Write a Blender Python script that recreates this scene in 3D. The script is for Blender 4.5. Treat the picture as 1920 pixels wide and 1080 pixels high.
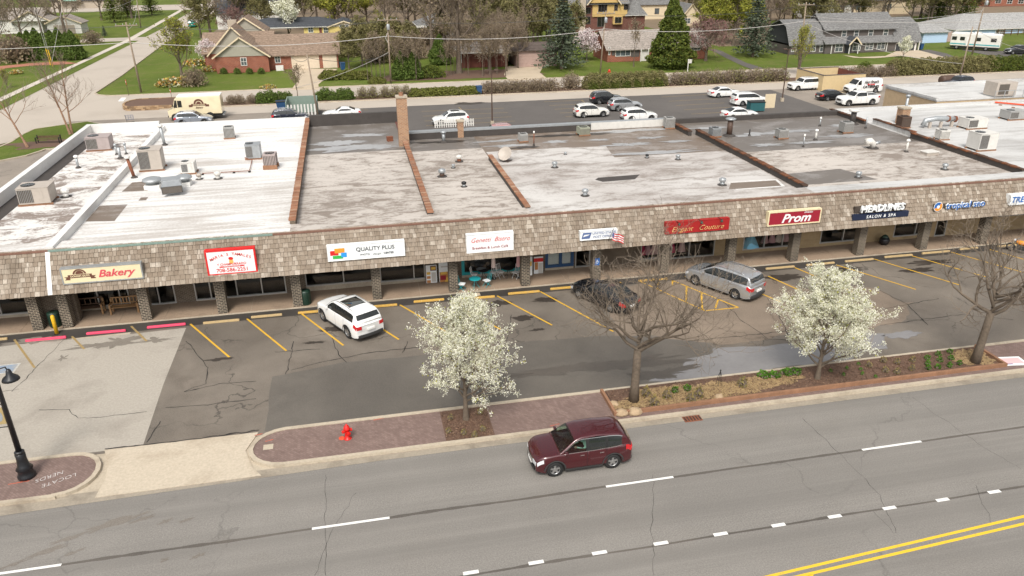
import bpy, bmesh, math, random
from math import sin, cos, pi, radians, sqrt, atan2
from mathutils import Vector, Matrix, noise as mnoise
for o in list(bpy.data.objects): bpy.data.objects.remove(o)
SC = bpy.context.scene
COL = SC.collection
# ------------------------------------------------------------------ camera (calibrated from the street grid)
FPX, PITCH, YAW, ROLL, CH = 1446.1, radians(24.2185), radians(11.7207), radians(-0.3589), 21.2
_f = Vector((sin(YAW)*cos(PITCH), cos(YAW)*cos(PITCH), -sin(PITCH)))
_r0 = Vector((cos(YAW), -sin(YAW), 0)); _u0 = _r0.cross(_f)
_r = _r0*cos(ROLL)+_u0*sin(ROLL); _u = _u0*cos(ROLL)-_r0*sin(ROLL)
cam = bpy.data.objects.new('camera', bpy.data.cameras.new('camera')); COL.objects.link(cam)
cam.matrix_world = Matrix(((_r.x,_u.x,-_f.x,0),(_r.y,_u.y,-_f.y,0),(_r.z,_u.z,-_f.z,CH),(0,0,0,1)))
cam.data.sensor_width = 36; cam.data.lens = FPX/1920*36
cam.data.clip_start = .5; cam.data.clip_end = 3000
SC.camera = cam
# ------------------------------------------------------------------ overcast daylight
SUN_EL, SUN_AZ = radians(52), radians(200)      # azimuth clockwise from +Y
W = bpy.data.worlds.new('World'); SC.world = W; W.use_nodes = True
wn = W.node_tree; bg = wn.nodes['Background']; bg.inputs[1].default_value = .108
sk = wn.nodes.new('ShaderNodeTexSky'); sk.sky_type = 'NISHITA'; sk.sun_disc = False
sk.sun_elevation = SUN_EL; sk.sun_rotation = SUN_AZ; sk.air_density = 1.0; sk.dust_density = 4.0; sk.ozone_density = 1.0
hs = wn.nodes.new('ShaderNodeHueSaturation'); hs.inputs['Saturation'].default_value = .12
wn.links.new(sk.outputs[0], hs.inputs['Color']); wn.links.new(hs.outputs[0], bg.inputs[0])
sl = bpy.data.lights.new('sun', 'SUN'); sl.energy = 1.45; sl.angle = radians(16); sl.color = (1, .94, .85)
so = bpy.data.objects.new('sun', sl); COL.objects.link(so)
sd = Vector((sin(SUN_AZ)*cos(SUN_EL), cos(SUN_AZ)*cos(SUN_EL), sin(SUN_EL)))
so.rotation_euler = sd.to_track_quat('Z', 'Y').to_euler(); so.location = (0, 0, 60)
vs = SC.view_settings; vs.view_transform = 'Standard'; vs.look = 'None'; vs.gamma = 1; vs.exposure = .8; vs.use_curve_mapping = False
SC.render.engine = 'CYCLES'
# ------------------------------------------------------------------ pixels of the photograph -> directions
def ray(px, py): return _f+_r*((px-960)/FPX)-_u*((py-540)/FPX)
def gp(px, py, z=0.):                 # where the ray meets the level z
    d = ray(px, py); t = (z-CH)/d.z; return Vector((d.x*t, d.y*t, z))
def wp(px, py, y):                    # where the ray meets a wall at depth y
    d = ray(px, py); t = y/d.y; return Vector((d.x*t, y, CH+d.z*t))
def hgt(px, py, base):                # height of a point standing above base
    return wp(px, py, base.y).z
# ------------------------------------------------------------------ materials
def new_mat(name):
    m = bpy.data.materials.new(name); m.use_nodes = True
    nt = m.node_tree; return m, nt, nt.nodes['Principled BSDF']
def nd(nt, t, **kw):
    n = nt.nodes.new('ShaderNode'+t)
    for k, v in kw.items():
        if hasattr(n, k): setattr(n, k, v)
    return n
def lk(nt, a, b): nt.links.new(a, b)
def setv(nt, sock, v):
    if isinstance(v, bpy.types.NodeSocket): nt.links.new(v, sock)
    elif isinstance(v, (tuple, list)) and sock.type == 'RGBA': sock.default_value = (*v[:3], 1)
    else: sock.default_value = v
def mth(nt, op, a, b=0., c=None, clamp=False):
    n = nd(nt, 'Math', operation=op); n.use_clamp = clamp; setv(nt, n.inputs[0], a); setv(nt, n.inputs[1], b)
    if c is not None: setv(nt, n.inputs[2], c)
    return n.outputs[0]
def mixc(nt, f, a, b, mode='MIX'):
    n = nd(nt, 'MixRGB', blend_type=mode); setv(nt, n.inputs[0], f); setv(nt, n.inputs[1], a); setv(nt, n.inputs[2], b); return n.outputs[0]
def pos(nt, sc=(1, 1, 1), obj=False):
    if obj: s = nd(nt, 'TexCoord').outputs['Object']
    else: s = nd(nt, 'NewGeometry').outputs['Position']
    mp = nd(nt, 'Mapping'); lk(nt, s, mp.inputs[0]); mp.inputs['Scale'].default_value = sc; return mp.outputs[0]
def noi(nt, v, scale, detail=4, rough=.55, dist=0.):
    n = nd(nt, 'TexNoise'); lk(nt, v, n.inputs['Vector']); n.inputs['Scale'].default_value = scale
    n.inputs['Detail'].default_value = detail; n.inputs['Roughness'].default_value = rough; n.inputs['Distortion'].default_value = dist
    return n.outputs[0]
def rmp(nt, f, lo, hi, a=0., b=1.):
    n = nd(nt, 'MapRange'); lk(nt, f, n.inputs[0]); n.inputs[1].default_value = lo; n.inputs[2].default_value = hi
    n.inputs[3].default_value = a; n.inputs[4].default_value = b; return n.outputs[0]
def bump(nt, bs, h, strength=.3, dist=.02):
    b = nd(nt, 'Bump'); b.inputs['Strength'].default_value = strength; b.inputs['Distance'].default_value = dist
    lk(nt, h, b.inputs['Height']); lk(nt, b.outputs[0], bs.inputs['Normal'])
def dk(c, k): return tuple(v*k for v in c)
def plain(name, c, rough=.6, metal=0., var=.12, sc=3., coat=0., obj=True, spec=.5):
    m, nt, b = new_mat(name)
    if var > 0:
        v = pos(nt, obj=obj); n = noi(nt, v, sc, 5); n2 = noi(nt, v, sc*7, 3)
        f = mth(nt, 'ADD', mth(nt, 'MULTIPLY', n, .65), mth(nt, 'MULTIPLY', n2, .35))
        lk(nt, mixc(nt, rmp(nt, f, .3, .7), dk(c, 1-var), dk(c, 1+var)), b.inputs['Base Color'])
    else: b.inputs['Base Color'].default_value = (*c, 1)
    b.inputs['Roughness'].default_value = rough; b.inputs['Metallic'].default_value = metal
    b.inputs['Coat Weight'].default_value = coat; b.inputs['Coat Roughness'].default_value = .04
    b.inputs['Specular IOR Level'].default_value = spec
    return m
def asphalt(name, c, patch=.25, speck=.35, crack=.0, csc=.12, rough=.85, tint=(.14, .11, .085), stain=.35, wheel=0.):
    m, nt, b = new_mat(name); v = pos(nt)
    big = noi(nt, v, .16, 5, .6, .6); med = noi(nt, v, 1.1, 5, .6); fine = noi(nt, v, 16, 3, .7); gr = noi(nt, v, 55, 2, .6)
    col = mixc(nt, rmp(nt, big, .3, .7), dk(c, 1-patch), dk(c, 1+patch))
    col = mixc(nt, rmp(nt, noi(nt, v, .35, 6, .65, .5), .52, .72, 0, stain), col, tint)
    col = mixc(nt, rmp(nt, med, .35, .7, 0, .35), col, dk(c, .72))
    col = mixc(nt, mth(nt, 'MULTIPLY', rmp(nt, fine, .35, .7), speck), col, dk(c, 1.5))
    col = mixc(nt, mth(nt, 'MULTIPLY', rmp(nt, gr, .5, .75), speck), col, dk(c, .35))
    if wheel > 0:      # darker and paler wheel paths run along the street
        st = noi(nt, pos(nt, (.012, .75, 1)), 1., 3, .5); st2 = noi(nt, pos(nt, (.05, 2.6, 1)), 1., 4, .6)
        col = mixc(nt, rmp(nt, st, .4, .62, 0, wheel), col, dk(c, .74)); col = mixc(nt, rmp(nt, st2, .52, .72, 0, wheel*.7), col, dk(c, 1.32))
    if crack > 0:
        w = nd(nt, 'TexVoronoi', feature='DISTANCE_TO_EDGE'); w.inputs['Scale'].default_value = csc
        dv = nd(nt, 'VectorMath', operation='ADD'); lk(nt, v, dv.inputs[0])
        nn = nd(nt, 'TexNoise'); lk(nt, v, nn.inputs['Vector']); nn.inputs['Scale'].default_value = .5; nn.inputs['Detail'].default_value = 5
        sc = nd(nt, 'VectorMath', operation='SCALE'); lk(nt, nn.outputs['Color'], sc.inputs[0]); sc.inputs['Scale'].default_value = 3.2
        lk(nt, sc.outputs[0], dv.inputs[1]); lk(nt, dv.outputs[0], w.inputs['Vector'])
        e = rmp(nt, w.outputs['Distance'], .0, .0075*csc/.12, 1, 0)
        e = mth(nt, 'MULTIPLY', e, rmp(nt, noi(nt, v, .22, 3), .42, .56))
        col = mixc(nt, mth(nt, 'MULTIPLY', e, crack), col, dk(c, .28))
    lk(nt, col, b.inputs['Base Color'])
    lk(nt, rmp(nt, big, .3, .7, rough-.12, rough+.08), b.inputs['Roughness'])
    bump(nt, b, fine, .35, .01); return m
def concrete(name, c, dirt=(.12, .09, .06), amt=.5, sc=.5, rough=.85):
    m, nt, b = new_mat(name); v = pos(nt)
    n = noi(nt, v, sc, 6, .62, .4); n2 = noi(nt, v, 9, 4, .65); n3 = noi(nt, v, 45, 2)
    col = mixc(nt, rmp(nt, n2, .3, .7), dk(c, .86), dk(c, 1.1))
    col = mixc(nt, rmp(nt, n, .5, .78, 0, amt), col, dirt)
    col = mixc(nt, rmp(nt, n3, .55, .8, 0, .3), col, dk(c, .6))
    lk(nt, col, b.inputs['Base Color']); b.inputs['Roughness'].default_value = rough
    bump(nt, b, n2, .2, .01); return m
def brickmat(name, c1, c2, mortar, w=.22, h=.075, ms=.012, rough=.85, bias=0., horizontal=False, ang=0.):
    m, nt, b = new_mat(name)
    g = nd(nt, 'NewGeometry').outputs['Position']
    s = nd(nt, 'SeparateXYZ'); lk(nt, g, s.inputs[0]); cb = nd(nt, 'CombineXYZ')
    if horizontal:
        mp = nd(nt, 'Mapping'); lk(nt, g, mp.inputs[0]); mp.inputs['Rotation'].default_value = (0, 0, ang); vec = mp.outputs[0]
    else:
        lk(nt, mth(nt, 'ADD', s.outputs[0], s.outputs[1]), cb.inputs[0]); lk(nt, s.outputs[2], cb.inputs[1]); vec = cb.outputs[0]
    t = nd(nt, 'TexBrick'); lk(nt, vec, t.inputs['Vector']); t.inputs['Scale'].default_value = 1
    t.inputs['Brick Width'].default_value = w; t.inputs['Row Height'].default_value = h; t.inputs['Mortar Size'].default_value = ms
    t.inputs['Bias'].default_value = bias
    t.inputs['Color1'].default_value = (*c1, 1); t.inputs['Color2'].default_value = (*c2, 1); t.inputs['Mortar'].default_value = (*mortar, 1)
    v = pos(nt); n = noi(nt, v, 1.2, 5)
    lk(nt, mixc(nt, rmp(nt, n, .35, .75, 0, .45), t.outputs[0], dk(c1, .6)), b.inputs['Base Color'])
    b.inputs['Roughness'].default_value = rough
    bump(nt, b, mth(nt, 'SUBTRACT', 1., t.outputs['Fac']), .5, .008); return m
def roofmem(name, c, dirt, amt=.6, lo=.5, hi=.66, streak=(.16, 1.1, 1), sc=1., c2=None, seams=True, rough=.7):
    m, nt, b = new_mat(name); v = pos(nt, streak); vv = pos(nt)
    n = noi(nt, v, sc, 8, .68, .8); big = noi(nt, vv, .12, 4); fine = noi(nt, vv, 5, 5, .65)
    base = mixc(nt, rmp(nt, big, .35, .65), c, c2 or dk(c, .88))
    f = mth(nt, 'ADD', mth(nt, 'MULTIPLY', n, .6), mth(nt, 'ADD', mth(nt, 'MULTIPLY', big, .2), mth(nt, 'MULTIPLY', fine, .2)))
    col = mixc(nt, rmp(nt, f, lo, hi, 0, amt), base, dirt)
    col = mixc(nt, rmp(nt, fine, .55, .75, 0, .3), col, dk(c, .75))
    if seams:
        s = nd(nt, 'SeparateXYZ'); lk(nt, vv, s.inputs[0])
        fr = mth(nt, 'FRACT', mth(nt, 'ADD', mth(nt, 'DIVIDE', s.outputs[1], 1.02), mth(nt, 'MULTIPLY', fine, .08)))
        col = mixc(nt, mth(nt, 'MULTIPLY', mth(nt, 'LESS_THAN', fr, .05), rmp(nt, n, .4, .6, .1, .5)), col, dirt)
    lk(nt, col, b.inputs['Base Color']); b.inputs['Roughness'].default_value = rough
    bump(nt, b, n, .15, .02); return m
def rnd(nt):
    o = nd(nt, 'ObjectInfo').outputs['Random']; g = nd(nt, 'NewGeometry').outputs['Random Per Island']
    return mth(nt, 'FRACT', mth(nt, 'ADD', o, g))
def isle(name, cols, rough=.8, trans=0., grain=None):
    """colour picked per separate piece (leaf, shingle, tile)"""
    m, nt, b = new_mat(name); r = rnd(nt); cr = nd(nt, 'ValToRGB'); lk(nt, r, cr.inputs[0])
    e = cr.color_ramp.elements
    while len(e) < len(cols): e.new(.5)
    for i, c in enumerate(cols): e[i].position = i/(len(cols)-1); e[i].color = (*c, 1)
    col = cr.outputs[0]
    if grain:
        n = noi(nt, pos(nt, grain), 1, 4, .7); col = mixc(nt, rmp(nt, n, .35, .75, 0, .55), col, dk(cols[0], .7))
        n2 = noi(nt, pos(nt, (1.6, 1.6, .25)), .5, 6, .65); col = mixc(nt, rmp(nt, n2, .47, .68, 0, .7), col, dk(cols[0], .62))
    lk(nt, col, b.inputs['Base Color']); b.inputs['Roughness'].default_value = rough; b.inputs['Specular IOR Level'].default_value = .2
    if trans > 0:
        out = nt.nodes['Material Output']; ad = nd(nt, 'MixShader'); tr = nd(nt, 'BsdfTranslucent'); lk(nt, col, tr.inputs[0])
        ad.inputs[0].default_value = trans; lk(nt, b.outputs[0], ad.inputs[1]); lk(nt, tr.outputs[0], ad.inputs[2]); lk(nt, ad.outputs[0], out.inputs[0])
    return m
def grassmat(name, c, c2, dry):
    m, nt, b = new_mat(name); v = pos(nt)
    n = noi(nt, v, .05, 6, .65); n2 = noi(nt, v, .35, 6, .7); n3 = noi(nt, v, 7, 4, .7)
    col = mixc(nt, rmp(nt, n, .35, .65), c, c2)
    col = mixc(nt, rmp(nt, n2, .48, .72, 0, .65), col, dry)
    col = mixc(nt, rmp(nt, n3, .35, .7, 0, .5), col, dk(c, .5))
    lk(nt, col, b.inputs['Base Color']); b.inputs['Roughness'].default_value = .9; b.inputs['Specular IOR Level'].default_value = .15
    bump(nt, b, n3, .8, .08); return m
def paintmat(name, c, metal=.0, rough=.25):
    m, nt, b = new_mat(name); v = pos(nt, obj=True); n = noi(nt, v, 1.5, 4)
    lk(nt, mixc(nt, rmp(nt, n, .3, .7), dk(c, .93), dk(c, 1.05)), b.inputs['Base Color'])
    b.inputs['Metallic'].default_value = metal; b.inputs['Roughness'].default_value = rough
    b.inputs['Coat Weight'].default_value = 1; b.inputs['Coat Roughness'].default_value = .03
    return m
def worn_paint(name, c, under, wear=.4, rough=.7):
    m, nt, b = new_mat(name); v = pos(nt); n = noi(nt, v, 3.5, 6, .7)
    n2 = noi(nt, v, 22, 3, .7)
    f = mth(nt, 'ADD', mth(nt, 'MULTIPLY', n, .6), mth(nt, 'MULTIPLY', n2, .4))
    lk(nt, mixc(nt, rmp(nt, f, .62-wear*.2, .72-wear*.15, 0, .85), c, under), b.inputs['Base Color'])
    b.inputs['Roughness'].default_value = rough; return m
def shingled(name, c):
    m, nt, b = new_mat(name); v = pos(nt); a = noi(nt, pos(nt, (.9, 3., 3.)), 2.6, 3, .6); g = noi(nt, v, .35, 4)
    s = nd(nt, 'SeparateXYZ'); lk(nt, v, s.inputs[0]); row = mth(nt, 'FRACT', mth(nt, 'MULTIPLY', s.outputs[2], 3.2))
    col = mixc(nt, rmp(nt, a, .34, .66), dk(c, .55), dk(c, 1.45)); col = mixc(nt, rmp(nt, g, .4, .7, 0, .4), col, dk(c, .8)); col = mixc(nt, mth(nt, 'MULTIPLY', mth(nt, 'LESS_THAN', row, .16), .4), col, dk(c, .4))
    lk(nt, col, b.inputs['Base Color']); b.inputs['Roughness'].default_value = .9; b.inputs['Specular IOR Level'].default_value = .2; return m
def clear_glass(name, tint):
    m, nt, b = new_mat(name); tr = nd(nt, 'BsdfTransparent'); tr.inputs[0].default_value = (*tint, 1); gl = nd(nt, 'BsdfGlossy'); gl.inputs['Roughness'].default_value = .03
    lw = nd(nt, 'LayerWeight'); lw.inputs[0].default_value = .5; f = mth(nt, 'MULTIPLY_ADD', mth(nt, 'POWER', lw.outputs['Facing'], 4.), .8, .045); mx = nd(nt, 'MixShader')
    lk(nt, f, mx.inputs[0]); lk(nt, tr.outputs[0], mx.inputs[1]); lk(nt, gl.outputs[0], mx.inputs[2]); lk(nt, mx.outputs[0], nt.nodes['Material Output'].inputs[0]); return m
M = {}
M['road'] = asphalt('road_asphalt', (.2, .186, .168), .14, .85, .35, .055, tint=(.17, .15, .125), stain=.4, wheel=.5)
M['road_joint'] = asphalt('road_joint', (.1, .088, .076), .4, .6)
M['lot'] = asphalt('lot_asphalt', (.15, .128, .104), .42, .5, .8, .16, tint=(.085, .066, .05), stain=.65, rough=.72)
M['lot_brown'] = asphalt('lot_brown_asphalt', (.2, .157, .118), .35, .45, .8, .14, tint=(.105, .08, .06), stain=.5, rough=.72)
M['lot_fresh'] = asphalt('patched_asphalt', (.115, .102, .086), .3, .4, .0, rough=.62, tint=(.05, .045, .04), stain=.3)
M['lot_black'] = asphalt('black_asphalt', (.048, .042, .037), .3, .3, .0, rough=.7, tint=(.03, .027, .024))
M['lot_rear'] = asphalt('rear_asphalt', (.105, .094, .086), .2, .3, .3, .1, tint=(.085, .073, .063), stain=.4)
M['lot_pale'] = asphalt('pale_old_asphalt', (.24, .205, .17), .25, .35, .5, .1, tint=(.13, .11, .092), stain=.6)
M['slab'] = concrete('lot_concrete', (.37, .335, .285), (.17, .145, .12), .55, .35)
M['conc'] = concrete('kerb_concrete', (.45, .385, .295), (.15, .11, .075), .6, .6)
M['gutter'] = concrete('gutter_concrete', (.31, .268, .21), (.12, .095, .07), .75, .7)  # greyer than the kerb, darkened further to paint in the kerb's shadow
M['litter'] = concrete('leaf_litter', (.2, .145, .095), (.08, .1, .03), .6, .5)
M['scuff'] = concrete('scuffed_concrete', (.2, .175, .145), (.12, .1, .08), .5, 1.5)
M['smear'] = asphalt('tyre_smear', (.17, .15, .128), .3, .7)
M['apron'] = concrete('apron_concrete', (.49, .42, .325), (.27, .205, .14), .6, .55)
M['walk'] = concrete('walk_concrete', (.32, .235, .165), (.12, .085, .06), .5, .6)
M['street'] = concrete('street_concrete', (.44, .385, .325), (.27, .225, .185), .55, .1)
M['farwalk'] = concrete('pale_walk', (.56, .5, .43), (.35, .3, .25), .4, .3)
M['tanconc'] = concrete('tan_driveway', (.5, .41, .3), (.3, .24, .17), .4, .3)
M['paver'] = brickmat('red_pavers', (.18, .118, .1), (.25, .17, .145), (.14, .11, .095), .2, .1, .008, horizontal=True, ang=.78)
M['grass'] = grassmat('lawn', (.09, .13, .02), (.14, .178, .03), (.2, .178, .075))
M['mulch'] = concrete('mulch', (.13, .075, .05), (.055, .032, .022), .6, 3)
M['straw'] = concrete('dry_straw', (.33, .225, .11), (.13, .085, .045), .6, 2)
M['line_y'] = worn_paint('yellow_line', (.62, .36, .03), (.12, .09, .05), .35)
M['line_ry'] = worn_paint('road_yellow', (.72, .47, .03), (.3, .24, .1), .35)
M['line_w'] = worn_paint('road_white', (.76, .75, .72), (.28, .27, .25), .35)
M['line_old'] = worn_paint('faded_yellow', (.33, .23, .09), (.11, .095, .08), .5)
M['crackm'] = plain('crack_tar', (.022, .019, .017), .8, var=.3)
M['puddle'] = plain('standing_water', (.2, .19, .185), .07, var=.12, obj=False, sc=.7, spec=1.)  # pale base colour paints in the bright sky mirrored by the water
M['damp'] = asphalt('drying_asphalt', (.085, .074, .062), .3, .4, 0, rough=.5)
M['wet'] = asphalt('damp_asphalt', (.05, .041, .034), .3, .2, 0, rough=.45)
M['colbrick'] = brickmat('patterned_brick', (.02, .016, .013), (.07, .056, .043), (.33, .275, .205), .26, .11, .019, bias=.1)
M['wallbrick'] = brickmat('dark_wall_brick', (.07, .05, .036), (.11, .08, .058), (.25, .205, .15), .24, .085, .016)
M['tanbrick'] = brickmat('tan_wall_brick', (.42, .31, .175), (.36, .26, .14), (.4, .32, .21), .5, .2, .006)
M['redbrick'] = brickmat('red_house_brick', (.30, .085, .045), (.22, .062, .035), (.36, .22, .16), .5, .2, .02)
M['darkbrick'] = brickmat('dark_red_brick', (.15, .05, .036), (.11, .036, .028), (.2, .12, .09), .5, .2, .02)
M['chimbrick'] = brickmat('chimney_brick', (.42, .22, .11), (.27, .125, .062), (.38, .3, .22), .3, .11, .02)
M['shingle'] = isle('cedar_shingle', [(.22, .172, .128), (.3, .245, .19), (.25, .2, .152), (.35, .292, .235), (.23, .18, .135), (.49, .43, .36), (.275, .225, .172)], grain=(16, 16, 1.5))
M['coping'] = isle('clay_coping', [(.3, .135, .075), (.36, .185, .11), (.24, .11, .065), (.42, .27, .18), (.18, .095, .065)], grain=(3, 3, 3))
M['copingdark'] = isle('dark_coping', [(.10, .055, .035), (.07, .045, .032), (.28, .1, .04), (.09, .06, .045)], grain=(3, 3, 3))
M['wood'] = plain('dark_wood', (.1, .055, .03), .7, var=.3)
M['woodlt'] = plain('bench_wood', (.3, .17, .075), .6, var=.3, sc=8)
M['soffit'] = plain('soffit', (.06, .045, .035), .8)
M['roof1'] = roofmem('white_membrane_dirty', (.7, .675, .645), (.18, .135, .108), .9, .485, .545, (.45, .75, 1), 1.0)
M['roof2'] = roofmem('white_membrane', (.72, .71, .69), (.36, .315, .275), .75, .475, .585, (.1, 1.2, 1), .7)
M['roof3'] = roofmem('grey_membrane', (.5, .455, .41), (.165, .128, .1), .8, .47, .57, (.5, 1., 1), 1.2)
M['roof5'] = roofmem('pale_membrane', (.55, .53, .505), (.21, .175, .148), .8, .475, .58, (.42, .95, 1), .8, c2=(.42, .385, .36))
M['roof7'] = roofmem('silver_membrane', (.56, .555, .54), (.24, .22, .2), .6, .485, .62, (.2, 1., 1), .7, c2=(.46, .455, .445))
M['roofd'] = roofmem('dark_roof', (.15, .13, .112), (.27, .25, .235), .65, .5, .57, (.5, .9, 1), .5, seams=False, rough=.5)
M['roofb'] = roofmem('brown_roof', (.185, .142, .108), (.31, .28, .255), .65, .5, .57, (.5, .9, 1), .6, seams=False, rough=.5)
M['roofg'] = plain('dark_flashing', (.055, .047, .042), .8, var=.2, sc=1.5)
M['silver'] = roofmem('silver_coating', (.36, .36, .36), (.14, .13, .125), .5, .5, .6, (.7, .7, 1), 1.5, seams=False, rough=.4)
M['white'] = plain('white_paint', (.74, .73, .7), .55, var=.05)
M['parapet'] = roofmem('white_parapet', (.72, .71, .69), (.42, .39, .36), .5, .5, .72, (.5, .5, 1.5), 1.2, seams=False)
M['trimbr'] = plain('brown_trim', (.2, .105, .075), .5, var=.15)
M['trimgr'] = plain('green_trim', (.19, .27, .235), .5, var=.15)
M['alu'] = plain('aluminium', (.5, .5, .48), .4, .5, var=.08)
M['galv'] = plain('galvanised', (.4, .42, .43), .45, .55, var=.15)
M['acbeige'] = plain('beige_cabinet', (.42, .37, .32), .55, var=.1)
M['acgrey'] = plain('grey_cabinet', (.33, .325, .31), .55, var=.12)
M['acpink'] = plain('faded_cabinet', (.36, .3, .285), .6, var=.12)
M['acwhite'] = plain('white_cabinet', (.6, .58, .54), .55, var=.1)
M['acgreen'] = plain('greenish_cabinet', (.3, .31, .24), .6, var=.15)
M['coil'] = plain('condenser_coil', (.1, .085, .07), .6, var=.3, sc=20)
M['black'] = plain('black', (.012, .012, .012), .5, var=.1)
M['rust'] = plain('rust', (.2, .07, .035), .8, var=.35, sc=6)
M['brown'] = plain('brown_metal', (.085, .05, .035), .6)
M['glass'] = plain('window_glass', (.017, .016, .016), .06, var=.5, sc=.6, spec=.6)
M['carglass'] = plain('car_glass', (.018, .021, .021), .04, var=.3, sc=1, spec=.7)
M['hglass'] = plain('house_glass', (.09, .105, .11), .08, var=.4, sc=.8, spec=.6)
M['rubber'] = plain('tyre_rubber', (.014, .014, .014), .8, var=.15)
M['clad'] = plain('black_cladding', (.035, .035, .035), .6, var=.1)
M['rim'] = plain('alloy_rim', (.45, .45, .45), .3, .8, var=.05)
M['chrome'] = plain('chrome', (.7, .7, .7), .12, 1., var=0)
M['redlamp'] = plain('tail_lamp', (.5, .008, .012), .15, var=.1, coat=1.)
M['headlamp'] = plain('head_lamp', (.62, .64, .66), .1, var=.1, coat=1.)
M['amber'] = plain('amber_lamp', (.7, .22, .02), .2, var=.1)
M['polewood'] = plain('pole_wood', (.27, .21, .155), .85, var=.25, sc=4)
M['wire'] = plain('wire_grey', (.42, .4, .38), .5, var=.05)
M['wiredk'] = plain('wire_dark', (.05, .05, .05), .5, var=.05)
M['bark'] = plain('grey_bark', (.13, .1, .073), .9, var=.35, sc=6)
M['barkr'] = plain('river_birch_bark', (.28, .165, .105), .9, var=.35, sc=6)
M['twig'] = plain('twig_bark', (.215, .168, .125), .9, var=.2, sc=2)
M['yellow'] = plain('yellow_paint', (.72, .43, .015), .5, var=.08)
M['wstop'] = worn_paint('yellow_stop', (.52, .31, .06), (.3, .24, .16), .45)
M['wstopt'] = worn_paint('tan_stop', (.43, .31, .15), (.25, .2, .14), .5)
M['pink'] = worn_paint('pink_stop', (.72, .06, .13), (.4, .12, .13), .15)
M['hyd'] = plain('hydrant_red', (.62, .012, .008), .35, var=.08)
M['dkgreen'] = plain('bin_green', (.012, .035, .022), .45, var=.2)
M['teal'] = plain('teal_paint', (.02, .33, .36), .4, var=.08)
M['lampblk'] = plain('lamp_black', (.012, .013, .016), .35, var=.1)
M['bluebin'] = plain('blue_bin', (.02, .07, .17), .5)
M['timber'] = plain('bed_timber', (.26, .135, .075), .85, var=.25, sc=2)
M['spraym'] = worn_paint('worn_spray', (.5, .1, .05), (.2, .13, .11), .8)
M['chalk'] = plain('white_chalk', (.66, .64, .62), .9, var=.1)
M['orangep'] = plain('orange_spray', (.6, .08, .03), .8, var=.2)
for n_, c_ in dict(shg_tan=(.24, .175, .13), shg_grey=(.175, .172, .168), shg_dark=(.065, .07, .078), shg_pale=(.3, .262, .23), shg_blue=(.33, .325, .315), shg_brown=(.115, .09, .078)).items():
    M[n_] = shingled(n_, c_)
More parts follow.
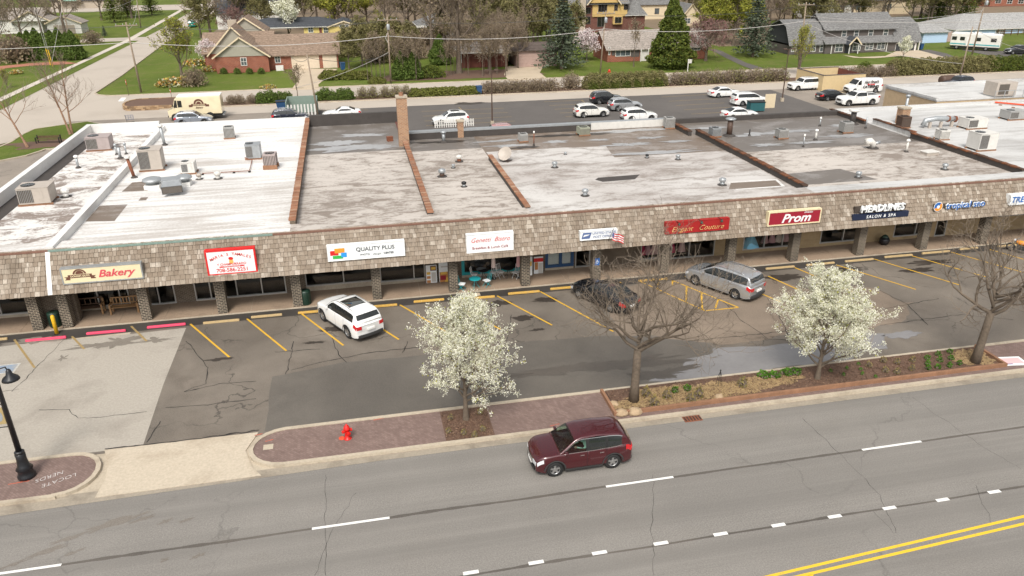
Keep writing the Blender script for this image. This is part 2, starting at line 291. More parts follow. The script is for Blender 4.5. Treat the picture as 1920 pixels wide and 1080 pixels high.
# ------------------------------------------------------------------ mesh helpers
class MB:
    def __init__(s): s.v = []; s.f = []; s.m = []
    def add(s, vs, fs, mi=0):
        k = len(s.v); s.v += [tuple(p) for p in vs]; s.f += [tuple(i+k for i in f) for f in fs]; s.m += [mi]*len(fs); return s
    def box(s, x0, x1, y0, y1, z0, z1, mi=0, T=None):
        vs = [(x, y, z) for z in (z0, z1) for y in (y0, y1) for x in (x0, x1)]
        if T: vs = [T @ Vector(p) for p in vs]
        return s.add(vs, [(0, 2, 3, 1), (4, 5, 7, 6), (0, 1, 5, 4), (2, 6, 7, 3), (0, 4, 6, 2), (1, 3, 7, 5)], mi)
    def bar(s, a, b, w, h=None, mi=0):
        a, b = Vector(a), Vector(b); d = (b-a); L = d.length; d.normalize()
        up = Vector((0, 0, 1)) if abs(d.z) < .95 else Vector((0, 1, 0))
        x = d.cross(up).normalized()*(w/2); y = x.cross(d).normalized()*((h or w)/2)
        vs = [p+q for p in (a, b) for q in (-x-y, x-y, x+y, -x+y)]
        return s.add(vs, [(0, 1, 2, 3), (7, 6, 5, 4), (0, 4, 5, 1), (1, 5, 6, 2), (2, 6, 7, 3), (3, 7, 4, 0)], mi)
    def tube(s, pts, rad, n=6, mi=0, cap=True):
        k0 = len(s.v); ref = None; m = len(pts)
        for i, p in enumerate(pts):
            p = Vector(p); d = (Vector(pts[min(i+1, m-1)])-Vector(pts[max(i-1, 0)]))
            if d.length < 1e-9: d = Vector((0, 0, 1))
            d.normalize()
            if ref is None: ref = d.orthogonal().normalized()
            ref = (ref-d*ref.dot(d)); ref = ref.normalized() if ref.length > 1e-6 else d.orthogonal().normalized()
            bn = d.cross(ref); r = rad[i] if isinstance(rad, (list, tuple)) else rad
            for j in range(n):
                a = 2*pi*j/n; s.v.append(tuple(p+ref*(r*cos(a))+bn*(r*sin(a))))
        for i in range(m-1):
            for j in range(n):
                j2 = (j+1) % n; s.f.append((k0+i*n+j, k0+i*n+j2, k0+(i+1)*n+j2, k0+(i+1)*n+j)); s.m.append(mi)
        if cap:
            s.f.append(tuple(k0+j for j in range(n))[::-1]); s.m.append(mi)
            s.f.append(tuple(k0+(m-1)*n+j for j in range(n))); s.m.append(mi)
        return s
    def lathe(s, prof, n=12, c=(0, 0, 0), mi=0, axis='z', cap=True):
        k0 = len(s.v); c = Vector(c)
        for r, h in prof:
            for j in range(n):
                a = 2*pi*j/n
                q = (r*cos(a), r*sin(a), h) if axis == 'z' else ((r*cos(a), h, r*sin(a)) if axis == 'y' else (h, r*cos(a), r*sin(a)))
                s.v.append(tuple(c+Vector(q)))
        for i in range(len(prof)-1):
            for j in range(n):
                j2 = (j+1) % n; f = (k0+i*n+j, k0+i*n+j2, k0+(i+1)*n+j2, k0+(i+1)*n+j)
                s.f.append(f if axis != 'y' else f[::-1]); s.m.append(mi)
        if cap:
            for i, rv in ((0, True), (len(prof)-1, False)):
                if prof[i][0] > 1e-4:
                    f = tuple(k0+i*n+j for j in range(n)); s.f.append(f[::-1] if rv else f); s.m.append(mi)
        return s
    def prism(s, poly, z0, z1, mi=0):
        n = len(poly); a = sum(poly[i][0]*poly[(i+1) % n][1]-poly[(i+1) % n][0]*poly[i][1] for i in range(n))
        if a < 0: poly = poly[::-1]
        vs = [(p[0], p[1], z0) for p in poly]+[(p[0], p[1], z1) for p in poly]
        return s.add(vs, [tuple(range(n))[::-1], tuple(range(n, 2*n))]+[(i, (i+1) % n, n+(i+1) % n, n+i) for i in range(n)], mi)
    def flat(s, poly, z, mi=0):
        n = len(poly); a = sum(poly[i][0]*poly[(i+1) % n][1]-poly[(i+1) % n][0]*poly[i][1] for i in range(n))
        if a < 0: poly = poly[::-1]
        return s.add([(p[0], p[1], z) for p in poly], [tuple(range(n))], mi)
    def quad(s, a, b, c, d, mi=0): return s.add([a, b, c, d], [(0, 1, 2, 3)], mi)
    def sweep(s, pts, w, z0, z1, mi=0, closed=False):
        """wall or kerb of width w centred on a line in plan"""
        n = len(pts); L = []; R_ = []
        for i in range(n):
            p = Vector(pts[i][:2])
            a = Vector(pts[i-1][:2]) if (i > 0 or closed) else p; b = Vector(pts[(i+1) % n][:2]) if (i < n-1 or closed) else p
            d1 = (p-a); d2 = (b-p); d1 = d1.normalized() if d1.length > 1e-6 else d2.normalized(); d2 = d2.normalized() if d2.length > 1e-6 else d1
            t = (d1+d2); t = t.normalized() if t.length > 1e-6 else d1
            nn = Vector((-t.y, t.x))*(w/2/max(.5, t.dot(d1))); L.append(p+nn); R_.append(p-nn)
        k = len(s.v)
        for l, r in zip(L, R_): s.v += [(l.x, l.y, z0), (l.x, l.y, z1), (r.x, r.y, z1), (r.x, r.y, z0)]
        for i in range(n if closed else n-1):
            a = k+i*4; b = k+((i+1) % n)*4
            for j in range(3): s.f.append((a+j, b+j, b+j+1, a+j+1)); s.m.append(mi)
        if not closed:
            s.f.append((k, k+1, k+2, k+3)); e = k+(n-1)*4; s.f.append((e+3, e+2, e+1, e)); s.m += [mi, mi]
        return s
    def xf(s, T): s.v = [tuple(T @ Vector(p)) for p in s.v]; return s
    def mesh(s, name, mats, smooth=False):
        me = bpy.data.meshes.new(name); me.from_pydata(s.v, [], s.f)
        for m in (mats if isinstance(mats, (list, tuple)) else [mats]): me.materials.append(M[m] if isinstance(m, str) else m)
        if len(me.materials) > 1: me.polygons.foreach_set('material_index', s.m)
        if smooth: me.polygons.foreach_set('use_smooth', [True]*len(s.f))
        me.update(); return me
    def obj(s, name, mats, parent=None, smooth=False, loc=None, **tags):
        return link(name, s.mesh(name, mats, smooth), parent, loc, **tags)
def link(name, data, parent=None, loc=None, rot=None, **tags):
    o = bpy.data.objects.new(name, data); COL.objects.link(o)
    if parent is not None: o.parent = parent
    if loc is not None: o.location = loc
    if rot is not None: o.rotation_euler = (0, 0, rot)
    for k, v in tags.items():
        if v is not None: o[k] = v
    return o
def thing(name, loc, rot=0., label=None, category=None, group=None):
    return link(name, None, None, loc, rot, label=label, category=category, group=group)
def dup(root, loc=None, rot=None, scale=None, **tags):
    r = root.copy(); COL.objects.link(r)
    if loc is not None: r.location = loc
    if rot is not None: r.rotation_euler = (0, 0, rot)
    if scale is not None: r.scale = scale if isinstance(scale, (tuple, list)) else (scale,)*3
    for k, v in tags.items():
        if v is not None: r[k] = v
    for ch in root.children:
        c = ch.copy(); COL.objects.link(c); c.parent = r
        for g in ch.children:
            d = g.copy(); COL.objects.link(d); d.parent = c
    return r
def struct(name, mb, mat, smooth=False, parent=None, **kw):
    return mb.obj(name, mat, parent, smooth, kind=None if parent else 'structure', **kw)
def bevel(o, w=.01, seg=2):
    b = o.modifiers.new('b', 'BEVEL'); b.width = w; b.segments = seg; b.limit_method = 'ANGLE'; return o
def blob(cx, cy, rx, ry, seed=0, n=110, rough=.35, ang=0.):
    out = []
    for i in range(n):
        a = 2*pi*i/n; k = 1+rough*mnoise.noise(Vector((cos(a)*1.7+seed*7.3, sin(a)*1.7, seed)))*1.6+rough*.7*mnoise.noise(Vector((cos(a)*5+seed*3.1, sin(a)*5, 4.)))+rough*.5*mnoise.noise(Vector((cos(a)*14+seed, sin(a)*14, 9.)))
        x, y = rx*k*cos(a), ry*k*sin(a); out.append((cx+x*cos(ang)-y*sin(ang), cy+x*sin(ang)+y*cos(ang)))
    return out
def text(body, size, mat, parent, T, name='lettering', shear=0., bold=0., sx=1., ext=.006, align='CENTER', space=1.):
    cu = bpy.data.curves.new(name, 'FONT'); cu.body = body; cu.size = size; cu.shear = shear; cu.offset = bold; cu.extrude = ext
    cu.align_x = align; cu.align_y = 'CENTER'; cu.space_character = space; cu.resolution_u = 3
    t = bpy.data.objects.new('tmp', cu); COL.objects.link(t)
    dg = bpy.context.evaluated_depsgraph_get(); me = bpy.data.meshes.new_from_object(t.evaluated_get(dg)); bpy.data.objects.remove(t)
    me.transform(T @ Matrix.Diagonal((sx, 1, 1, 1))); me.materials.clear(); me.materials.append(M[mat] if isinstance(mat, str) else mat)
    return link(name, me, parent)
# ================================================================== GROUND, STREETS, LOTS
def rect(x0, x1, y0, y1): return [(x0, y0), (x1, y0), (x1, y1), (x0, y1)]
R_ = random.Random(5)
struct('ground', MB().flat(rect(-900, 900, -200, 1500), -.04), 'grass')
struct('paved_base', MB().flat(rect(-70, 100, 28, 46), -.006), 'conc')
road = struct('road', MB().flat(rect(-90, 130, -12, 29.0), 0), 'road')
for k in range(-2, 5):
    x = -2.95+12.19*k; MB().flat(rect(x, x+3.05, 25.04, 25.17), .006).obj('lane_dash', 'line_w', road)
for k in range(-6, 16):
    x = 5.02+2.467*k; y = 21.46-.007*(x-5); MB().flat(rect(x, x+.58, y-.085, y+.085), .006).obj('lane_dash', 'line_w', road)
for (a, b) in (((13.52, 19.0), (25.06, 19.77)), ((14.57, 18.77), (24.71, 19.40))):
    d = (b[1]-a[1])/(b[0]-a[0])
    ya = lambda x: a[1]+(x-a[0])*d
    MB().flat([(3, ya(3)-.065), (40, ya(40)-.065), (40, ya(40)+.065), (3, ya(3)+.065)], .006).obj('yellow_line', 'line_ry', road)
MB().flat([(14.0, 18.0), (14.35, 18.0), (15.1, 18.74), (14.85, 18.74)], .006).obj('yellow_line', 'line_ry', road)
def wobble(x0, x1, y, w, amp, seed, step=.35):
    up, dn = [], []
    n = int((x1-x0)/step)
    for i in range(n+1):
        x = x0+(x1-x0)*i/n; c = y+amp*mnoise.noise(Vector((x*.25, seed, 0))); ww = w*(.55+.8*abs(mnoise.noise(Vector((x*.9, seed+3, 1)))))
        up.append((x, c+ww)); dn.append((x, c-ww))
    return dn+up[::-1]
MB().flat(wobble(-60, 80, 25.1, .1, .06, 1), .003).obj('joint_seam', 'road_joint', road)
MB().flat(wobble(-60, 80, 21.36, .08, .06, 2), .003).obj('joint_seam', 'road_joint', road)
def crack(pts, w, z, parent, mat='crackm', seed=0):
    P = []
    for i in range(len(pts)-1):
        a, b = Vector(pts[i]), Vector(pts[i+1]); n = max(2, int((b-a).length/.25))
        for j in range(n):
            p = a.lerp(b, j/n); P.append((p.x+.12*mnoise.noise(Vector((p.x*2, p.y*2, seed))), p.y+.12*mnoise.noise(Vector((p.x*2, p.y*2, seed+9)))))
    P.append(tuple(pts[-1])); mb = MB(); k = 0
    for i, p in enumerate(P):
        q = Vector(P[min(i+1, len(P)-1)])-Vector(P[max(i-1, 0)]); q = q.normalized() if q.length > 0 else Vector((1, 0))
        ww = w*(.35+1.1*abs(mnoise.noise(Vector((p[0]*3, p[1]*3, seed+2)))))
        mb.v += [(p[0]-q.y*ww, p[1]+q.x*ww, z), (p[0]+q.y*ww, p[1]-q.x*ww, z)]
    for i in range(len(P)-1): mb.f.append((i*2+1, i*2+3, i*2+2, i*2)); mb.m.append(0)
    return mb.obj('crack', mat, parent)
def g2(*pp): return [tuple(gp(*p)[:2]) for p in pp]
for i, pp in enumerate([[(665, 925), (620, 1000), (590, 1079)], [(1225, 890), (1222, 985), (1226, 1079)], [(1830, 910), (1860, 985)], [(1505, 785), (1560, 835), (1650, 930), (1680, 1000)], [(1710, 745), (1830, 830), (1915, 880)], [(1640, 960), (1675, 1000)], [(610, 890), (610, 925), (611, 1079)]]):
    crack(g2(*pp), .011, .004, road, seed=i)
for i, (px, py, rx, ry) in enumerate([(200, 985, .9, .16), (235, 975, .8, .15), (270, 972, .5, .1), (128, 1010, .6, .1), (85, 1035, .7, .1), (140, 1035, .4, .08), (310, 978, .3, .08), (350, 975, .25, .1), (370, 1043, .22, .1), (310, 1049, .15, .08), (20, 1060, .5, .08)]):
    p = gp(px, py); MB().flat(blob(p.x, p.y, rx, ry, i+90, rough=.6, n=60, ang=.35), .0035+.0003*i).obj('tyre_smear', 'smear', road)
# kerbs, gutters and the paved verge between road and car park
def gut(x): return 28.55+min(1, max(0, (x+16)/16))*.42
gx = [-70, -30, -16, -8, 0, 8, 16, 60, 120]
struct('gutter', MB().flat([(x, gut(x)) for x in gx]+[(120, 29.4), (-70, 29.4)], .012), 'gutter')
def arc(cx, cy, rx, ry, a0, a1, n=10): return [(cx+rx*cos(a0+(a1-a0)*i/n), cy+ry*sin(a0+(a1-a0)*i/n)) for i in range(n+1)]
left_isl = [(-70, 29.3), (-13.6, 29.3)]+arc(-13.6, 30.8, 1.35, 1.45, -pi/2, pi/2)+[(-70, 32.3)]
mid_isl = [(110, 32.3)]+[(110, 29.5)]+[(-3.9, 29.5)]+arc(-4.2, 30.9, 1.6, 1.4, -pi/2-.1, -3*pi/2+.1)
for nm, isl in (('left', left_isl), ('mid', mid_isl)):
    v = struct('verge', MB().prism(isl, -.02, .105), 'paver')
    k = struct('kerb', MB().sweep(isl, .2, -.02, .15, closed=True), 'conc')
struct('driveway_apron', MB().prism([(-11.9, 28.95), (-5.2, 29.0), (-5.6, 29.6), (-6.05, 31.0), (-5.6, 32.4), (-12.4, 32.45), (-11.95, 31.2), (-11.8, 30.2)], -.02, .035), 'apron')
crack([(-12.4, 32.5), (-9, 32.42), (-5.6, 32.55)], .05, .05, None).name = 'apron_joint'
bpy.data.objects['apron_joint']['kind'] = 'structure'
# the front car park
def rough(poly, amp=.6):
    out = []
    for i, a in enumerate(poly):
        b = poly[(i+1) % len(poly)]; L = sqrt((a[0]-b[0])**2+(a[1]-b[1])**2); n = max(1, int(L/.3))
        for j in range(n):
            x, y = a[0]+(b[0]-a[0])*j/n, a[1]+(b[1]-a[1])*j/n; v = Vector((x*.6, y*.6, 3)); out.append((x+amp*mnoise.noise(v)+amp*.3*mnoise.noise(v*5), y+amp*mnoise.noise(v+Vector((9, 4, 0)))+amp*.3*mnoise.noise(v*5+Vector((3, 3, 3)))))
    return out
lot = struct('parking_lot', MB().flat(rect(-14, 100, 32.2, 46.1), .004), 'lot')
struct('concrete_lot', MB().flat([(-70, 32.4), (-10.75, 32.4), (-10.9, 38), (-10.85, 44.7), (-14, 44.55), (-70, 44.8)], .008), 'slab')
struct('black_strip', MB().flat([(-70, 44.7), (-20, 44.6), (-10.8, 44.95), (100, 45.1), (100, 46.1), (-70, 46.1)], .012), 'lot_black')
MB().flat(rough([(-5.35, 37.64), (-4.53, 37.74), (-1.5, 38.38), (2, 38.22), (9.2, 38.5), (14, 38.2), (17.5, 36.9), (19.4, 35.9), (18.6, 34.4), (19.5, 32.4), (-5.3, 32.4)], .1), .011).obj('asphalt_patch', 'lot_fresh', lot)
MB().flat(rough([(14.2, 38.2), (17.6, 36.9), (19.4, 35.9), (24, 36.2), (31, 35.7), (34, 38), (33, 41), (28.6, 41.8), (27, 44.8), (21, 44.8), (16, 44.7), (14.5, 41)]), .0095).obj('brown_wearing_course', 'lot_brown', lot)
pud = MB().flat(rough([(14.0, 32.75), (15.2, 33.5), (16.6, 33.7), (17.2, 34.6), (18.7, 34.9), (18.9, 35.5), (20.5, 35.5), (22, 35.0), (23.5, 35.1), (25.2, 35.4), (27.4, 35.0), (28.4, 35.3), (29.6, 35.0), (29.0, 34.1), (28.6, 33.3), (27.2, 33.2), (25.6, 32.8), (22.9, 32.75), (19, 32.6)], .35), .016)
pud.obj('puddle', 'puddle', lot)
MB().flat(blob(30.6, 34.6, 1.0, .38, 3), .016).obj('puddle', 'puddle', lot)
for i, (px, py, rx, ry) in enumerate([(412, 674, .62, .16), (935, 570, .75, .42), (893, 580, .7, .38), (880, 573, .5, .16), (1022, 562, .75, .35), (980, 597, .55, .3), (1715, 507, 1.0, .35), (1745, 492, 1.5, .35), (1470, 520, 1.2, .5), (625, 618, .9, .3), (590, 642, .6, .15), (1585, 505, 1.2, .4), (1010, 618, .4, .15), (1180, 680, 2.4, .5), (1065, 690, 2.2, .35), (1000, 700, 1.8, .3), (1240, 700, 1.6, .45)]):
    p = gp(px, py); MB().flat(blob(p.x, p.y, rx, ry, i+11, rough=.5 if i < 13 else .9), .0135+.0004*i).obj('oil_stain', 'wet' if i < 13 else 'damp', lot)
for i, (px, py, rx, ry) in enumerate([(60, 640, 1.6, .35), (190, 648, 1.5, .3), (118, 672, .18, .3), (290, 638, .9, .25), (225, 640, .8, .5)]):
    p = gp(px, py); MB().flat(blob(p.x, p.y, rx, ry, i+40, rough=.75, n=70), .0125+.0004*i).obj('dark_scuff', 'scuff', lot)
def stripe(a, b, w, mat, z=.018, name='stall_line', par=lot):
    a, b = Vector(a), Vector(b); d = (b-a).normalized(); n = Vector((-d.y, d.x))*w/2
    return MB().flat([tuple(a-n), tuple(b-n), tuple(b+n), tuple(a+n)], z).obj(name, mat, par)
for pa, pb in [((357, 608), (430, 670)), ((463, 598), (537, 658)), ((566, 589), (644, 648)), ((660, 581), (748, 637)), ((750, 572), (850, 630)), ((847, 567), (938, 618)), ((932, 555), (1035, 610)), ((1013, 547), (1150, 622)), ((1440, 518), (1500, 545)), ((1490, 502), (1600, 548)), ((1568, 497), (1717, 543)), ((1639, 486), (1800, 535)), ((1710, 480), (1850, 520)), ((1783, 473), (1925, 513)), ((1852, 467), (2000, 510)), ((1425, 550), (1465, 567))]:
    stripe(*g2(pa, pb), .115, 'line_y')
for pa, pb in [((27, 637), (65, 690)), ((135, 631), (158, 655)), ((246, 612), (275, 640))]: stripe(*g2(pa, pb), .12, 'line_old')
hz = g2((1198, 527), (1322, 583), (1385, 577), (1260, 526))
for i in range(3): stripe(hz[i], hz[i+1], .11, 'line_y')
for pa, pb in [((1234, 529), (1234, 545)), ((1261, 526), (1261, 536)), ((1287, 537), (1287, 565)), ((1315, 549), (1317, 582)), ((1347, 561), (1341, 578))]: stripe(*g2(pa, pb), .11, 'line_y')
for i, pp in enumerate([[(350, 640), (390, 690), (385, 720), (345, 735)], [(345, 735), (410, 720), (480, 715)], [(310, 765), (380, 760), (480, 748)], [(550, 640), (545, 670), (535, 702)], [(620, 630), (635, 665), (650, 680)], [(545, 695), (600, 680), (700, 660), (900, 640)], [(1350, 560), (1390, 600), (1440, 635), (1500, 640)], [(1440, 560), (1470, 610), (1480, 640)], [(1640, 540), (1700, 570), (1740, 610)], [(1655, 580), (1760, 560)], [(1290, 640), (1440, 625), (1560, 610)], [(960, 590), (955, 620), (950, 640)], [(515, 660), (600, 655)], [(765, 640), (755, 662), (760, 650)], [(1650, 610), (1800, 590), (1900, 600)], [(300, 790), (275, 830)]]):
    crack(g2(*pp), .035, .0145, lot, seed=20+i)
for i, pp in enumerate([[(120, 637), (22, 735)], [(75, 770), (130, 768), (145, 785), (190, 782), (275, 772)], [(0, 735), (35, 730)]]): crack(g2(*pp), .025, .0125, lot, seed=60+i)
# paint and chalk on the pavers
for px, py, s in [(485, 815, .35), (35, 905, .8), (505, 826, .35), (710, 786, .5), (1040, 797, .5), (850, 812, .35), (900, 770, .4)]:
    p = gp(px, py, .105); stripe((p.x-s/2, p.y-.04), (p.x+s/2, p.y+.05), .06, 'spraym', .111, 'spray_mark', bpy.data.objects['verge'])
vg = bpy.data.objects['verge']
for body, px, py, sz in [('LOCATE', 112, 900, .36), ('NERDS', 94, 893, .36)]:
    p = gp(px, py, .105); text(body, sz, 'chalk', vg, Matrix.Translation((p.x, p.y, .112)) @ Matrix.Rotation(radians(205), 4, 'Z'), 'chalk_lettering', ext=.001, bold=-.008, shear=.2)
p = gp(503, 838, .105); MB().box(p.x-.22, p.x+.22, p.y-.2, p.y+.2, .1, .112).obj('valve_lid', 'conc', bpy.data.objects['verge.001'])
p = gp(1300, 788); d_ = struct('storm_drain', MB().box(p.x-.45, p.x+.45, p.y-.1, p.y+.35, -.02, .03), 'rust')
for k in range(6): MB().box(p.x-.4+.15*k, p.x-.34+.15*k, p.y-.06, p.y+.3, .03, .036).obj('grate_slot', 'black', d_)
MB().flat(rect(-40, -16.75, 29.45, 32.15), .112).obj('grass_patch', 'straw', bpy.data.objects['verge']); MB().box(-16.85, -16.7, 29.4, 32.2, .1, .22).obj('edging_board', 'timber', bpy.data.objects['verge'])
p = gp(12, 692); MB().flat(rect(p.x-.55, p.x+.55, p.y-.55, p.y+.55), .0135).obj('painted_square', worn_paint('faded_white_paint', (.48, .47, .44), (.36, .33, .28), .8), lot); MB().flat(rect(p.x-.44, p.x+.44, p.y-.44, p.y+.44), .0165).obj('painted_square', worn_paint('faded_blue_paint', (.22, .28, .36), (.36, .33, .28), .8), lot)
# planting beds in the verge
struct('tree_pit', MB().flat(rect(3.0, 5.3, 29.66, 32.15), .118), 'mulch')
bed = struct('planting_bed', MB().flat(rect(11.5, 33.2, 30.1, 32.15), .2), 'mulch')
for i, (cx, cy, rx, ry) in enumerate([(14.6, 31.0, 2.2, .8), (17.6, 30.9, 1.8, .75), (12.3, 30.6, .8, .5), (20.2, 31.3, 1.6, .6), (32.2, 31.1, .95, .9)]):
    MB().flat(blob(cx, cy, rx, ry, i+70), .206+.001*i).obj('straw_patch', 'straw', bed)
timb = thing('bed_edging', (22.3, 30, 0), 0, 'long low brown timber edging around the planting bed', 'edging')
for (a, b) in (((11.4, 30.02), (33.3, 30.02)), ((11.32, 32.2), (11.32, 29.95)), ((33.38, 29.95), (33.38, 32.2))):
    MB().bar((a[0]-22.3, a[1]-30, .16), (b[0]-22.3, b[1]-30, .16), .14, .3).obj('timber', 'timber', timb)
# rear service area, streets and lawns behind
struct('rear_parking_lot', MB().flat(rect(-10, 64, 70, 110.7), .004), 'lot_rear')
struct('rear_lane', MB().flat(rect(-28, 130, 110.7, 116.2), .002), 'street')
struct('service_lot', MB().flat([(64, 60), (130, 60), (130, 110.7), (64, 110.7)], .003), 'lot_pale')
struct('side_lot', MB().flat([(-10, 70), (-10, 110.7), (-36.2, 110.7), (-36.2, 108), (-33, 104), (-33, 96), (-36, 92.5), (-60, 91), (-60, 46), (-24, 46), (-24, 70)], .001), 'lot_pale')
struct('mulch_bed', MB().flat(rough([(4, 133.5), (8, 132.6), (30, 132.4), (34, 134), (32, 141), (14, 142), (8, 141)], .5), -.015), 'mulch')
struct('rear_kerb', MB().sweep([(-26, 116.3), (120, 116.3)], .25, -.03, .14), 'conc')
struct('hedge_bed', MB().flat(rect(-24, 130, 116.42, 119.9), .06), 'mulch')
struct('woodland_floor', MB().flat(rect(4, 38, 160, 300), -.02).flat(rect(38.01, 300, 214, 420), -.02).flat(rect(-33, 3.99, 196, 420), -.02).flat(rect(4, 38, 300.01, 420), -.02).flat(rect(80, 116, 162, 213.9), -.02), 'litter')
struct('side_street', MB().flat([(-48, 90), (-36, 104), (-34, 110.7), (-28, 110.7), (-28, 120), (130, 120), (130, 129.4), (-36, 129.4), (-38.4, 132), (-38.6, 150), (-40.2, 190), (-41, 230), (-41.2, 300), (-38, 420), (-52, 420), (-50, 300), (-48, 232), (-47.9, 90)], -.01), 'street')
struct('street_kerb', MB().sweep([(100, 129.5), (-35.5, 129.5), (-37.5, 130.6), (-38.5, 132.5), (-38.7, 150), (-40.3, 190), (-41.1, 230), (-41.3, 300)], .2, -.05, .1), 'conc')
struct('pavement', MB().flat([(-51.9, 120), (-50.5, 120), (-50.2, 168), (-49.8, 209), (-53.4, 303), (-54.9, 303), (-51.3, 209), (-51.3, 168)], .0), 'farwalk')
struct('cross_street', MB().flat([(-200, 196), (-48, 207), (-48, 215), (-200, 204)], -.005), 'street')
struct('far_street', MB().flat([(-300, 303), (-20, 303), (-20, 330), (-300, 330)], -.006), 'street')
struct('garden_path', MB().flat([tuple(gp(*p)[:2]) for p in [(-40, 140), (0, 124), (60, 118), (120, 115), (147, 119), (115, 121), (60, 123), (10, 128), (-40, 160)]], .005), plain('red_path', (.36, .15, .095), .85, obj=False))
gi = [tuple(gp(*p)[:2]) for p in [(-60, 300), (-20, 285), (20, 268), (45, 252), (65, 243), (120, 235), (165, 229), (200, 235), (150, 270), (100, 280), (85, 281), (78, 284), (50, 293), (0, 303), (-60, 308)]]
struct('grass_island', MB().prism(gi, -.04, .1), 'grass'); struct('island_kerb', MB().sweep(gi, .25, -.04, .13, closed=True), 'conc')
p = gp(85, 270, .1); struct('island_mulch', MB().flat(blob(p.x+1, p.y, 4.2, 2.2, 5), .115), M['mulch'])
rl = bpy.data.objects['rear_parking_lot']
def rstall(pairs):
    for a, b in pairs: stripe(*g2(a, b), .11, 'line_old', .012, par=rl)
rstall([((590+0, 207), (690, 206)), ((585, 217), (690, 214))]+[((790+i*3, 209+i*9), (945+i*7, 203+i*8)) for i in range(4)]+[((1020+i*10, 191+i*7), (1095+i*2, 188+i*7)) for i in range(5)]+[((1240+i*14, 182+i*8), (1330+i*14, 177+i*8)) for i in range(5)]+[((1090, 188), (1100, 195)), ((860, 201), (868, 208))])
p = gp(880, 194); MB().flat(blob(p.x, p.y, 2.2, .9, 8), .012).obj('puddle', 'wet', bpy.data.objects['rear_lane'])
# ================================================================== THE SHOPPING STRIP
FY = 48.3; RZ = 4.6; XL, XR = -24.7, 84.
def bx(px): return wp(px, 592-.084*px, FY).x
strip = thing('shopping_strip', (0, 0, 0), 0, 'long one storey shopping strip with shingled canopy and flat white and grey roofs', 'building')
walkst = struct('shop_pavement', MB().box(XL-1, XR, 45.98, 54, -.03, .1), 'conc')
xs = -25.7
while xs < 62:
    w_ = 2.55+R_.uniform(-.25, .25); MB().box(xs+.012, xs+w_-.012, 46.0, FY, .08, .118).obj('paving_slab', 'walk', walkst); xs += w_
M['shopglass'] = clear_glass('shop_glass', (.86, .88, .87))
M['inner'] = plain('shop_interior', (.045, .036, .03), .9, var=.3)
# windows: (left px, right px, mullion px, sill height, frame material)
WINS = [(-30, 57, [3], .3, 'alu'), (134, 246, [187, 228], .3, 'alu'), (272, 331, [299], .12, 'alu'), (368, 538, [396, 445, 492], .16, 'alu'), (575, 700, [645], .45, 'alu'), (714, 798, [776], .3, 'alu'), (866, 978, [], .3, 'teal'), (1022, 1075, [1048], .3, 'bluebin'), (1078, 1112, [1104], .15, 'alu'), (1200, 1245, [], .3, 'alu'), (1256, 1338, [1290], .15, 'alu'), (1391, 1486, [1430, 1464], .35, 'alu'), (1535, 1612, [1577], .35, 'alu'), (1672, 1733, [1712], .35, 'alu'), (1750, 1770, [], .12, 'alu'), (1864, 1930, [1882], 1.3, 'alu')]
WX = [(bx(a), bx(b), [bx(c) for c in ms], s, m_) for a, b, ms, s, m_ in WINS]
edges = [XL]+[e for w in WX for e in (w[0], w[1])]+[XR]
for i in range(0, len(edges), 2):
    a, b = edges[i], edges[i+1]
    if b-a < .03: continue
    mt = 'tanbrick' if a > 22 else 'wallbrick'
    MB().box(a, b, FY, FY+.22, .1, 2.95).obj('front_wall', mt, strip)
for a, b, ms, s, fm in WX:
    if s > .13: MB().box(a, b, FY+.005, FY+.21, .1, s).obj('stall_riser', 'tanbrick' if a > 22 else 'conc', strip)
    mb = MB(); F_ = .07 if fm == 'alu' else .2
    for x in [a, *ms, b-F_]: mb.box(x, x+F_, FY-.03, FY+.1, s, 2.85)
    mb.box(a+F_, b-F_, FY-.028, FY+.098, s, s+max(.09, F_)); mb.box(a+F_, b-F_, FY-.028, FY+.098, 2.2, 2.25); mb.box(a+F_, b-F_, FY-.028, FY+.098, 2.78, 2.85)
    wf = mb.obj('window', fm, strip)
    xs_ = [a, *ms, b]
    for i in range(len(xs_)-1): MB().box(xs_[i]+F_, xs_[i+1], FY+.03, FY+.045, s+.09, 2.78).obj('pane', 'shopglass', wf)
MB().box(XL, XR, FY+.01, FY+.2, 2.95, RZ-.06).obj('front_wall', 'wallbrick', strip)
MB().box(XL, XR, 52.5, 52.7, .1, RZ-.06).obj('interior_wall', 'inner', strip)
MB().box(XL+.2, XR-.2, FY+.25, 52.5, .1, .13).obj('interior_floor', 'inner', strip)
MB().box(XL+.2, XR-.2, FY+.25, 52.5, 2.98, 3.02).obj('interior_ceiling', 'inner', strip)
MB().box(XL, XR, 45.42, FY, 2.72, 2.8).obj('soffit', 'soffit', strip)
for x in (-19.4, -17.75, -13.3, -8.85, -4.3, .67, 5.65, 10.5, 15.43, 20.35, 25.3, 30.2, 35.5, 40.75, 45.9, 51.1, 56.3, 61.5):
    MB().box(x-.29, x+.29, 46.03, 46.6, .09, 2.73).obj('column', 'colbrick', strip)
MB().box(-19.7, -17.3, 46.9, 47.4, .1, 2.73).obj('pier_wall', 'wallbrick', strip)
# side and rear walls
for a in [(XL, XL+.25, 46.5, 80.5), (XL+.25, -4.2, 80.2, 80.5), (-4.2, 4.6, 79.2, 79.5), (4.6, 31, 70.9, 71.2), (31, 50, 71.7, 72), (50, XR, 73, 73.3), (XR-.25, XR, 46.5, 73), (4.4, 4.6, 71.2, 79.2)]:
    MB().box(*a, 0, RZ-.02).obj('outer_wall', 'darkbrick' if a[0] > 4 else 'conc', strip)
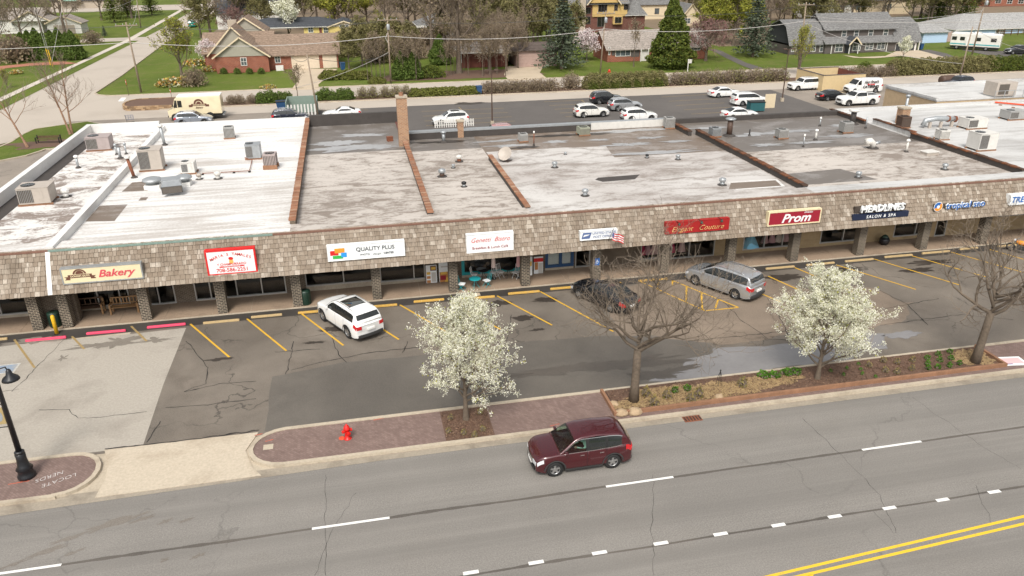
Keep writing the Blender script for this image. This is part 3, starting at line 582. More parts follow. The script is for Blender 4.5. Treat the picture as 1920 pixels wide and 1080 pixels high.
# canopy: sloped deck with individual cedar shingles
BY, BZ, TY, TZ = 45.3, 2.62, 46.5, 4.92
can = MB().add([(x, y, z) for x in (XL-.3, XR) for y, z in ((BY, BZ), (BY+.14, BZ-.02), (TY+.2, TZ-.12), (TY, TZ))], [(0, 1, 2, 3)[::-1], (4, 5, 6, 7), (0, 4, 7, 3), (3, 7, 6, 2), (2, 6, 5, 1), (1, 5, 4, 0)]).obj('canopy', 'soffit', strip)
sl_ = Vector((0, TY-BY, TZ-BZ)); SL = sl_.length; sl_.normalize(); sn_ = Vector((0, -sl_.z, sl_.y))
NR = 9; EXP = SL/NR
cand = []
rr = random.Random(11)
for r in range(NR):
    x = XL-.3+rr.uniform(-.2, 0)
    while x < XR:
        w = rr.choice([.13, .16, .19, .22, .25, .28, .31]); cand.append((x, r, w, rr.uniform(-.012, .012), rr.uniform(.05, .075), rr.random())); x += w+.016
def shingle_mb(w, L, th):
    mb = MB(); vs = []
    for s_, t in ((0, th), (L, .012)):
        for xx in (0, w):
            for tt in (.004, t): vs.append(Vector((xx, 0, 0))+sl_*s_+sn_*tt)
    return mb.add(vs, [(0, 1, 3, 2), (4, 6, 7, 5), (0, 4, 5, 1), (2, 3, 7, 6), (1, 5, 7, 3), (0, 2, 6, 4)])
cand.sort(key=lambda c: (Vector((c[0], BY, 0))-Vector((1.5, 0, 0))).length)
cache = {}; rest = MB()
for i, (x, r, w, j, th, q) in enumerate(cand):
    base = Vector((x, BY, BZ))+sl_*(r*EXP-.02+j)
    if i < 296:
        key = (w, round(th*100)//1)
        if key not in cache: cache[key] = shingle_mb(w, EXP+.12, th).mesh('shingle', 'shingle')
        link('shingle', cache[key], can, base)
    else: rest.add([Vector(v)+base for v in shingle_mb(w, EXP+.12, th).v], shingle_mb(w, EXP+.12, th).f)
rest.obj('shingles', 'shingle', can, kind='stuff')
MB().box(-18.06, -17.82, -.07, .03, 0, 1).xf(Matrix(((1, 0, 0, 0), (0, sn_.y*-1, sl_.y*SL, BY), (0, -sn_.z, sl_.z*SL, BZ), (0, 0, 0, 1)))).obj('divider_board', 'white', can)
MB().box(XL-.3, -17.9, TY-.1, TY+.12, TZ-.06, TZ+.05).obj('edge_trim', 'trimbr', can)
MB().box(-17.9, -5.3, TY-.1, TY+.12, TZ-.06, TZ+.05).obj('edge_trim', 'trimgr', can)
MB().box(-5.3, XR, TY-.1, TY+.12, TZ-.06, TZ+.05).obj('edge_trim', 'trimbr', can)
# roofs
def roofsec(x0, x1, y0, y1, mat, z=RZ): return MB().box(x0, x1, y0, y1, RZ-.25, z).obj('roof_section', mat, strip)
for x0, x1, mt in ((XL, -17.9, 'roof2'), (-17.9, -4.3, 'roof2'), (-4.3, 11, 'roof3'), (11, 31.6, 'roof5'), (31.6, XR, 'roof7')):
    MB().add([(x, y, z) for x in (x0, x1) for y, z in ((TY+.1, TZ), (48.2, TZ-.03), (48.9, RZ), (48.9, RZ-.2), (TY+.1, RZ-.2))], [(0, 1, 2, 3, 4), (9, 8, 7, 6, 5), (0, 5, 6, 1), (1, 6, 7, 2), (2, 7, 8, 3), (3, 8, 9, 4), (4, 9, 5, 0)]).obj('roof_edge', mt, strip)
roofsec(XL+.2, -17.9, 48.9, 80.3, 'roof1'); roofsec(-17.9, -4.2, 48.9, 80.3, 'roof2')
roofsec(-4.2, 4.5, 48.9, 67.1, 'roof3'); roofsec(-4.2, 4.5, 67.1, 79.3, 'roofd', RZ-.12)
roofsec(4.5, 11.1, 48.9, 66.2, 'roof3'); roofsec(4.5, 11.1, 66.2, 71, 'roofd', RZ-.05)
roofsec(11.1, 31.4, 48.9, 60.4, 'roof5'); roofsec(11.1, 31.4, 60.4, 71, 'roofb', RZ-.03)
roofsec(31.4, 50, 48.9, 59.5, 'roof3'); roofsec(31.4, 50, 59.5, 71.8, 'roofd', RZ-.03)
roofsec(50, XR, 48.9, 73.1, 'roof7')
def roofpatch(poly, mat, z=.006, name='roof_patch'): return MB().flat(poly, RZ+z).obj(name, mat, strip)
roofpatch([(11.2, 60), (21.4, 60), (21.4, 60.9), (21.9, 64.2), (18, 64.6), (11.2, 64.6)], 'roof5')
roofpatch(rect(-24.3, -23.2, 50, 77), 'roofg', name='bare_roof_strip')
roofpatch([(-17.6, 52.6), (-15.75, 52.3), (-15.75, 55.9), (-17.6, 56)], 'roofb'); roofpatch([(-16.9, 59.2), (-15.1, 59.1), (-15.5, 61.7), (-16.7, 61.6)], 'roofb')
roofpatch(rect(-15.2, -14.7, 56.6, 57.4), 'roofb')
roofpatch([(17.8, 54.4), (18.2, 53.75), (20.8, 53.85), (21.6, 55), (18.2, 54.9)], 'roofg')
roofpatch([(32.2, 49.6), (38.6, 49.7), (37.6, 53.0), (32.4, 52.6)], 'roofd'); roofpatch([(26.5, 49.8), (30.7, 49.8), (31, 51.2), (27.4, 51.3)], 'roofb', .008)
roofpatch([(27.0, 49.6), (30.9, 49.6), (31.3, 51.5), (27.2, 51.6)], 'roof2', .006)
for cx, cy, rx, ry, s in [(0, 69.3, 3, .9, 1), (-1.5, 71.5, 2.4, .8, 2), (2.4, 69, 1.2, .6, 3), (1, 74, 2.4, .6, 4)]: MB().flat(blob(cx, cy, rx, ry, s, rough=.5), RZ-.112+.001*s).obj('roof_splash', 'silver', strip)
for cx, cy, rx, ry, s in [(14, 66.5, 1.6, .5, 5), (18, 67, 1.2, .4, 6), (24, 64.5, 1.8, .5, 7), (27, 66.5, 1.4, .4, 8), (25.5, 61.2, 3.6, .45, 9), (22, 66.8, 1, .3, 15), (28.6, 64.6, 1.2, .3, 16), (13, 68.5, 1.8, .4, 10), (26, 69.6, 3.6, .5, 11), (37, 65.5, 2.2, .6, 12), (41, 66, 2, .5, 13), (45, 63, 2.2, .6, 14), (40, 61.5, 1.6, .4, 17), (36, 61.5, 1.3, .4, 18), (34, 69, 1.6, .4, 19), (47, 67, 1.4, .5, 20)]:
    MB().flat(blob(cx, cy, rx, ry, s, rough=.55), RZ-.022+.0007*s).obj('roof_splash', 'silver', strip)
for cx, cy, rx, ry, s in [(20, 69.3, 4, .4, 21), (8, 69.4, 2.2, .35, 22), (15, 65.6, 1.2, .35, 23)]: MB().flat(blob(cx, cy, rx, ry, s, rough=.55), RZ-.004+.001*(s-20)).obj('roof_puddle', 'wet', strip)
# parapets and party walls
def wall(x0, x1, y0, y1, z, mat, name='parapet'): return MB().box(x0, x1, y0, y1, RZ-.2, z).obj(name, mat, strip)
wall(XL-.02, XL+.42, 46.7, 80.52, 5.45, 'parapet'); wall(XL+.42, -18.2, 80.05, 80.53, 5.45, 'parapet'); wall(-18.2, -4.4, 80.0, 80.51, 5.2, 'parapet')
wall(-18.15, -17.7, 46.72, 80.0, 5.08, 'parapet')
wall(-4.0, 4.7, 79.0, 79.51, 5.55, 'roofg'); wall(4.7, 31.0, 70.7, 71.21, 5.15, 'roofg'); wall(31.0, 49.6, 71.5, 72.01, 5.0, 'roofg'); wall(49.6, XR, 72.9, 73.31, 4.85, 'roof7')
MB().box(4.7, 31.0, 70.69, 71.23, 5.15, 5.32).obj('parapet_flashing', 'galv', strip)
MB().box(22.5, 30.6, 70.66, 70.7, RZ, 5.28).obj('parapet_flashing', 'acwhite', strip)
def coped(x0, x1, y0, y1, z, mat, tmat, each):
    w = wall(x0, x1, y0, y1, z, mat, 'party_wall'); y = y0; tl = .3; mb = MB(); me = None; rg = random.Random(int(x0*10))
    while y < y1-.1:
        if each:
            if me is None: me = MB().box(-(x1-x0)/2-.05, (x1-x0)/2+.05, .01, tl-.01, 0, .09).mesh('coping_tile', tmat)
            link('coping_tile', me, w, ((x0+x1)/2+rg.uniform(-.012, .012), y, z-.004+rg.uniform(-.004, .008)))
        else: mb.box(x0-.05+rg.uniform(-.02, .02), x1+.05+rg.uniform(-.02, .02), y+.01, y+tl-.01, z-.005, z+.07+rg.uniform(0, .03))
        y += tl
    if not each: mb.obj('coping_tiles', tmat, w, kind='stuff')
coped(-4.36, -4.02, 48.2, 79.9, 5.12, 'wallbrick', 'coping', True)
coped(4.42, 4.74, 48.2, 68.4, 4.98, 'roofg', 'coping', True)
coped(10.94, 11.22, 48.0, 62.0, 4.95, 'roofg', 'coping', True)
coped(31.5, 31.82, 48.2, 66.8, 5.0, 'roofg', 'copingdark', False); coped(30.62, 30.94, 66.4, 70.6, 4.95, 'roofg', 'copingdark', False)
coped(49.9, 50.2, 48.2, 61.0, 5.0, 'roofg', 'copingdark', False); coped(50.22, 50.5, 61.0, 67.0, 5.05, 'roof7', 'copingdark', False); coped(49.3, 49.58, 67.0, 72.8, 4.9, 'roofg', 'copingdark', False)
# chimneys are part of the building
def chimney(x, y, w, z0, z1, mat='chimbrick', pot=True):
    c = MB().box(x-w/2, x+w/2, y-w/2, y+w/2, z0, z1).obj('chimney', mat, strip)
    MB().box(x-w/2-.06, x+w/2+.06, y-w/2-.06, y+w/2+.06, z1, z1+.14).obj('chimney_cap', 'conc', c)
    if pot: MB().lathe([(.2, z1+.14), (.2, z1+.42), (.14, z1+.42), (.14, z1+.2)], 10, (x, y, 0)).obj('chimney_pot', 'coping', c)
chimney(4.52, 69.2, .9, RZ-.3, 8.75)
chimney(9.9, 70.95, .55, RZ-.3, 6.0, pot=False)
p = gp(1690, 232, RZ); chimney(p.x, p.y, .85, RZ-.2, 6.1, pot=False)
# the taller wing at the far end
wing = thing('rear_wing', (70, 78, 0), 0, 'low tan rendered block with pale flat roof behind the far end of the strip', 'building')
MB().box(-7.2, 40, -4.2, 4.5, 0, 4.95).obj('wall', plain('tan_render', (.5, .37, .23), .8, obj=False), wing)
MB().box(-7.25, 40, -4.25, 4.55, 4.95, 5.1).obj('roof', 'roof7', wing); MB().sweep([(-7.15, -4.15), (-7.15, 4.45), (40, 4.45)], .3, 5.1, 5.35).obj('parapet', 'roof7', wing)
# ================================================================== SIGNS
def FT(x=0., y=0., z=0., rot=0.): return Matrix.Translation((x, y, z)) @ Matrix.Rotation(rot, 4, 'Y') @ Matrix.Rotation(pi/2, 4, 'X')
SY = 45.45
def sign_at(tl, br, label):
    a = wp(*tl, SY); b = wp(*br, SY); x0, x1, z1, z0 = a.x, b.x, a.z, b.z
    t = thing('shop_sign', ((x0+x1)/2, SY, (z0+z1)/2), 0, label, 'sign'); return t, x1-x0, z1-z0
def ell(mb, cx, cz, rx, rz, y, n=20, a0=0, a1=2*pi, inner=0.):
    if inner <= 0: mb.add([(cx+rx*cos(a0+(a1-a0)*i/n), y, cz+rz*sin(a0+(a1-a0)*i/n)) for i in range(n+(0 if a1-a0 > 6.2 else 1))], [tuple(range(n+(0 if a1-a0 > 6.2 else 1)))])
    else:
        for i in range(n):
            A, B = a0+(a1-a0)*i/n, a0+(a1-a0)*(i+1)/n
            mb.quad((cx+rx*cos(A), y, cz+rz*sin(A)), (cx+rx*cos(B), y, cz+rz*sin(B)), (cx+rx*inner*cos(B), y, cz+rz*inner*sin(B)), (cx+rx*inner*cos(A), y, cz+rz*inner*sin(A)))
    return mb
def cabinet(t, w, h, cab, face, d=.34, fr=.07, y0=0.):
    MB().box(-w/2, w/2, .012, d, -h/2, h/2).obj('cabinet', cab, t)
    MB().box(-w/2+fr, w/2-fr, 0, .013, -h/2+fr, h/2-fr).obj('face', face, t)
    mb = MB()
    for a in ((-w/2, w/2, -.02, .013, h/2-fr, h/2), (-w/2, w/2, -.02, .013, -h/2, -h/2+fr), (-w/2, -w/2+fr, -.018, .013, -h/2+fr, h/2-fr), (w/2-fr, w/2, -.018, .013, -h/2+fr, h/2-fr)): mb.box(*a)
    mb.obj('frame', cab, t)
def P_(n, c, r=.5): M[n] = plain(n, c, r, var=.04); return n
P_('s_tanb', (.4, .3, .14)); P_('s_brick', (.34, .012, .012)); P_('s_cream', (.72, .62, .4)); P_('s_pinkred', (.6, .075, .1)); P_('s_red', (.62, .015, .015)); P_('s_dkbrown', (.13, .05, .03)); P_('s_white', (.8, .82, .82)); P_('s_navy', (.012, .02, .05)); P_('s_maroon', (.3, .012, .03)); P_('s_blue', (.02, .13, .42)); P_('s_ink', (.05, .06, .07)); P_('s_orange', (.85, .3, .03)); P_('s_green', (.03, .42, .06)); P_('s_sky', (.03, .3, .72)); P_('s_gold', (.75, .52, .2)); P_('s_skin', (.75, .45, .12)); P_('s_grey', (.3, .32, .33)); P_('s_usps', (.1, .15, .32)); P_('s_lime', (.35, .5, .12))
# bakery
t, w, h = sign_at((111, 505), (270, 521), 'long cream cabinet sign reading Bakery in red script letters'); h = 1.0
cabinet(t, w, h, 'galv', 's_cream')
text('Bakery', .62, 's_pinkred', t, FT(.72, -.012, 0), shear=.35, bold=.012, sx=1.12)
lg = MB(); ell(lg, -1.2, .1, .36, .3, -.01, 20, 0, pi, .72); ell(lg, -1.2, .1, .22, .2, -.01, 16, 0, pi); lg.add([(-1.85, -.01, -.13), (-.55, -.01, -.13), (-.55, -.01, .07), (-1.85, -.01, .07)], [(0, 1, 2, 3)])
lg.add([(-2.05, -.008, -.24), (-1.75, -.008, -.24), (-1.75, -.008, -.04), (-2.05, -.008, -.04), (-1.95, -.008, -.14)], [(0, 1, 2, 3, 4)]); lg.add([(-.65, -.008, -.24), (-.35, -.008, -.24), (-.45, -.008, -.14), (-.35, -.008, -.04), (-.65, -.008, -.04)], [(0, 1, 2, 3, 4)])
lg.obj('emblem', 's_dkbrown', t); text('DOUGH GUYS', .15, 's_cream', t, FT(-1.2, -.016, -.03), sx=1.05, bold=.004)
# tamales
t, w, h = sign_at((382, 471), (484, 510), 'red framed white sign with arched red lettering and a phone number'); cabinet(t, w, h, 's_red', 's_white', fr=.1)
for i, ch in enumerate("MARIA'S TAMALES"):
    a = radians(118-56*i/14); r = 2.35; text(ch, .25, 's_red', t, FT(r*cos(a), -.012, -1.86+r*sin(a), (pi/2-a)*.75), bold=.002)
text('Y CHAMPURRADO', .2, 's_red', t, FT(0, -.012, -.14), bold=.002); text('708-586-2251', .33, 's_red', t, FT(0, -.012, -.52), bold=.003)
MB().box(-.72, .72, -.012, 0, -.33, -.25).obj('strapline', 's_red', t); text('AUTHENTIC MEXICAN FOOD', .07, 's_white', t, FT(0, -.02, -.29))
mb = MB(); ell(mb, 0, .02, .13, .16, -.012, 14); mb.obj('emblem', 's_skin', t); ell(MB(), 0, .22, .14, .1, -.014, 12).obj('emblem', 's_red', t)
# photo centre
t, w, h = sign_at((612, 462), (760, 479), 'long pale grey sign with overlapping coloured squares and dark capitals'); cabinet(t, w, h, 's_white', 's_white', fr=.03)
for k, (x, z, ww, hh, c) in enumerate([(-1.95, .02, .5, .3, 's_red'), (-1.62, .16, .6, .3, 's_orange'), (-1.75, -.26, .62, .2, 's_green'), (-1.38, -.13, .34, .3, 's_sky')]): MB().box(x-ww/2, x+ww/2, -.012-.003*k, 0, z-hh/2, z+hh/2).obj('emblem', c, t)
text('QUALITY PLUS', .36, 's_ink', t, FT(.55, -.012, .14), bold=.003, sx=1.0); text('PHOTO', .17, 's_ink', t, FT(-.1, -.012, -.22)); text('design', .2, 's_grey', t, FT(.62, -.012, -.22), shear=.35); text('CENTER', .17, 's_ink', t, FT(1.36, -.012, -.22), bold=.004)
# bistro
t, w, h = sign_at((874, 441), (963, 468), 'white breakfast and lunch cafe sign in red script'); cabinet(t, w, h, 's_white', 's_white', fr=.02)
text('Genetti  Bistro', .42, 's_red', t, FT(0, -.012, .2), shear=.4, bold=-.004); text('Breakfast & Lunch Café', .235, 's_maroon', t, FT(0, -.012, -.32), sx=1.05)
# post office
t, w, h = sign_at((1088, 435), (1157, 446), 'small white post office sign with blue eagle emblem'); cabinet(t, w, h, 's_white', 's_white', fr=.02)
MB().add([(-1.18, -.012, -.2), (-.62, -.012, -.2), (-.5, -.012, .22), (-1.08, -.012, .22)], [(0, 1, 2, 3)]).obj('emblem', 's_usps', t)
MB().add([(-1.08, -.016, -.06), (-.72, -.016, .02), (-.62, -.016, .1), (-1.0, -.016, .08)], [(0, 1, 2, 3)]).obj('emblem', 's_white', t)
text('UNITED STATES', .23, 's_usps', t, FT(.38, -.012, .13)); text('POST OFFICE', .23, 's_usps', t, FT(.3, -.012, -.12))
# couture
t, w, h = sign_at((1249, 418), (1366, 430), 'long red board with gold script under three spot lamps'); cabinet(t, w, h, 's_brick', 's_brick', fr=.02)
text('Elegant   Couture', .5, 's_gold', t, FT(0, -.012, -.13), shear=.4, bold=-.008, sx=1.05)
for x in (-1.5, .1, 1.55):
    l = MB().bar((x, .3, h/2), (x, -.35, h/2+.05), .03).obj('lamp_arm', 'black', t); MB().lathe([(.04, .12), (.1, 0), (.1, -.06)], 8, (x, -.35, h/2-.05)).obj('lamp_head', 'dkgreen', l)
# prom
t, w, h = sign_at((1442, 398), (1537, 417), 'maroon cabinet sign with large white italic letters and cream frame'); cabinet(t, w, h, 's_cream', 's_maroon', fr=.09)
text('Prom', .85, 's_white', t, FT(.1, -.012, -.06), shear=.3, bold=.02, sx=1.15); text('Dresses', .2, 's_white', t, FT(1.0, -.014, .33), shear=.3)
# salon
t, w, h = sign_at((1603, 388), (1704, 400), 'raised white block letters over a dark salon board')
MB().box(-w/2, w/2, .012, .4, -.62, -.22).obj('board', 's_navy', t); text('SALON & SPA', .3, 's_white', t, FT(0, -.0, -.43), shear=.15, space=1.35, bold=.006)
text('HEADLINES', .66, 's_white', t, FT(.05, .1, .12), shear=.2, bold=.012, ext=.1, sx=1.02); MB().box(-w/2+.2, w/2-.2, .2, .4, -.12, .3).obj('raceway', 'soffit', t)
# shaved ice
t, w, h = sign_at((1758, 377), (1848, 392), 'blue outlined lettering beside a round orange and blue wave emblem')
text('tropical sno', .66, 's_white', t, FT(.35, .06, 0), bold=.03, ext=.04, sx=1.02); text('tropical sno', .66, 's_blue', t, FT(.35, .0, 0), bold=.0, ext=.02, sx=1.02)
mb = MB(); ell(mb, -1.95, .02, .36, .36, 0, 20); mb.obj('emblem', 's_white', t); ell(MB(), -1.95, .02, .32, .32, -.01, 16, .6, 4.2, .35).obj('emblem', 's_blue', t); ell(MB(), -1.95, .02, .32, .32, -.012, 16, 3.6, 7.2, .45).obj('emblem', 's_orange', t); MB().box(-2.1, 2.1, .12, .5, -.1, .1).obj('raceway', 'soffit', t)
# trend
t, w, h = sign_at((1897, 366), (1990, 378), 'pale board with blue capital letters at the far end of the canopy'); MB().box(-w/2, w/2, .012, .5, -.38, .38).obj('board', 's_white', t); text('TRE', .62, 's_blue', t, FT(-w/2+.12, -.0, 0), shear=.12, bold=.015, align='LEFT')
# flag by the post office
p = wp(1143, 440, 45.3); t = thing('flag', (p.x, 45.3, 3.0), 0, 'small American flag hanging from an angled pole by the post office sign', 'flag')
MB().tube([(0, .25, 0), (0, -.7, 1.25)], .018, 6).obj('pole', 'black', t)
def cloth(x0, x1, z0, z1, mat, nm='cloth'):
    mb = MB(); n = 10
    for i in range(n):
        for q in (0, 1):
            s = (i+q)/n; x = x0+(x1-x0)*s; y = -.55-.12*sin(s*7)+.1*s
            mb.v += [(x, y, z0-.35*s), (x, y, z1-.35*s)]
        k = len(mb.v); mb.f.append((k-4, k-2, k-1, k-3)); mb.m.append(0)
    return mb.obj(nm, mat, t)
for i in range(7): cloth(0, .8, .94-.075*(i+1), .94-.075*i, 's_red' if i % 2 == 0 else 's_white', 'stripe')
cloth(0, .34, .66, .96, 's_usps', 'canton')
# ================================================================== POSTERS, SHOP DISPLAY, FURNITURE
def poster(px0, py0, px1, py1, label, bands, y=47.9, cat='poster'):
    a, b = wp(px0, py0, y), wp(px1, py1, y); w, h = b.x-a.x, a.z-b.z
    t = thing('menu_banner', ((a.x+b.x)/2, y, b.z), 0, label, cat)
    MB().box(-w/2, w/2, 0, .02, 0, h).obj('panel', 's_white', t)
    lg_ = b.z-.118
    if lg_ > .03: MB().box(-.02, .02, .02, .05, -lg_, .2).obj('stand', 'alu', t)
    for i, (u0, u1, v0, v1, c) in enumerate(bands): MB().box(-w/2+u0*w, -w/2+u1*w, -.006-.002*i, 0, v0*h, v1*h).obj('print', c, t)
P_('s_food', (.5, .22, .07)); P_('s_yolk', (.72, .45, .08)); P_('s_drink', (.62, .05, .09)); P_('s_grey2', (.55, .53, .5))
poster(798, 498, 820, 531, 'white menu poster with a column of dishes beside the cafe door', [(.05, .4, .05, .2, 's_food'), (.05, .4, .28, .42, 's_food'), (.05, .4, .5, .64, 's_yolk'), (.4, .95, .7, .96, 's_dkbrown'), (.5, .9, .75, .9, 's_yolk'), (.5, .9, .1, .6, 's_grey2')])
poster(822, 489, 845, 530, 'tall poster with a fried breakfast plate beside the brick column', [(.05, .95, .02, .5, 's_food'), (.5, .95, .04, .25, 's_yolk'), (.1, .6, .15, .35, 's_maroon'), (.15, .7, .4, .5, 's_yolk'), (.2, .8, .7, .76, 's_grey2')])
poster(977, 483, 998, 516, 'white poster with red drinks hanging beside the cafe window', [(.1, .3, .4, .65, 's_drink'), (.38, .6, .5, .85, 's_drink'), (.7, .95, .5, .75, 's_yolk'), (.1, .6, .05, .3, 's_grey2')], 46.9)
poster(1001, 482, 1018, 515, 'narrow poster with a red header next to the post office window', [(0, 1, .72, .92, 's_red'), (.1, .45, .3, .7, 's_food'), (.5, .95, .1, .65, 's_grey2')], 47.9)
a, b = bx(1022), bx(1075)
t = thing('window_blind', ((a+b)/2, FY+.1, .5), 0, 'white blinds with red header filling the post office window', 'blind'); MB().box((a-b)/2+.12, (b-a)/2-.12, 0, .02, 0, 1.75).obj('blind', 's_white', t); MB().box((a-b)/2+.12, (b-a)/2-.12, -.01, .0, 1.75, 2.25).obj('header', 's_red', t)
a, b = bx(398), bx(535); t = thing('window_banner', ((a+b)/2, FY-.06, 1.95), 0, 'green strip banner lettered along the top of the tamale shop window', 'banner'); w = b-a
MB().box(-w/2, w/2, 0, .02, -.18, .2).obj('banner', 's_lime', t)
for s_, x in (('TACOS', -.36), ('CERVEZA', -.02), ('MICHELADAS', .32)): text(s_, .2, 's_dkbrown', t, FT(x*w, -.008, 0), ext=.002)
def dress(px, z0, z1, wtop, wbot, mat, label, y=FY+.42, gr='dresses on display'):
    x = bx(px); t = thing('dress', (x, y, .13), 0, label, 'dress', None)
    mb = MB(); n = 16; prof = [(.03, z1+.15), (wtop*.55, z1), (wtop*.5, z1-.25), (wtop*.4, z1-.45), (wbot*.6, (z0+z1)/2-.15), (wbot, z0)]
    for r, z in prof:
        for j in range(n): a_ = 2*pi*j/n; k = 1+.1*sin(a_*6)*(1 if z < z1-.4 else 0); mb.v.append((r*k*cos(a_), r*.7*k*sin(a_), z))
    for i in range(len(prof)-1):
        for j in range(n): j2 = (j+1) % n; mb.f.append((i*n+j, (i+1)*n+j, (i+1)*n+j2, i*n+j2)); mb.m.append(0)
    mb.obj('gown', mat, t, True); MB().tube([(0, 0, 0), (0, 0, z1)], .02, 6).obj('stand', 'black', t)
P_('d_blue', (.25, .62, .85)); P_('d_pink', (.78, .46, .46)); P_('d_mauve', (.66, .33, .37)); P_('d_hot', (.7, .04, .15)); P_('d_pale', (.82, .66, .6))
dress(1409, .3, 1.75, .3, .75, 'd_blue', 'wide sky blue ball gown in the prom shop window')
for px, m_, lb in [(1437, 'd_pink', 'dusty pink gown next to the blue ball gown'), (1450, 'd_mauve', 'mauve gown in the middle of the prom window rail'), (1463, 'd_pale', 'pale blush gown towards the end of the prom window rail'), (1476, 'd_mauve', 'last mauve gown by the prom shop column')]: dress(px, .5, 1.8, .24, .3, m_, lb)
for px, m_, lb in [(1206, 'd_hot', 'crimson gown at the left edge of the couture window'), (1217, 'd_mauve', 'mauve gown beside the crimson gown in the couture window'), (1229, 'd_pink', 'rose gown in the couture window'), (1239, 'd_pale', 'pale pink gown at the right edge of the narrow couture window'), (1262, 'd_hot', 'hot pink gown behind the couture entrance glass'), (1281, 'd_pink', 'light pink gown behind the couture entrance glass')]: dress(px, .4, 1.8, .24, .32, m_, lb)
p = wp(1121, 491, 46.0); t = thing('parking_sign', (15.43, 46.0, p.z-.25), 0, 'small blue accessible parking sign fixed to a brick column', 'sign'); MB().box(-.17, .17, 0, .025, 0, .5).obj('plate', 's_blue', t); ell(MB(), 0, .24, .09, .11, -.004, 14, 0, 2*pi, .7).obj('symbol', 's_white', t); MB().box(-.02, .03, -.004, 0, .25, .4).obj('symbol', 's_white', t)
# pavement cafe
def cafe_table(px, py, mat, label, r=.38):
    p = gp(px, py, .75); t = thing('cafe_table', (p.x, max(46.4, min(p.y, 47.9)), .118), 0, label, 'table')
    MB().lathe([(r, .68), (r, .71), (.02, .715)], 18).obj('table_top', mat, t)
    for k in range(3): a = 2*pi*k/3; MB().tube([(.05*cos(a), .05*sin(a), .68), (.1*cos(a), .1*sin(a), .35), (.3*cos(a), .3*sin(a), .0)], .014, 5).obj('leg', mat, t)
def cafe_chair(px, py, rot, mat, label, seatm=None, y=None):
    p = gp(px, py, .5); yy = y or max(46.35, min(p.y, 48.0)); t = thing('cafe_chair', (p.x, yy, .118), rot, label, 'chair')
    MB().box(-.2, .2, -.2, .2, .43, .47).obj('seat', seatm or mat, t)
    mb = MB()
    for x in (-.18, .18): mb.bar((x, .2, .45), (x, .3, .92), .025)
    for i in range(4): mb.bar((-.18+.12*i, .22, .5), (-.18+.12*i, .3, .9), .03, .012)
    mb.bar((-.2, .3, .92), (.2, .3, .92), .03); mb.obj('backrest', mat, t)
    for x in (-.18, .18):
        MB().bar((x, -.2, 0), (x, .22, .5), .022).obj('leg', mat, t); MB().bar((x*.9, .25, 0), (x*.9, -.18, .46), .022).obj('leg', mat, t)
cafe_table(893, 530, 'teal', 'round turquoise cafe table between two turquoise chairs')
cafe_chair(869, 541, radians(65), 'teal', 'turquoise folding chair with pale cushion, beside the brick column', 's_white', 46.3); cafe_chair(914, 531, radians(-65), 'teal', 'turquoise folding chair with pale cushion, between table and umbrella stand', 's_white', 46.5)
cafe_table(899, 497, 'galv', 'pale round table at the back against the cafe window', .36); cafe_table(906, 508, 'black', 'small dark round table under the cafe window'); cafe_table(953, 504, 'black', 'dark round table beside the folded pink umbrella')
for px, py, r_, lb in [(890, 515, 1.2, 'white folding chair turned to the small dark table'), (924, 512, -.6, 'white folding chair backed to the folded pale umbrella'), (938, 511, .5, 'white folding chair left of the dark table by the pink umbrella'), (967, 512, -.8, 'white folding chair under the folded pink umbrella')]: cafe_chair(px, py, r_, 'white', lb)
for px, m_, lb, yy in [(925, 'd_pale', 'folded pale green parasol on the cafe pavement', 47.7), (972, 'd_pink', 'folded pink parasol at the end of the cafe window', 47.5)]:
    x = wp(px, 495, yy).x; t = thing('parasol', (x, yy, .118), 0, lb, 'parasol'); MB().tube([(0, 0, 0), (0, 0, 2.3)], .02, 6).obj('pole', 'alu', t); MB().lathe([(.2, .03), (.2, 0.), (.03, .0)][::-1], 10).obj('base', 'black', t); MB().lathe([(.16, .85), (.13, 1.4), (.05, 2.2), (.01, 2.35)], 9).obj('canopy', m_, t)
def bench(x, y, rot, mat, metal, label, slats=7, w=1.5, z=.118, arm=True):
    t = thing('bench', (x, y, z), rot, label, 'bench')
    for i in range(5): MB().box(-w/2, w/2, -.25+.1*i, -.17+.1*i, .42, .45).obj('seat_slat', mat, t)
    if slats > 3:
        mb = MB().box(-w/2, w/2, .26, .3, .88, .96).box(-w/2, w/2, .25, .29, .5, .56); mb.obj('back_rail', mat, t)
        for i in range(slats): x_ = -w/2+.1+(w-.2)*i/(slats-1); MB().box(x_-.035, x_+.035, .265, .29, .56, .88).obj('back_slat', mat, t)
    else:
        for i in range(slats): MB().box(-w/2, w/2, .25, .28, .52+.15*i, .64+.15*i).obj('back_slat', mat, t)
    for s in (-1, 1):
        MB().box(s*w/2-.05, s*w/2+.05, -.27, -.18, 0, .62).obj('leg', metal, t); MB().box(s*w/2-.05, s*w/2+.05, .22, .31, 0, .9).obj('leg', metal, t); MB().box(s*w/2-.05, s*w/2+.05, -.29, .25, .62, .67).obj('armrest', metal, t)
x = wp(170, 582, 47.8).x; bench(x, 47.85, 0, 'wood', 'woodlt', 'dark slatted bench with pale log ends outside the bakery window', 5, 1.45)
x = wp(236, 578, 47.7).x; bench(x, 47.6, 0, 'woodlt', 'woodlt', 'large brown wooden bench beside the bakery column', 8, 1.6)
p = gp(92, 268, .1); bench(p.x, p.y, radians(-8), 'wood', 'black', 'black backed bench on the grass island', 2, 2.6, .115)
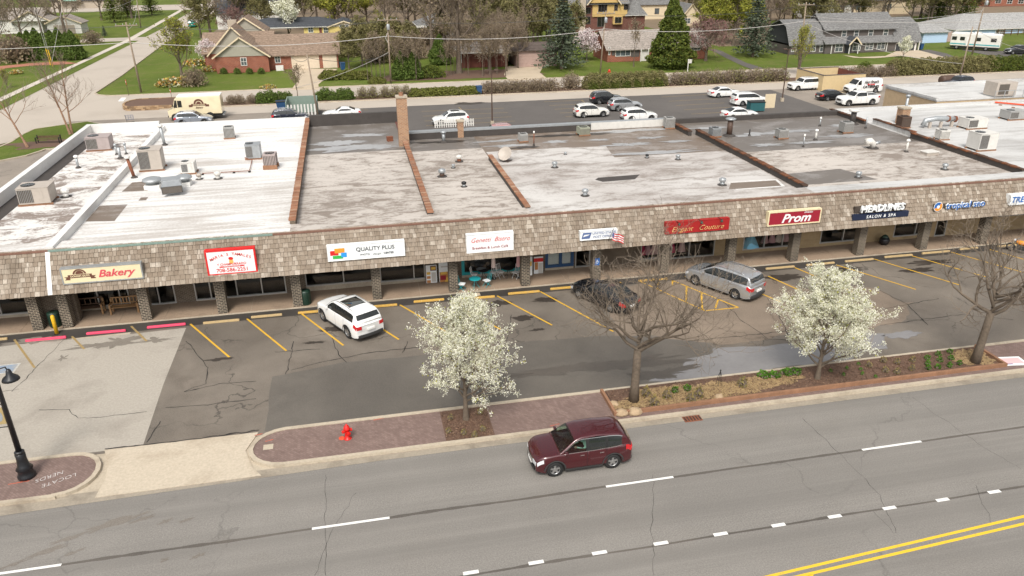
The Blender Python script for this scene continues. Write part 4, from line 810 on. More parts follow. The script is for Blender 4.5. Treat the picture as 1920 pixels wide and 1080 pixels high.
# litter bins, bollard, lamp, hydrant
def bin_(x, y, label, mat='dkgreen', h=1.0, r=.33):
    t = thing('litter_bin', (x, y, .1), 0, label, 'bin'); MB().lathe([(r*.95, 0), (r, .05), (r, h-.16), (r*.98, h-.15)], 20).obj('drum', mat, t, True)
    for k in range(14): a = 2*pi*k/14; MB().box(-.05, .05, r-.005, r+.012, .08, h-.2).xf(Matrix.Rotation(a, 4, 'Z')).obj('slat', mat, t)
    MB().lathe([(r*1.05, h-.15), (r*1.03, h-.06), (r*.6, h), (.12, h+.01)], 20, cap=False).obj('lid', mat, t, True); MB().lathe([(.12, h-.03), (.12, h-.02)], 12).obj('opening', 'black', t)
bin_(gp(574, 577).x, 46.38, 'dark green slatted litter bin by the photo shop column'); bin_(-18.55, 46.45, 'dark green litter bin behind the yellow bollard')
p = gp(107, 626); t = thing('bollard', (p.x, p.y, 0), 0, 'yellow steel bollard in front of the brick piers', 'bollard'); MB().lathe([(.11, 0), (.11, 1.15), (.08, 1.22), (.02, 1.25)], 14).obj('post', 'yellow', t, True); MB().lathe([(.16, 0), (.16, .03), (.1, .035)], 14).obj('base', 'black', t)
t = thing('street_lamp', (-15.14, 30.98, .105), 0, 'black cast street lamp with bell shades on the brick verge', 'street lamp')
MB().lathe([(.36, 0), (.36, .12), (.3, .2), (.3, .42), (.34, .46), (.24, .6), (.2, .95), (.21, 1.2), (.15, 1.25)], 18).obj('base', 'lampblk', t, True); MB().lathe([(.12, 1.2), (.085, 5.4), (.06, 5.7), (.03, 5.9)], 14).obj('post', 'lampblk', t, True); MB().lathe([(.2, 1.25), (.2, 1.32), (.15, 1.36)], 14).obj('collar', 'lampblk', t)
for s in (-1, 1):
    MB().tube([(0, 0, 5.0), (s*.25, 0, 5.35), (s*.48, 0, 5.4), (s*.55, 0, 5.15)], .03, 8).obj('arm', 'lampblk', t); MB().lathe([(.05, 5.3), (.1, 5.22), (.13, 5.05), (.3, 4.9), (.34, 4.8), (.32, 4.79)], 16, (s*.55, 0, 0)).obj('shade', 'lampblk', t, True); MB().lathe([(.02, 4.72), (.2, 4.76), (.3, 4.8)], 12, (s*.55, 0, 0)).obj('bulb_glass', 'headlamp', t, True)
MB().bar((0, 0, 3.7), (-.75, 0, 3.7), .03).obj('bracket', 'lampblk', t); MB().bar((0, 0, 2.6), (-.75, 0, 2.6), .03).obj('bracket', 'lampblk', t); MB().box(-.55, -.12, -.01, .01, 2.75, 3.55).obj('banner', 's_tanb', t); ell(MB(), -.33, 3.15, .15, .26, -.014, 18).obj('banner_print', 's_grey', t)
p = gp(652, 822, .105)
t = thing('fire_hydrant', (p.x, p.y, .1), radians(20), 'bright red fire hydrant on the brick verge', 'hydrant')
MB().lathe([(.19, 0), (.19, .04), (.12, .06), (.115, .5), (.16, .52), (.16, .56), (.14, .6), (.11, .69), (.05, .74), (.035, .8)], 16).obj('barrel', 'hyd', t, True)
for s in (-1, 1): MB().lathe([(.065, .1*s), (.065, .19*s), (.08, .19*s), (.08, .23*s), (.03, .25*s)], 12, (0, 0, .43), axis='x').obj('side_cap', 'hyd', t)
MB().lathe([(.085, -.1), (.085, -.19), (.1, -.19), (.1, -.23), (.03, -.25)], 12, (0, 0, .38), axis='y').obj('front_cap', 'hyd', t)
p = gp(641, 822, .105); t = thing('valve_cover', (p.x, p.y, .1), 0, 'round orange valve cover beside the hydrant', 'cover'); MB().lathe([(.14, 0), (.14, .04), (.12, .05), (.02, .05)], 14).obj('lid', 'orangep', t)
p = gp(1895, 678, .105); t = thing('fallen_sign', (p.x, p.y, .12), radians(-8), 'white and pink sign board lying on the brick verge', 'sign'); MB().box(-.75, .75, -.45, .45, 0, .03).obj('board', 's_white', t); MB().box(-.45, .6, -.28, .3, .03, .033).obj('print', 'd_pink', t); MB().box(-.45, -.1, -.36, -.28, .03, .034).obj('print', 's_usps', t)
# wheel stops
def wheel_stop(px0, px1, py, mat, label, gr=None):
    a, b = gp(px0, py), gp(px1, py-8*(px1-px0)/90); L = b.x-a.x; t = thing('wheel_stop', ((a.x+b.x)/2, (a.y+b.y)/2+.05, .012), atan2(b.y-a.y, L)+R_.uniform(-.015, .015), label, 'wheel stop', gr)
    mb = MB(); prof = [(-.08, 0), (.08, 0), (.07, .08), (.05, .115), (-.05, .115), (-.07, .08)]; n = 6
    for xx, k in ((-L/2, .8), (-L/2+.05, 1), (L/2-.05, 1), (L/2, .8)): mb.v += [(xx, y_*k, z_*k) for y_, z_ in prof]
    for i in range(3):
        for j in range(n): mb.f.append((i*n+j, (i+1)*n+j, (i+1)*n+(j+1) % n, i*n+(j+1) % n)); mb.m.append(0)
    mb.f += [tuple(range(n))[::-1][::-1], tuple(range(3*n, 4*n))[::-1]]; mb.m += [0, 0]; mb.obj('block', mat, t)
    MB().lathe([(.02, .11), (.02, .12)], 8, (-L/2+.3, 0, 0)).obj('pin', 'rust', t); MB().lathe([(.02, .11), (.02, .12)], 8, (L/2-.3, 0, 0)).obj('pin', 'rust', t)
for a, b, y in [(48, 124, 641), (162, 236, 628), (276, 348, 616)]: wheel_stop(a, b, y, 'pink', 'pink painted wheel stop in front of the bakery', 'pink wheel stops')
wheel_stop(-52, 14, 643, 'wstopt', 'tan wheel stop beside the pink ones at the end of the row')
for a, b, y in [(381, 449, 608), (471, 529, 597)]: wheel_stop(a, b, y, 'wstopt', 'faded tan wheel stop in front of the tamale shop', 'tan wheel stops')
for a, b, y in [(559, 615, 589), (690, 745, 578), (776, 833, 568), (867, 928, 563)]: wheel_stop(a, b, y, 'wstop', 'yellow wheel stop between the white parked car and the cafe', 'yellow wheel stops by the cafe')
for a, b, y in [(953, 1012, 553), (1032, 1083, 544), (1105, 1165, 538), (1198, 1252, 529), (1285, 1345, 520), (1362, 1418, 513)]: wheel_stop(a, b, y, 'wstop', 'yellow wheel stop in front of the post office and couture shop', 'yellow wheel stops by the post office')
for a, b, y in [(1436, 1490, 506), (1512, 1565, 499), (1585, 1638, 492), (1659, 1711, 484), (1729, 1781, 477), (1800, 1834, 469), (1871, 1920, 464)]: wheel_stop(a, b, y, 'wstopt', 'tan wheel stop in front of the prom shop and salon', 'wheel stops by the salon')
p = gp(1663, 462, .12); t = thing('planter_pot', (p.x, 47.6, .118), 0, 'round dark planter pot beside the salon alcove', 'planter'); MB().lathe([(.2, 0), (.36, .2), (.38, .42), (.28, .6), (.24, .58)], 16).obj('pot', 'lampblk', t, True); MB().lathe([(.26, .56), (.2, .72), (.05, .8)], 9).obj('plant', 'dkgreen', t)
p = gp(888, 549); t = thing('doormat', (p.x-.05, 45.6, .012), .02, 'small tan mat on the asphalt below the turquoise table', 'mat'); MB().box(-.42, .42, -.22, .22, 0, .02).obj('mat', 'tanconc', t)
# ================================================================== ROOF EQUIPMENT
def rp(px, py, z=RZ): return gp(px, py, z)
def packaged(px, py, w, d, h, mat, label, rot=0., coilside=-1):
    p = rp(px, py); t = thing('rooftop_unit', (p.x, p.y+d/2, RZ), rot, label, 'air conditioner')
    for y in (-d/2+.1, d/2-.1): MB().box(-w/2-.1, w/2+.1, y-.05, y+.05, 0, .14).obj('rail', 'timber', t)
    bevel(MB().box(-w/2, w/2, -d/2, d/2, .14, h).obj('cabinet', mat, t), .02); MB().box(-w/2-.02, w/2+.02, -d/2-.02, d/2+.02, h, h+.03).obj('lid', mat, t)
    MB().box(-w/2+.04, -w/2+w*.48, -d/2-.012, -d/2, .25, h-.1).obj('coil_grille', 'coil', t)
    mb = MB()
    for i in range(9): x = -w/2+.06+(w*.42)*i/8; mb.box(x-.008, x+.008, -d/2-.025, -d/2-.012, .25, h-.1)
    mb.obj('grille_bars', 'galv', t)
    MB().box(w*.06, w*.3, -d/2-.012, -d/2, .3, h-.15).obj('access_panel', mat, t); MB().box(w/2, w/2+.012, -d/2+.15, d/2-.15, .25, h-.12).obj('access_panel', mat, t)
    x = -w*.22; MB().lathe([(.3*min(w, d)*.9, h+.03), (.3*min(w, d)*.9, h+.06), (.01, h+.06)], 18, (x, 0, 0)).obj('fan_opening', 'black', t)
    mb = MB()
    for i in range(6): a = pi*i/6; r_ = .27*min(w, d); mb.bar((x-r_*cos(a), -r_*sin(a), h+.075), (x+r_*cos(a), r_*sin(a), h+.075), .012)
    mb.obj('fan_guard', 'galv', t); return t
def condenser(px, py, w, h, mat, label, legs=.12):
    p = rp(px, py); t = thing('condenser_unit', (p.x, p.y+w/2, RZ), R_.uniform(-.08, .08), label, 'air conditioner')
    MB().box(-w/2-.08, w/2+.08, -w/2-.05, -w/2+.08, 0, legs).obj('skid', 'timber', t); MB().box(-w/2-.08, w/2+.08, w/2-.08, w/2+.05, 0, legs).obj('skid', 'timber', t)
    MB().box(-w/2+.02, w/2-.02, -w/2+.02, w/2-.02, legs, legs+h).obj('coil', 'coil', t)
    mb = MB(); n = 8
    for i in range(n+1):
        q = -w/2+w*i/n
        for s in (-1, 1): mb.box(q-.028, q+.028, s*w/2-.012, s*w/2+.012, legs, legs+h); mb.box(s*w/2-.012, s*w/2+.012, q-.028, q+.028, legs+.001, legs+h-.001)
    for s in (-1, 1): mb.box(-w/2-.02, w/2+.02, s*w/2-.022, s*w/2+.022, legs+h-.1, legs+h)
    mb.obj('casing', mat, t); MB().box(-w/2-.02, w/2+.02, -w/2-.02, w/2+.02, legs+h, legs+h+.04).obj('top', mat, t)
    MB().lathe([(w*.4, legs+h+.04), (w*.4, legs+h+.07), (.01, legs+h+.06)], 18).obj('fan_opening', 'black', t); mb = MB()
    for i in range(5): a = pi*i/5; mb.bar((-w*.38*cos(a), -w*.38*sin(a), legs+h+.085), (w*.38*cos(a), w*.38*sin(a), legs+h+.085), .012)
    mb.obj('fan_guard', mat, t); return t
def pipe(px, py, h, r, mat, label, cap=None, lean=(0, 0)):
    p = rp(px, py); t = thing('vent_pipe', (p.x, p.y, RZ-.02), 0, label, 'vent pipe')
    MB().lathe([(r*2.4, 0), (r*2.2, .05), (r*1.1, .16)], 12, cap=False).obj('flashing', 'roofg', t, True); MB().tube([(0, 0, 0), (lean[0], lean[1], h)], r, 12).obj('pipe', mat, t, True)
    if cap: MB().lathe([(r*1.7, h-.02), (r*1.9, h+.1), (r*1.2, h+.17), (.01, h+.2)], 12, (lean[0], lean[1], 0)).obj('cap', cap, t, True)
    return t
def turbine(px, py, s, base, head, label):
    p = rp(px, py); t = thing('roof_ventilator', (p.x, p.y, RZ-.02), 0, label, 'ventilator')
    MB().lathe([(.42*s, 0), (.42*s, .04), (.24*s, .06)], 14).obj('flange', 'roofg', t); MB().lathe([(.2*s, .03), (.19*s, .32*s)], 14).obj('neck', base, t, True)
    mb = MB().lathe([(.2*s, .32*s), (.27*s, .38*s), (.3*s, .5*s), (.27*s, .62*s), (.1*s, .7*s), (.01, .71*s)], 16); mb.obj('head', head, t, True)
    mb = MB()
    for k in range(12): a = 2*pi*k/12; mb.bar((.29*s*cos(a), .29*s*sin(a), .38*s), (.29*s*cos(a+.3), .29*s*sin(a+.3), .62*s), .02*s)
    mb.obj('fins', head, t); return t
packaged(66, 386, 2.0, 1.7, 1.25, 'acbeige', 'large beige rooftop unit nearest the front on the end roof', .05)
packaged(185, 284, 1.9, 1.7, 1.2, 'acpink', 'pinkish rooftop unit at the back of the end roof', .05)
packaged(284, 322, 1.7, 1.6, 1.7, 'acbeige', 'beige rooftop unit with missing panels beside the rusty flue', .05)
condenser(430, 261, .85, .95, 'acgrey', 'grey condenser standing alone on the bright white roof')
t = condenser(508, 318, .95, .85, 'acpink', 'faded pink condenser beside the brick coped wall', .35)
t = packaged(476, 300, 1.2, 1.2, 1.25, 'galv', 'open grey unit on tall legs beside the pink condenser')
turbine(124, 369, .95, 'white', 'white', 'squat white ventilator beside the large beige rooftop unit')
pipe(147, 315, .9, .1, 'galv', 'single capped grey pipe near the end parapet', 'white')
pipe(226, 297, .95, .12, 'galv', 'thick grey pipe in the cluster of three'); pipe(219, 290, .8, .07, 'galv', 'thin grey pipe left of the thick one', 'galv'); pipe(237, 289, .85, .07, 'galv', 'thin grey pipe next to the white dividing parapet', 'galv')
pipe(252, 333, 1.55, .12, 'rust', 'rusty leaning flue beside the beige unit', 'acwhite', (-.25, .1)); pipe(309, 272, 1.7, .13, 'galv', 'tall grey flue by the rear of the white roof', 'acwhite', (-.1, .0))
def exhaust(px, py, rot, label):
    p = rp(px, py); t = thing('exhaust_fan', (p.x, p.y+.6, RZ), rot, label, 'exhaust fan')
    MB().box(-.65, .65, -.5, .6, .35, 1.05).obj('housing', 'galv', t)
    MB().add([(-.55, -.5, .35), (.55, -.5, .35), (.7, -1.1, .2), (-.7, -1.1, .2), (-.55, -.5, 1.0), (.55, -.5, 1.0), (.7, -1.1, .75), (-.7, -1.1, .75)], [(0, 3, 2, 1), (4, 5, 6, 7), (0, 4, 7, 3), (1, 2, 6, 5)]).obj('intake_hood', 'galv', t); MB().box(-.66, .66, -1.08, -1.06, .24, .72).obj('filter_screen', 'coil', t)
    for x in (-.55, .55):
        for y in (-.4, .5): MB().box(x-.03, x+.03, y-.03, y+.03, 0, .35).obj('leg', 'galv', t)
exhaust(322, 365, .18, 'grey exhaust hood facing the front of the white roof')
for px, py, s, lb in [(288, 352, 1.5, 'wide grey mushroom fan left of the exhaust hood'), (346, 347, 1.35, 'wide grey mushroom fan behind the exhaust hood')]:
    p = rp(px, py); t = thing('mushroom_fan', (p.x, p.y, RZ), 0, lb, 'exhaust fan'); MB().box(-.36*s, .36*s, -.36*s, .36*s, 0, .3).obj('curb', 'white', t); MB().lathe([(.3*s, .3), (.34*s, .5), (.48*s, .55), (.46*s, .68), (.3*s, .78), (.02, .8)], 16).obj('cowl', 'galv', t, True)
packaged(354, 328, 1.0, 1.1, .95, 'acwhite', 'small white make up air unit behind the mushroom fan')
turbine(409, 335, .85, 'acwhite', 'acwhite', 'low white ventilator in the middle of the white roof'); turbine(374, 336, .7, 'acwhite', 'acbeige', 'low tan ventilator next to the conduit end')
t = thing('conduit', (*rp(380, 328)[:2], RZ), 0, 'thin rusty conduit running across the white roof', 'conduit'); a, b, c = rp(468, 323)-rp(380, 328), rp(473, 303)-rp(380, 328), rp(460, 302)-rp(380, 328)
MB().tube([(0, 0, .12), (a.x, a.y, .12), (b.x, b.y, .12), (c.x, c.y, .3)], .035, 6).obj('pipe', 'rust', t)
for k in range(4): MB().box(a.x*k/3-.09, a.x*k/3+.09, a.y*k/3-.09, a.y*k/3+.09, 0, .1).obj('block', 'black', t)
p = rp(731, 262); t = thing('tar_bucket', (p.x, p.y, RZ-.12), .3, 'rust orange box on the dark rear roof beside the brick chimney', 'box'); MB().box(-.25, .25, -.2, .2, 0, .38).obj('box', 'rust', t); MB().box(-.27, .27, -.22, .22, .38, .42).obj('lid', 'rust', t)
turbine(861, 303, .85, 'rust', 'acwhite', 'tall white ventilator on brown base in front of the small brick chimney'); turbine(829, 331, .95, 'brown', 'galv', 'silver ventilator on brown base near the coped wall'); turbine(850, 315, .5, 'galv', 'galv', 'small dull ventilator between the two brown based ones'); turbine(870, 350, .62, 'galv', 'black', 'dark small ventilator nearest the front of its roof')
pipe(832, 266, .85, .15, 'galv', 'grey gooseneck pipe by the rear parapet', 'galv')
p = rp(948, 302); t = thing('satellite_dish', (p.x, p.y, RZ), radians(-40), 'old beige satellite dish lying beside the dark wall', 'satellite dish'); D = MB().lathe([(.02, 0), (.3, .05), (.55, .16), (.62, .21), (.55, .18), (.3, .07), (.02, .02)], 18); D.xf(Matrix.Translation((0, 0, .55)) @ Matrix.Rotation(radians(55), 4, 'X')).obj('dish', 'acbeige', t, True); MB().tube([(0, .1, 0), (0, .1, .55)], .04, 6).obj('post', 'rust', t); MB().box(-.4, .4, -.3, .4, 0, .04).obj('foot', 'brown', t)
condenser(982, 267, .7, .6, 'acgrey', 'small grey condenser left of the white flagged pole'); pipe(1001, 272, 1.1, .045, 'rust', 'thin rusty pole with a white cap', 'white')
condenser(1096, 255, .95, .62, 'acgreen', 'greenish condenser alone on the brown roof')
for px, py, s, lb in [(1040, 314, .75, 'grey ventilator beside the pale roof seam near the dish'), (1097, 367, .8, 'grey ventilator near the front edge above the post office'), (1354, 347, .85, 'grey ventilator above the couture sign'), (1271, 299, .65, 'pale ventilator at the edge of the brown roof'), (1213, 296, .5, 'tiny black ventilator beside the brown roof puddle'), (1609, 333, .75, 'dark ventilator above the salon sign'), (1771, 318, .75, 'pale ventilator above the shaved ice sign'), (1060, 290, .4, 'little stub ventilator on the pale roof')]: turbine(px, py, s, 'galv', 'galv' if 'black' not in lb else 'black', lb)
condenser(1257, 242, .85, .9, 'acgrey', 'pale condenser against the rear parapet corner'); condenser(1343, 258, .8, .7, 'galv', 'light blue grey condenser beside the black stack')
pipe(1367, 254, 1.5, .26, 'brown', 'thick dark stack with silver cap', 'galv'); pipe(1405, 254, .6, .06, 'black', 'short black pipe right of the dark stack')
condenser(1469, 261, .85, .7, 'acgrey', 'grey condenser inside a dark steel frame'); condenser(1590, 250, .9, .85, 'acgrey', 'grey condenser in front of the square black flue')
pipe(1598, 232, 1.25, .26, 'roofg', 'square looking black flue with bright cap', 'acwhite'); pipe(1623, 240, 1.1, .06, 'galv', 'slim silver pipe right of the black flue'); pipe(1529, 262, .8, .09, 'acwhite', 'white pipe on the dark roof with two rings', 'white'); pipe(1537, 236, .7, .06, 'galv', 'small grey pipe with white cap near the dark rear edge', 'white'); pipe(1506, 275, .95, .05, 'galv', 'thin pipe rising from a dark boot', 'white')
pipe(1699, 285, .95, .09, 'acwhite', 'white pipe on the pale roof left of the dark dividing wall', 'white')
p = rp(1636, 278); t = thing('whirly_duct', (p.x, p.y, RZ), 0, 'bulbous silver duct elbow on the pale roof', 'duct'); MB().lathe([(.5, 0), (.5, .05), (.3, .12)], 12).obj('flange', 'roofg', t); MB().tube([(0, 0, .05), (0, 0, .4), (-.35, 0, .62), (-.75, 0, .6)], [.22, .26, .32, .3], 12).obj('elbow', 'acwhite', t, True); MB().tube([(.1, 0, .4), (.6, 0, .5)], .14, 10).obj('branch', 'galv', t, True)
p = rp(1742, 289); t = thing('roof_hatch', (p.x, p.y, RZ), .1, 'low wooden roof hatch on the pale roof', 'hatch'); MB().box(-.6, .6, -.4, .4, 0, .22).obj('curb', 'acbeige', t); MB().box(-.65, .65, -.45, .45, .22, .28).obj('lid', 'acwhite', t)
condenser(1698, 241, .9, .95, 'brown', 'dark brown condenser beside the brick flue'); pipe(1694, 226, 2.4, .13, 'galv', 'silver flue rising out of the brick chimney', 'galv')
t = packaged(1832, 243, 2.1, 1.4, 1.0, 'acwhite', 'white rooftop unit with long silver duct', 0.)
p = rp(1775, 240); t = thing('roof_duct', (p.x, p.y, RZ), 0, 'bent silver duct with rusty collars feeding the white unit', 'duct')
MB().tube([(-2.2, .6, .2), (-2.0, .6, .7), (-1.0, .5, .85), (.3, .4, .8), (1.3, .5, .7)], .24, 10).obj('duct', 'galv', t, True)
for x, z in ((.2, .8), (1.0, .73)): MB().tube([(x, .42, z), (x+.16, .43, z-.03)], .31, 12).obj('collar', 'rust', t)
for x in (-1.6, -.4, .8): MB().box(x-.12, x+.12, .3, .5, 0, .55).obj('support', 'acbeige', t)
packaged(1850, 284, 1.75, 1.5, 1.5, 'acwhite', 'white rooftop unit on a tall grey curb near the front right'); condenser(1771, 263, .85, .75, 'acwhite', 'pale boxy vent left of the tall white unit', .1)
p = gp(1884, 182, 5.1); t = thing('rooftop_unit', (p.x, p.y, 5.1), 0, 'beige rooftop unit on the rear wing behind a low railing', 'air conditioner'); bevel(MB().box(-1.3, 1.3, 0, 1.8, .1, 1.6).obj('cabinet', 'acbeige', t), .03); MB().box(-1.0, .3, -.012, 0, .3, 1.4).obj('coil_grille', 'coil', t); MB().box(-1.2, 1.2, .2, 1.6, 0, .1).obj('curb', 'galv', t)
for x in (-1.8, -.6, .6, 1.8, 3): MB().bar((x, -.5, 0), (x, -.5, .8), .05).obj('rail_post', 'galv', t)
MB().bar((-1.8, -.5, .8), (3, -.5, .8), .05).obj('guard_rail', 'galv', t)
a, b = rp(1852, 193), rp(1925, 207); t = thing('gas_pipe', (a.x, a.y, RZ), 0, 'orange gas pipe run on blocks along the pale roof', 'pipe'); MB().tube([(0, 0, .15), (b.x-a.x+4, b.y-a.y-.8, .15)], .09, 8).obj('pipe', 'orangep', t)
for k in range(4): MB().box((b.x-a.x)*k/3-.12, (b.x-a.x)*k/3+.12, (b.y-a.y)*k/3-.12, (b.y-a.y)*k/3+.12, 0, .08).obj('block', 'timber', t)
packaged(1908, 226, 2.0, 1.4, .9, 'acgrey', 'dark cluttered unit at the right end of the silver roof')
# ================================================================== VEHICLES
def lerp_tab(tab, x):
    if x >= tab[0][0]: return tab[0][1]
    for (xa, za), (xb, zb) in zip(tab, tab[1:]):
        if x >= xb:
            t = (x-xb)/(xa-xb) if xa != xb else 0; return zb+(za-zb)*t
    return tab[-1][1]
def smooth_tab(tab, w=.1):
    def f(x): return sum(lerp_tab(tab, x+w*(k-3)/3)*c for k, c in enumerate((1, 2, 3, 4, 3, 2, 1)))/16
    return f
CARS = dict(
 # L W H wheelbase rwheel; belt line and roof line as (x from front to rear, z) with x in fractions of L
 suv=dict(L=4.6, W=1.87, H=1.7, wb=2.66, rw=.365, fo=.9, belt=[(.5, .72), (.47, .86), (.42, .97), (.2, 1.08), (-.1, 1.1), (-.46, 1.14), (-.5, 1.0)], roof=[(.22, 1.08), (.07, 1.56), (.0, 1.65), (-.15, 1.68), (-.36, 1.6), (-.41, 1.52), (-.485, 1.14)], win=[(.15, -.05), (-.07, -.24), (-.26, -.4)], rails=True, clad=True),
 cuv=dict(L=4.42, W=1.87, H=1.75, wb=2.62, rw=.37, fo=.87, belt=[(.5, .78), (.475, .92), (.43, 1.02), (.24, 1.08), (-.1, 1.08), (-.3, 1.12), (-.46, 1.2), (-.5, 1.02)], roof=[(.265, 1.08), (.1, 1.62), (.03, 1.72), (-.14, 1.75), (-.36, 1.67), (-.42, 1.58), (-.49, 1.2)], win=[(.2, -.02), (-.04, -.22), (-.235, -.385)], rails=False, clad=True),
 bigsuv=dict(L=5.0, W=1.98, H=1.78, wb=2.98, rw=.38, fo=.93, belt=[(.5, .8), (.475, .98), (.43, 1.06), (.22, 1.14), (-.1, 1.17), (-.46, 1.2), (-.5, 1.02)], roof=[(.235, 1.14), (.105, 1.66), (.05, 1.75), (-.15, 1.78), (-.38, 1.72), (-.425, 1.64), (-.49, 1.2)], win=[(.17, -.02), (-.04, -.21), (-.23, -.41)], rails=True, clad=True),
 minivan=dict(L=5.15, W=2.0, H=1.76, wb=3.08, rw=.36, fo=.98, belt=[(.5, .7), (.475, .86), (.42, .98), (.28, 1.08), (0, 1.12), (-.46, 1.16), (-.5, 1.0)], roof=[(.3, 1.08), (.1, 1.64), (.03, 1.73), (-.15, 1.76), (-.4, 1.7), (-.44, 1.62), (-.492, 1.16)], win=[(.2, .06), (.045, -.18), (-.2, -.43)], rails=True, clad=False),
 sedan=dict(L=4.7, W=1.82, H=1.44, wb=2.75, rw=.33, fo=.9, belt=[(.5, .6), (.475, .74), (.4, .86), (.2, .95), (-.1, .97), (-.36, 1.02), (-.47, 1.0), (-.5, .8)], roof=[(.22, .95), (.06, 1.38), (0, 1.43), (-.1, 1.44), (-.2, 1.38), (-.37, 1.02)], win=[(.14, -.03), (-.05, -.22), (-.24, -.3)], rails=False, clad=False),
 coupe=dict(L=5.0, W=1.85, H=1.38, wb=2.8, rw=.33, fo=1.0, belt=[(.5, .56), (.47, .7), (.38, .84), (.16, .94), (-.1, .96), (-.36, 1.0), (-.47, .98), (-.5, .75)], roof=[(.17, .94), (.02, 1.33), (-.05, 1.38), (-.12, 1.37), (-.2, 1.3), (-.36, 1.0)], win=[(.09, -.1), (-.12, -.24)], rails=False, clad=False),
 van=dict(L=5.6, W=2.02, H=2.1, wb=3.5, rw=.37, fo=.85, belt=[(.5, .8), (.48, 1.0), (.44, 1.12), (.33, 1.22), (-.48, 1.24), (-.5, 1.2)], roof=[(.345, 1.22), (.23, 1.92), (.16, 2.06), (-.1, 2.1), (-.46, 2.06), (-.485, 1.96), (-.497, 1.24)], win=[(.3, .17)], rails=False, clad=False),
 truck=dict(L=5.8, W=2.03, H=1.9, wb=3.65, rw=.41, fo=.95, belt=[(.5, .9), (.48, 1.1), (.44, 1.18), (.2, 1.25), (-.1, 1.27), (-.17, 1.27), (-.5, 1.27)], roof=[(.215, 1.25), (.11, 1.78), (.05, 1.88), (-.08, 1.9), (-.135, 1.84), (-.165, 1.27)], win=[(.16, .02), (0.0, -.13)], rails=False, clad=True, bed=True),
 suv4=dict(L=4.8, W=1.95, H=1.83, wb=2.84, rw=.39, fo=.88, belt=[(.5, .86), (.485, 1.06), (.44, 1.12), (.17, 1.18), (-.2, 1.18), (-.48, 1.2), (-.5, 1.1)], roof=[(.18, 1.18), (.085, 1.7), (.03, 1.8), (-.1, 1.83), (-.43, 1.81), (-.46, 1.74), (-.494, 1.2)], win=[(.13, -.05), (-.09, -.44)], rails=True, clad=False))
def car(kind, loc, heading, paint, label, group=None, cat='car', grille='black', rimstyle=5, sunroof=False, chrome=False, name=None, detail=True, lower=None, roofmat=None, clear=False):
    S = CARS[kind]; L, Wd, H = S['L'], S['W'], S['H']; hl = L/2
    t = thing(name or 'parked_car', loc, heading, label, cat, group)
    belt = smooth_tab([(x*L, z) for x, z in S['belt']], .07); roof_ = smooth_tab([(x*L, z) for x, z in S['roof']], .11)
    xr0, xr1 = S['roof'][0][0]*L, S['roof'][-1][0]*L
    fw, rwx = hl-S['fo'], hl-S['fo']-S['wb']; rw = S['rw']; ra = rw+.07; sill = .2+rw*.12
    def hw(x):
        tt = max(0, (abs(x)-(hl-.75))/.75); return Wd/2*(1-(.17 if x > 0 else .1)*tt**2.6)
    def warp(x, y, z):
        k = max(0, min(1, (abs(x)/hl-.55)/.45)); return (x+(1 if x > 0 else -1)*(.13*k*(1-(y/(Wd/2))**2)-.09*k), y, z)
    def zbot(x):
        zb = sill+.1*max(0, (abs(x)-(hl-.35))/.35)
        for c in (fw, rwx):
            d = abs(x-c)
            if d < ra: zb = max(zb, rw*1.0+sqrt(ra*ra-d*d)-.0)
        return zb
    prof = [(0, .955), (.18, .985), (.42, 1.), (.66, .995), (.85, .975), (1, .945)]
    def sidey(x, z):
        zt = belt(x); q = (z-sill)/(zt-sill); q = max(0, min(1, q))
        for (a, va), (b, vb) in zip(prof, prof[1:]):
            if q <= b: return hw(x)*(va+(vb-va)*(q-a)/(b-a))
        return hw(x)*prof[-1][1]
    xs = set([hl, hl-.05, hl-.12, -hl, -hl+.05, -hl+.12]); n = 34
    for i in range(n+1): xs.add(round(-hl+L*i/n, 4))
    for c in (fw, rwx):
        for k in range(-8, 9): xs.add(round(c+ra*sin(pi/2*k/8), 4))
    xs = sorted(xs); xs = [x for i, x in enumerate(xs) if i == 0 or x-xs[i-1] > .006]; NZ = 7
    body = MB(); rows = []
    for x in xs:
        zb, zt = zbot(x), belt(x); pts = []
        for k in range(NZ):
            z = zb+(zt-zb)*k/(NZ-1); pts.append((x, sidey(x, z), z))
        we = pts[-1][1]
        for q, cz in ((.9, .022), (.6, .04), (.3, .047)): pts.append((x, we*q, zt+cz))
        full = pts+[(x, 0, zt+.05)]+[(a, -b, c) for a, b, c in pts[::-1]]; rows.append(full)
    m_ = len(rows[0])
    for r in rows: body.v += [warp(*p) for p in r]
    for i in range(len(rows)-1):
        for j in range(m_-1): body.f.append((i*m_+j, i*m_+j+1, (i+1)*m_+j+1, (i+1)*m_+j)); body.m.append(0)
    body.f.append(tuple(range(m_))[::-1]); body.f.append(tuple((len(rows)-1)*m_+j for j in range(m_))); body.m += [0, 0]
    bo = body.obj('body', paint, t, True); bo.data.polygons[-1].use_smooth = False; bo.data.polygons[-2].use_smooth = False
    mb = MB().box(-hl+.12, hl-.15, -Wd/2+.16, Wd/2-.16, sill-.02, .62)
    mb.obj('chassis', 'black', t)
    for c in (fw, rwx):   # dark wheel housings close the arches from inside
        mb = MB(); nn = 12
        for i in range(nn+1):
            a = pi*i/nn; mb.v += [(c+ra*.99*cos(a), -Wd/2*.955, rw+ra*.99*sin(a)), (c+ra*.99*cos(a), Wd/2*.955, rw+ra*.99*sin(a))]
        for i in range(nn): mb.f.append((i*2, i*2+1, i*2+3, i*2+2)); mb.m.append(0)
        mb.obj('wheel_housing', 'black', t)
    # cabin
    def yedge(x, z):
        zb = belt(x); b = sidey(x, zb); k = max(0, min(1, (z-zb)/(H-zb))); return b-.02-(.2 if kind not in ('van',) else .12)*k**1.25
    cx = [xr1+(xr0-xr1)*i/40 for i in range(41)]; cab = MB(); rows = []
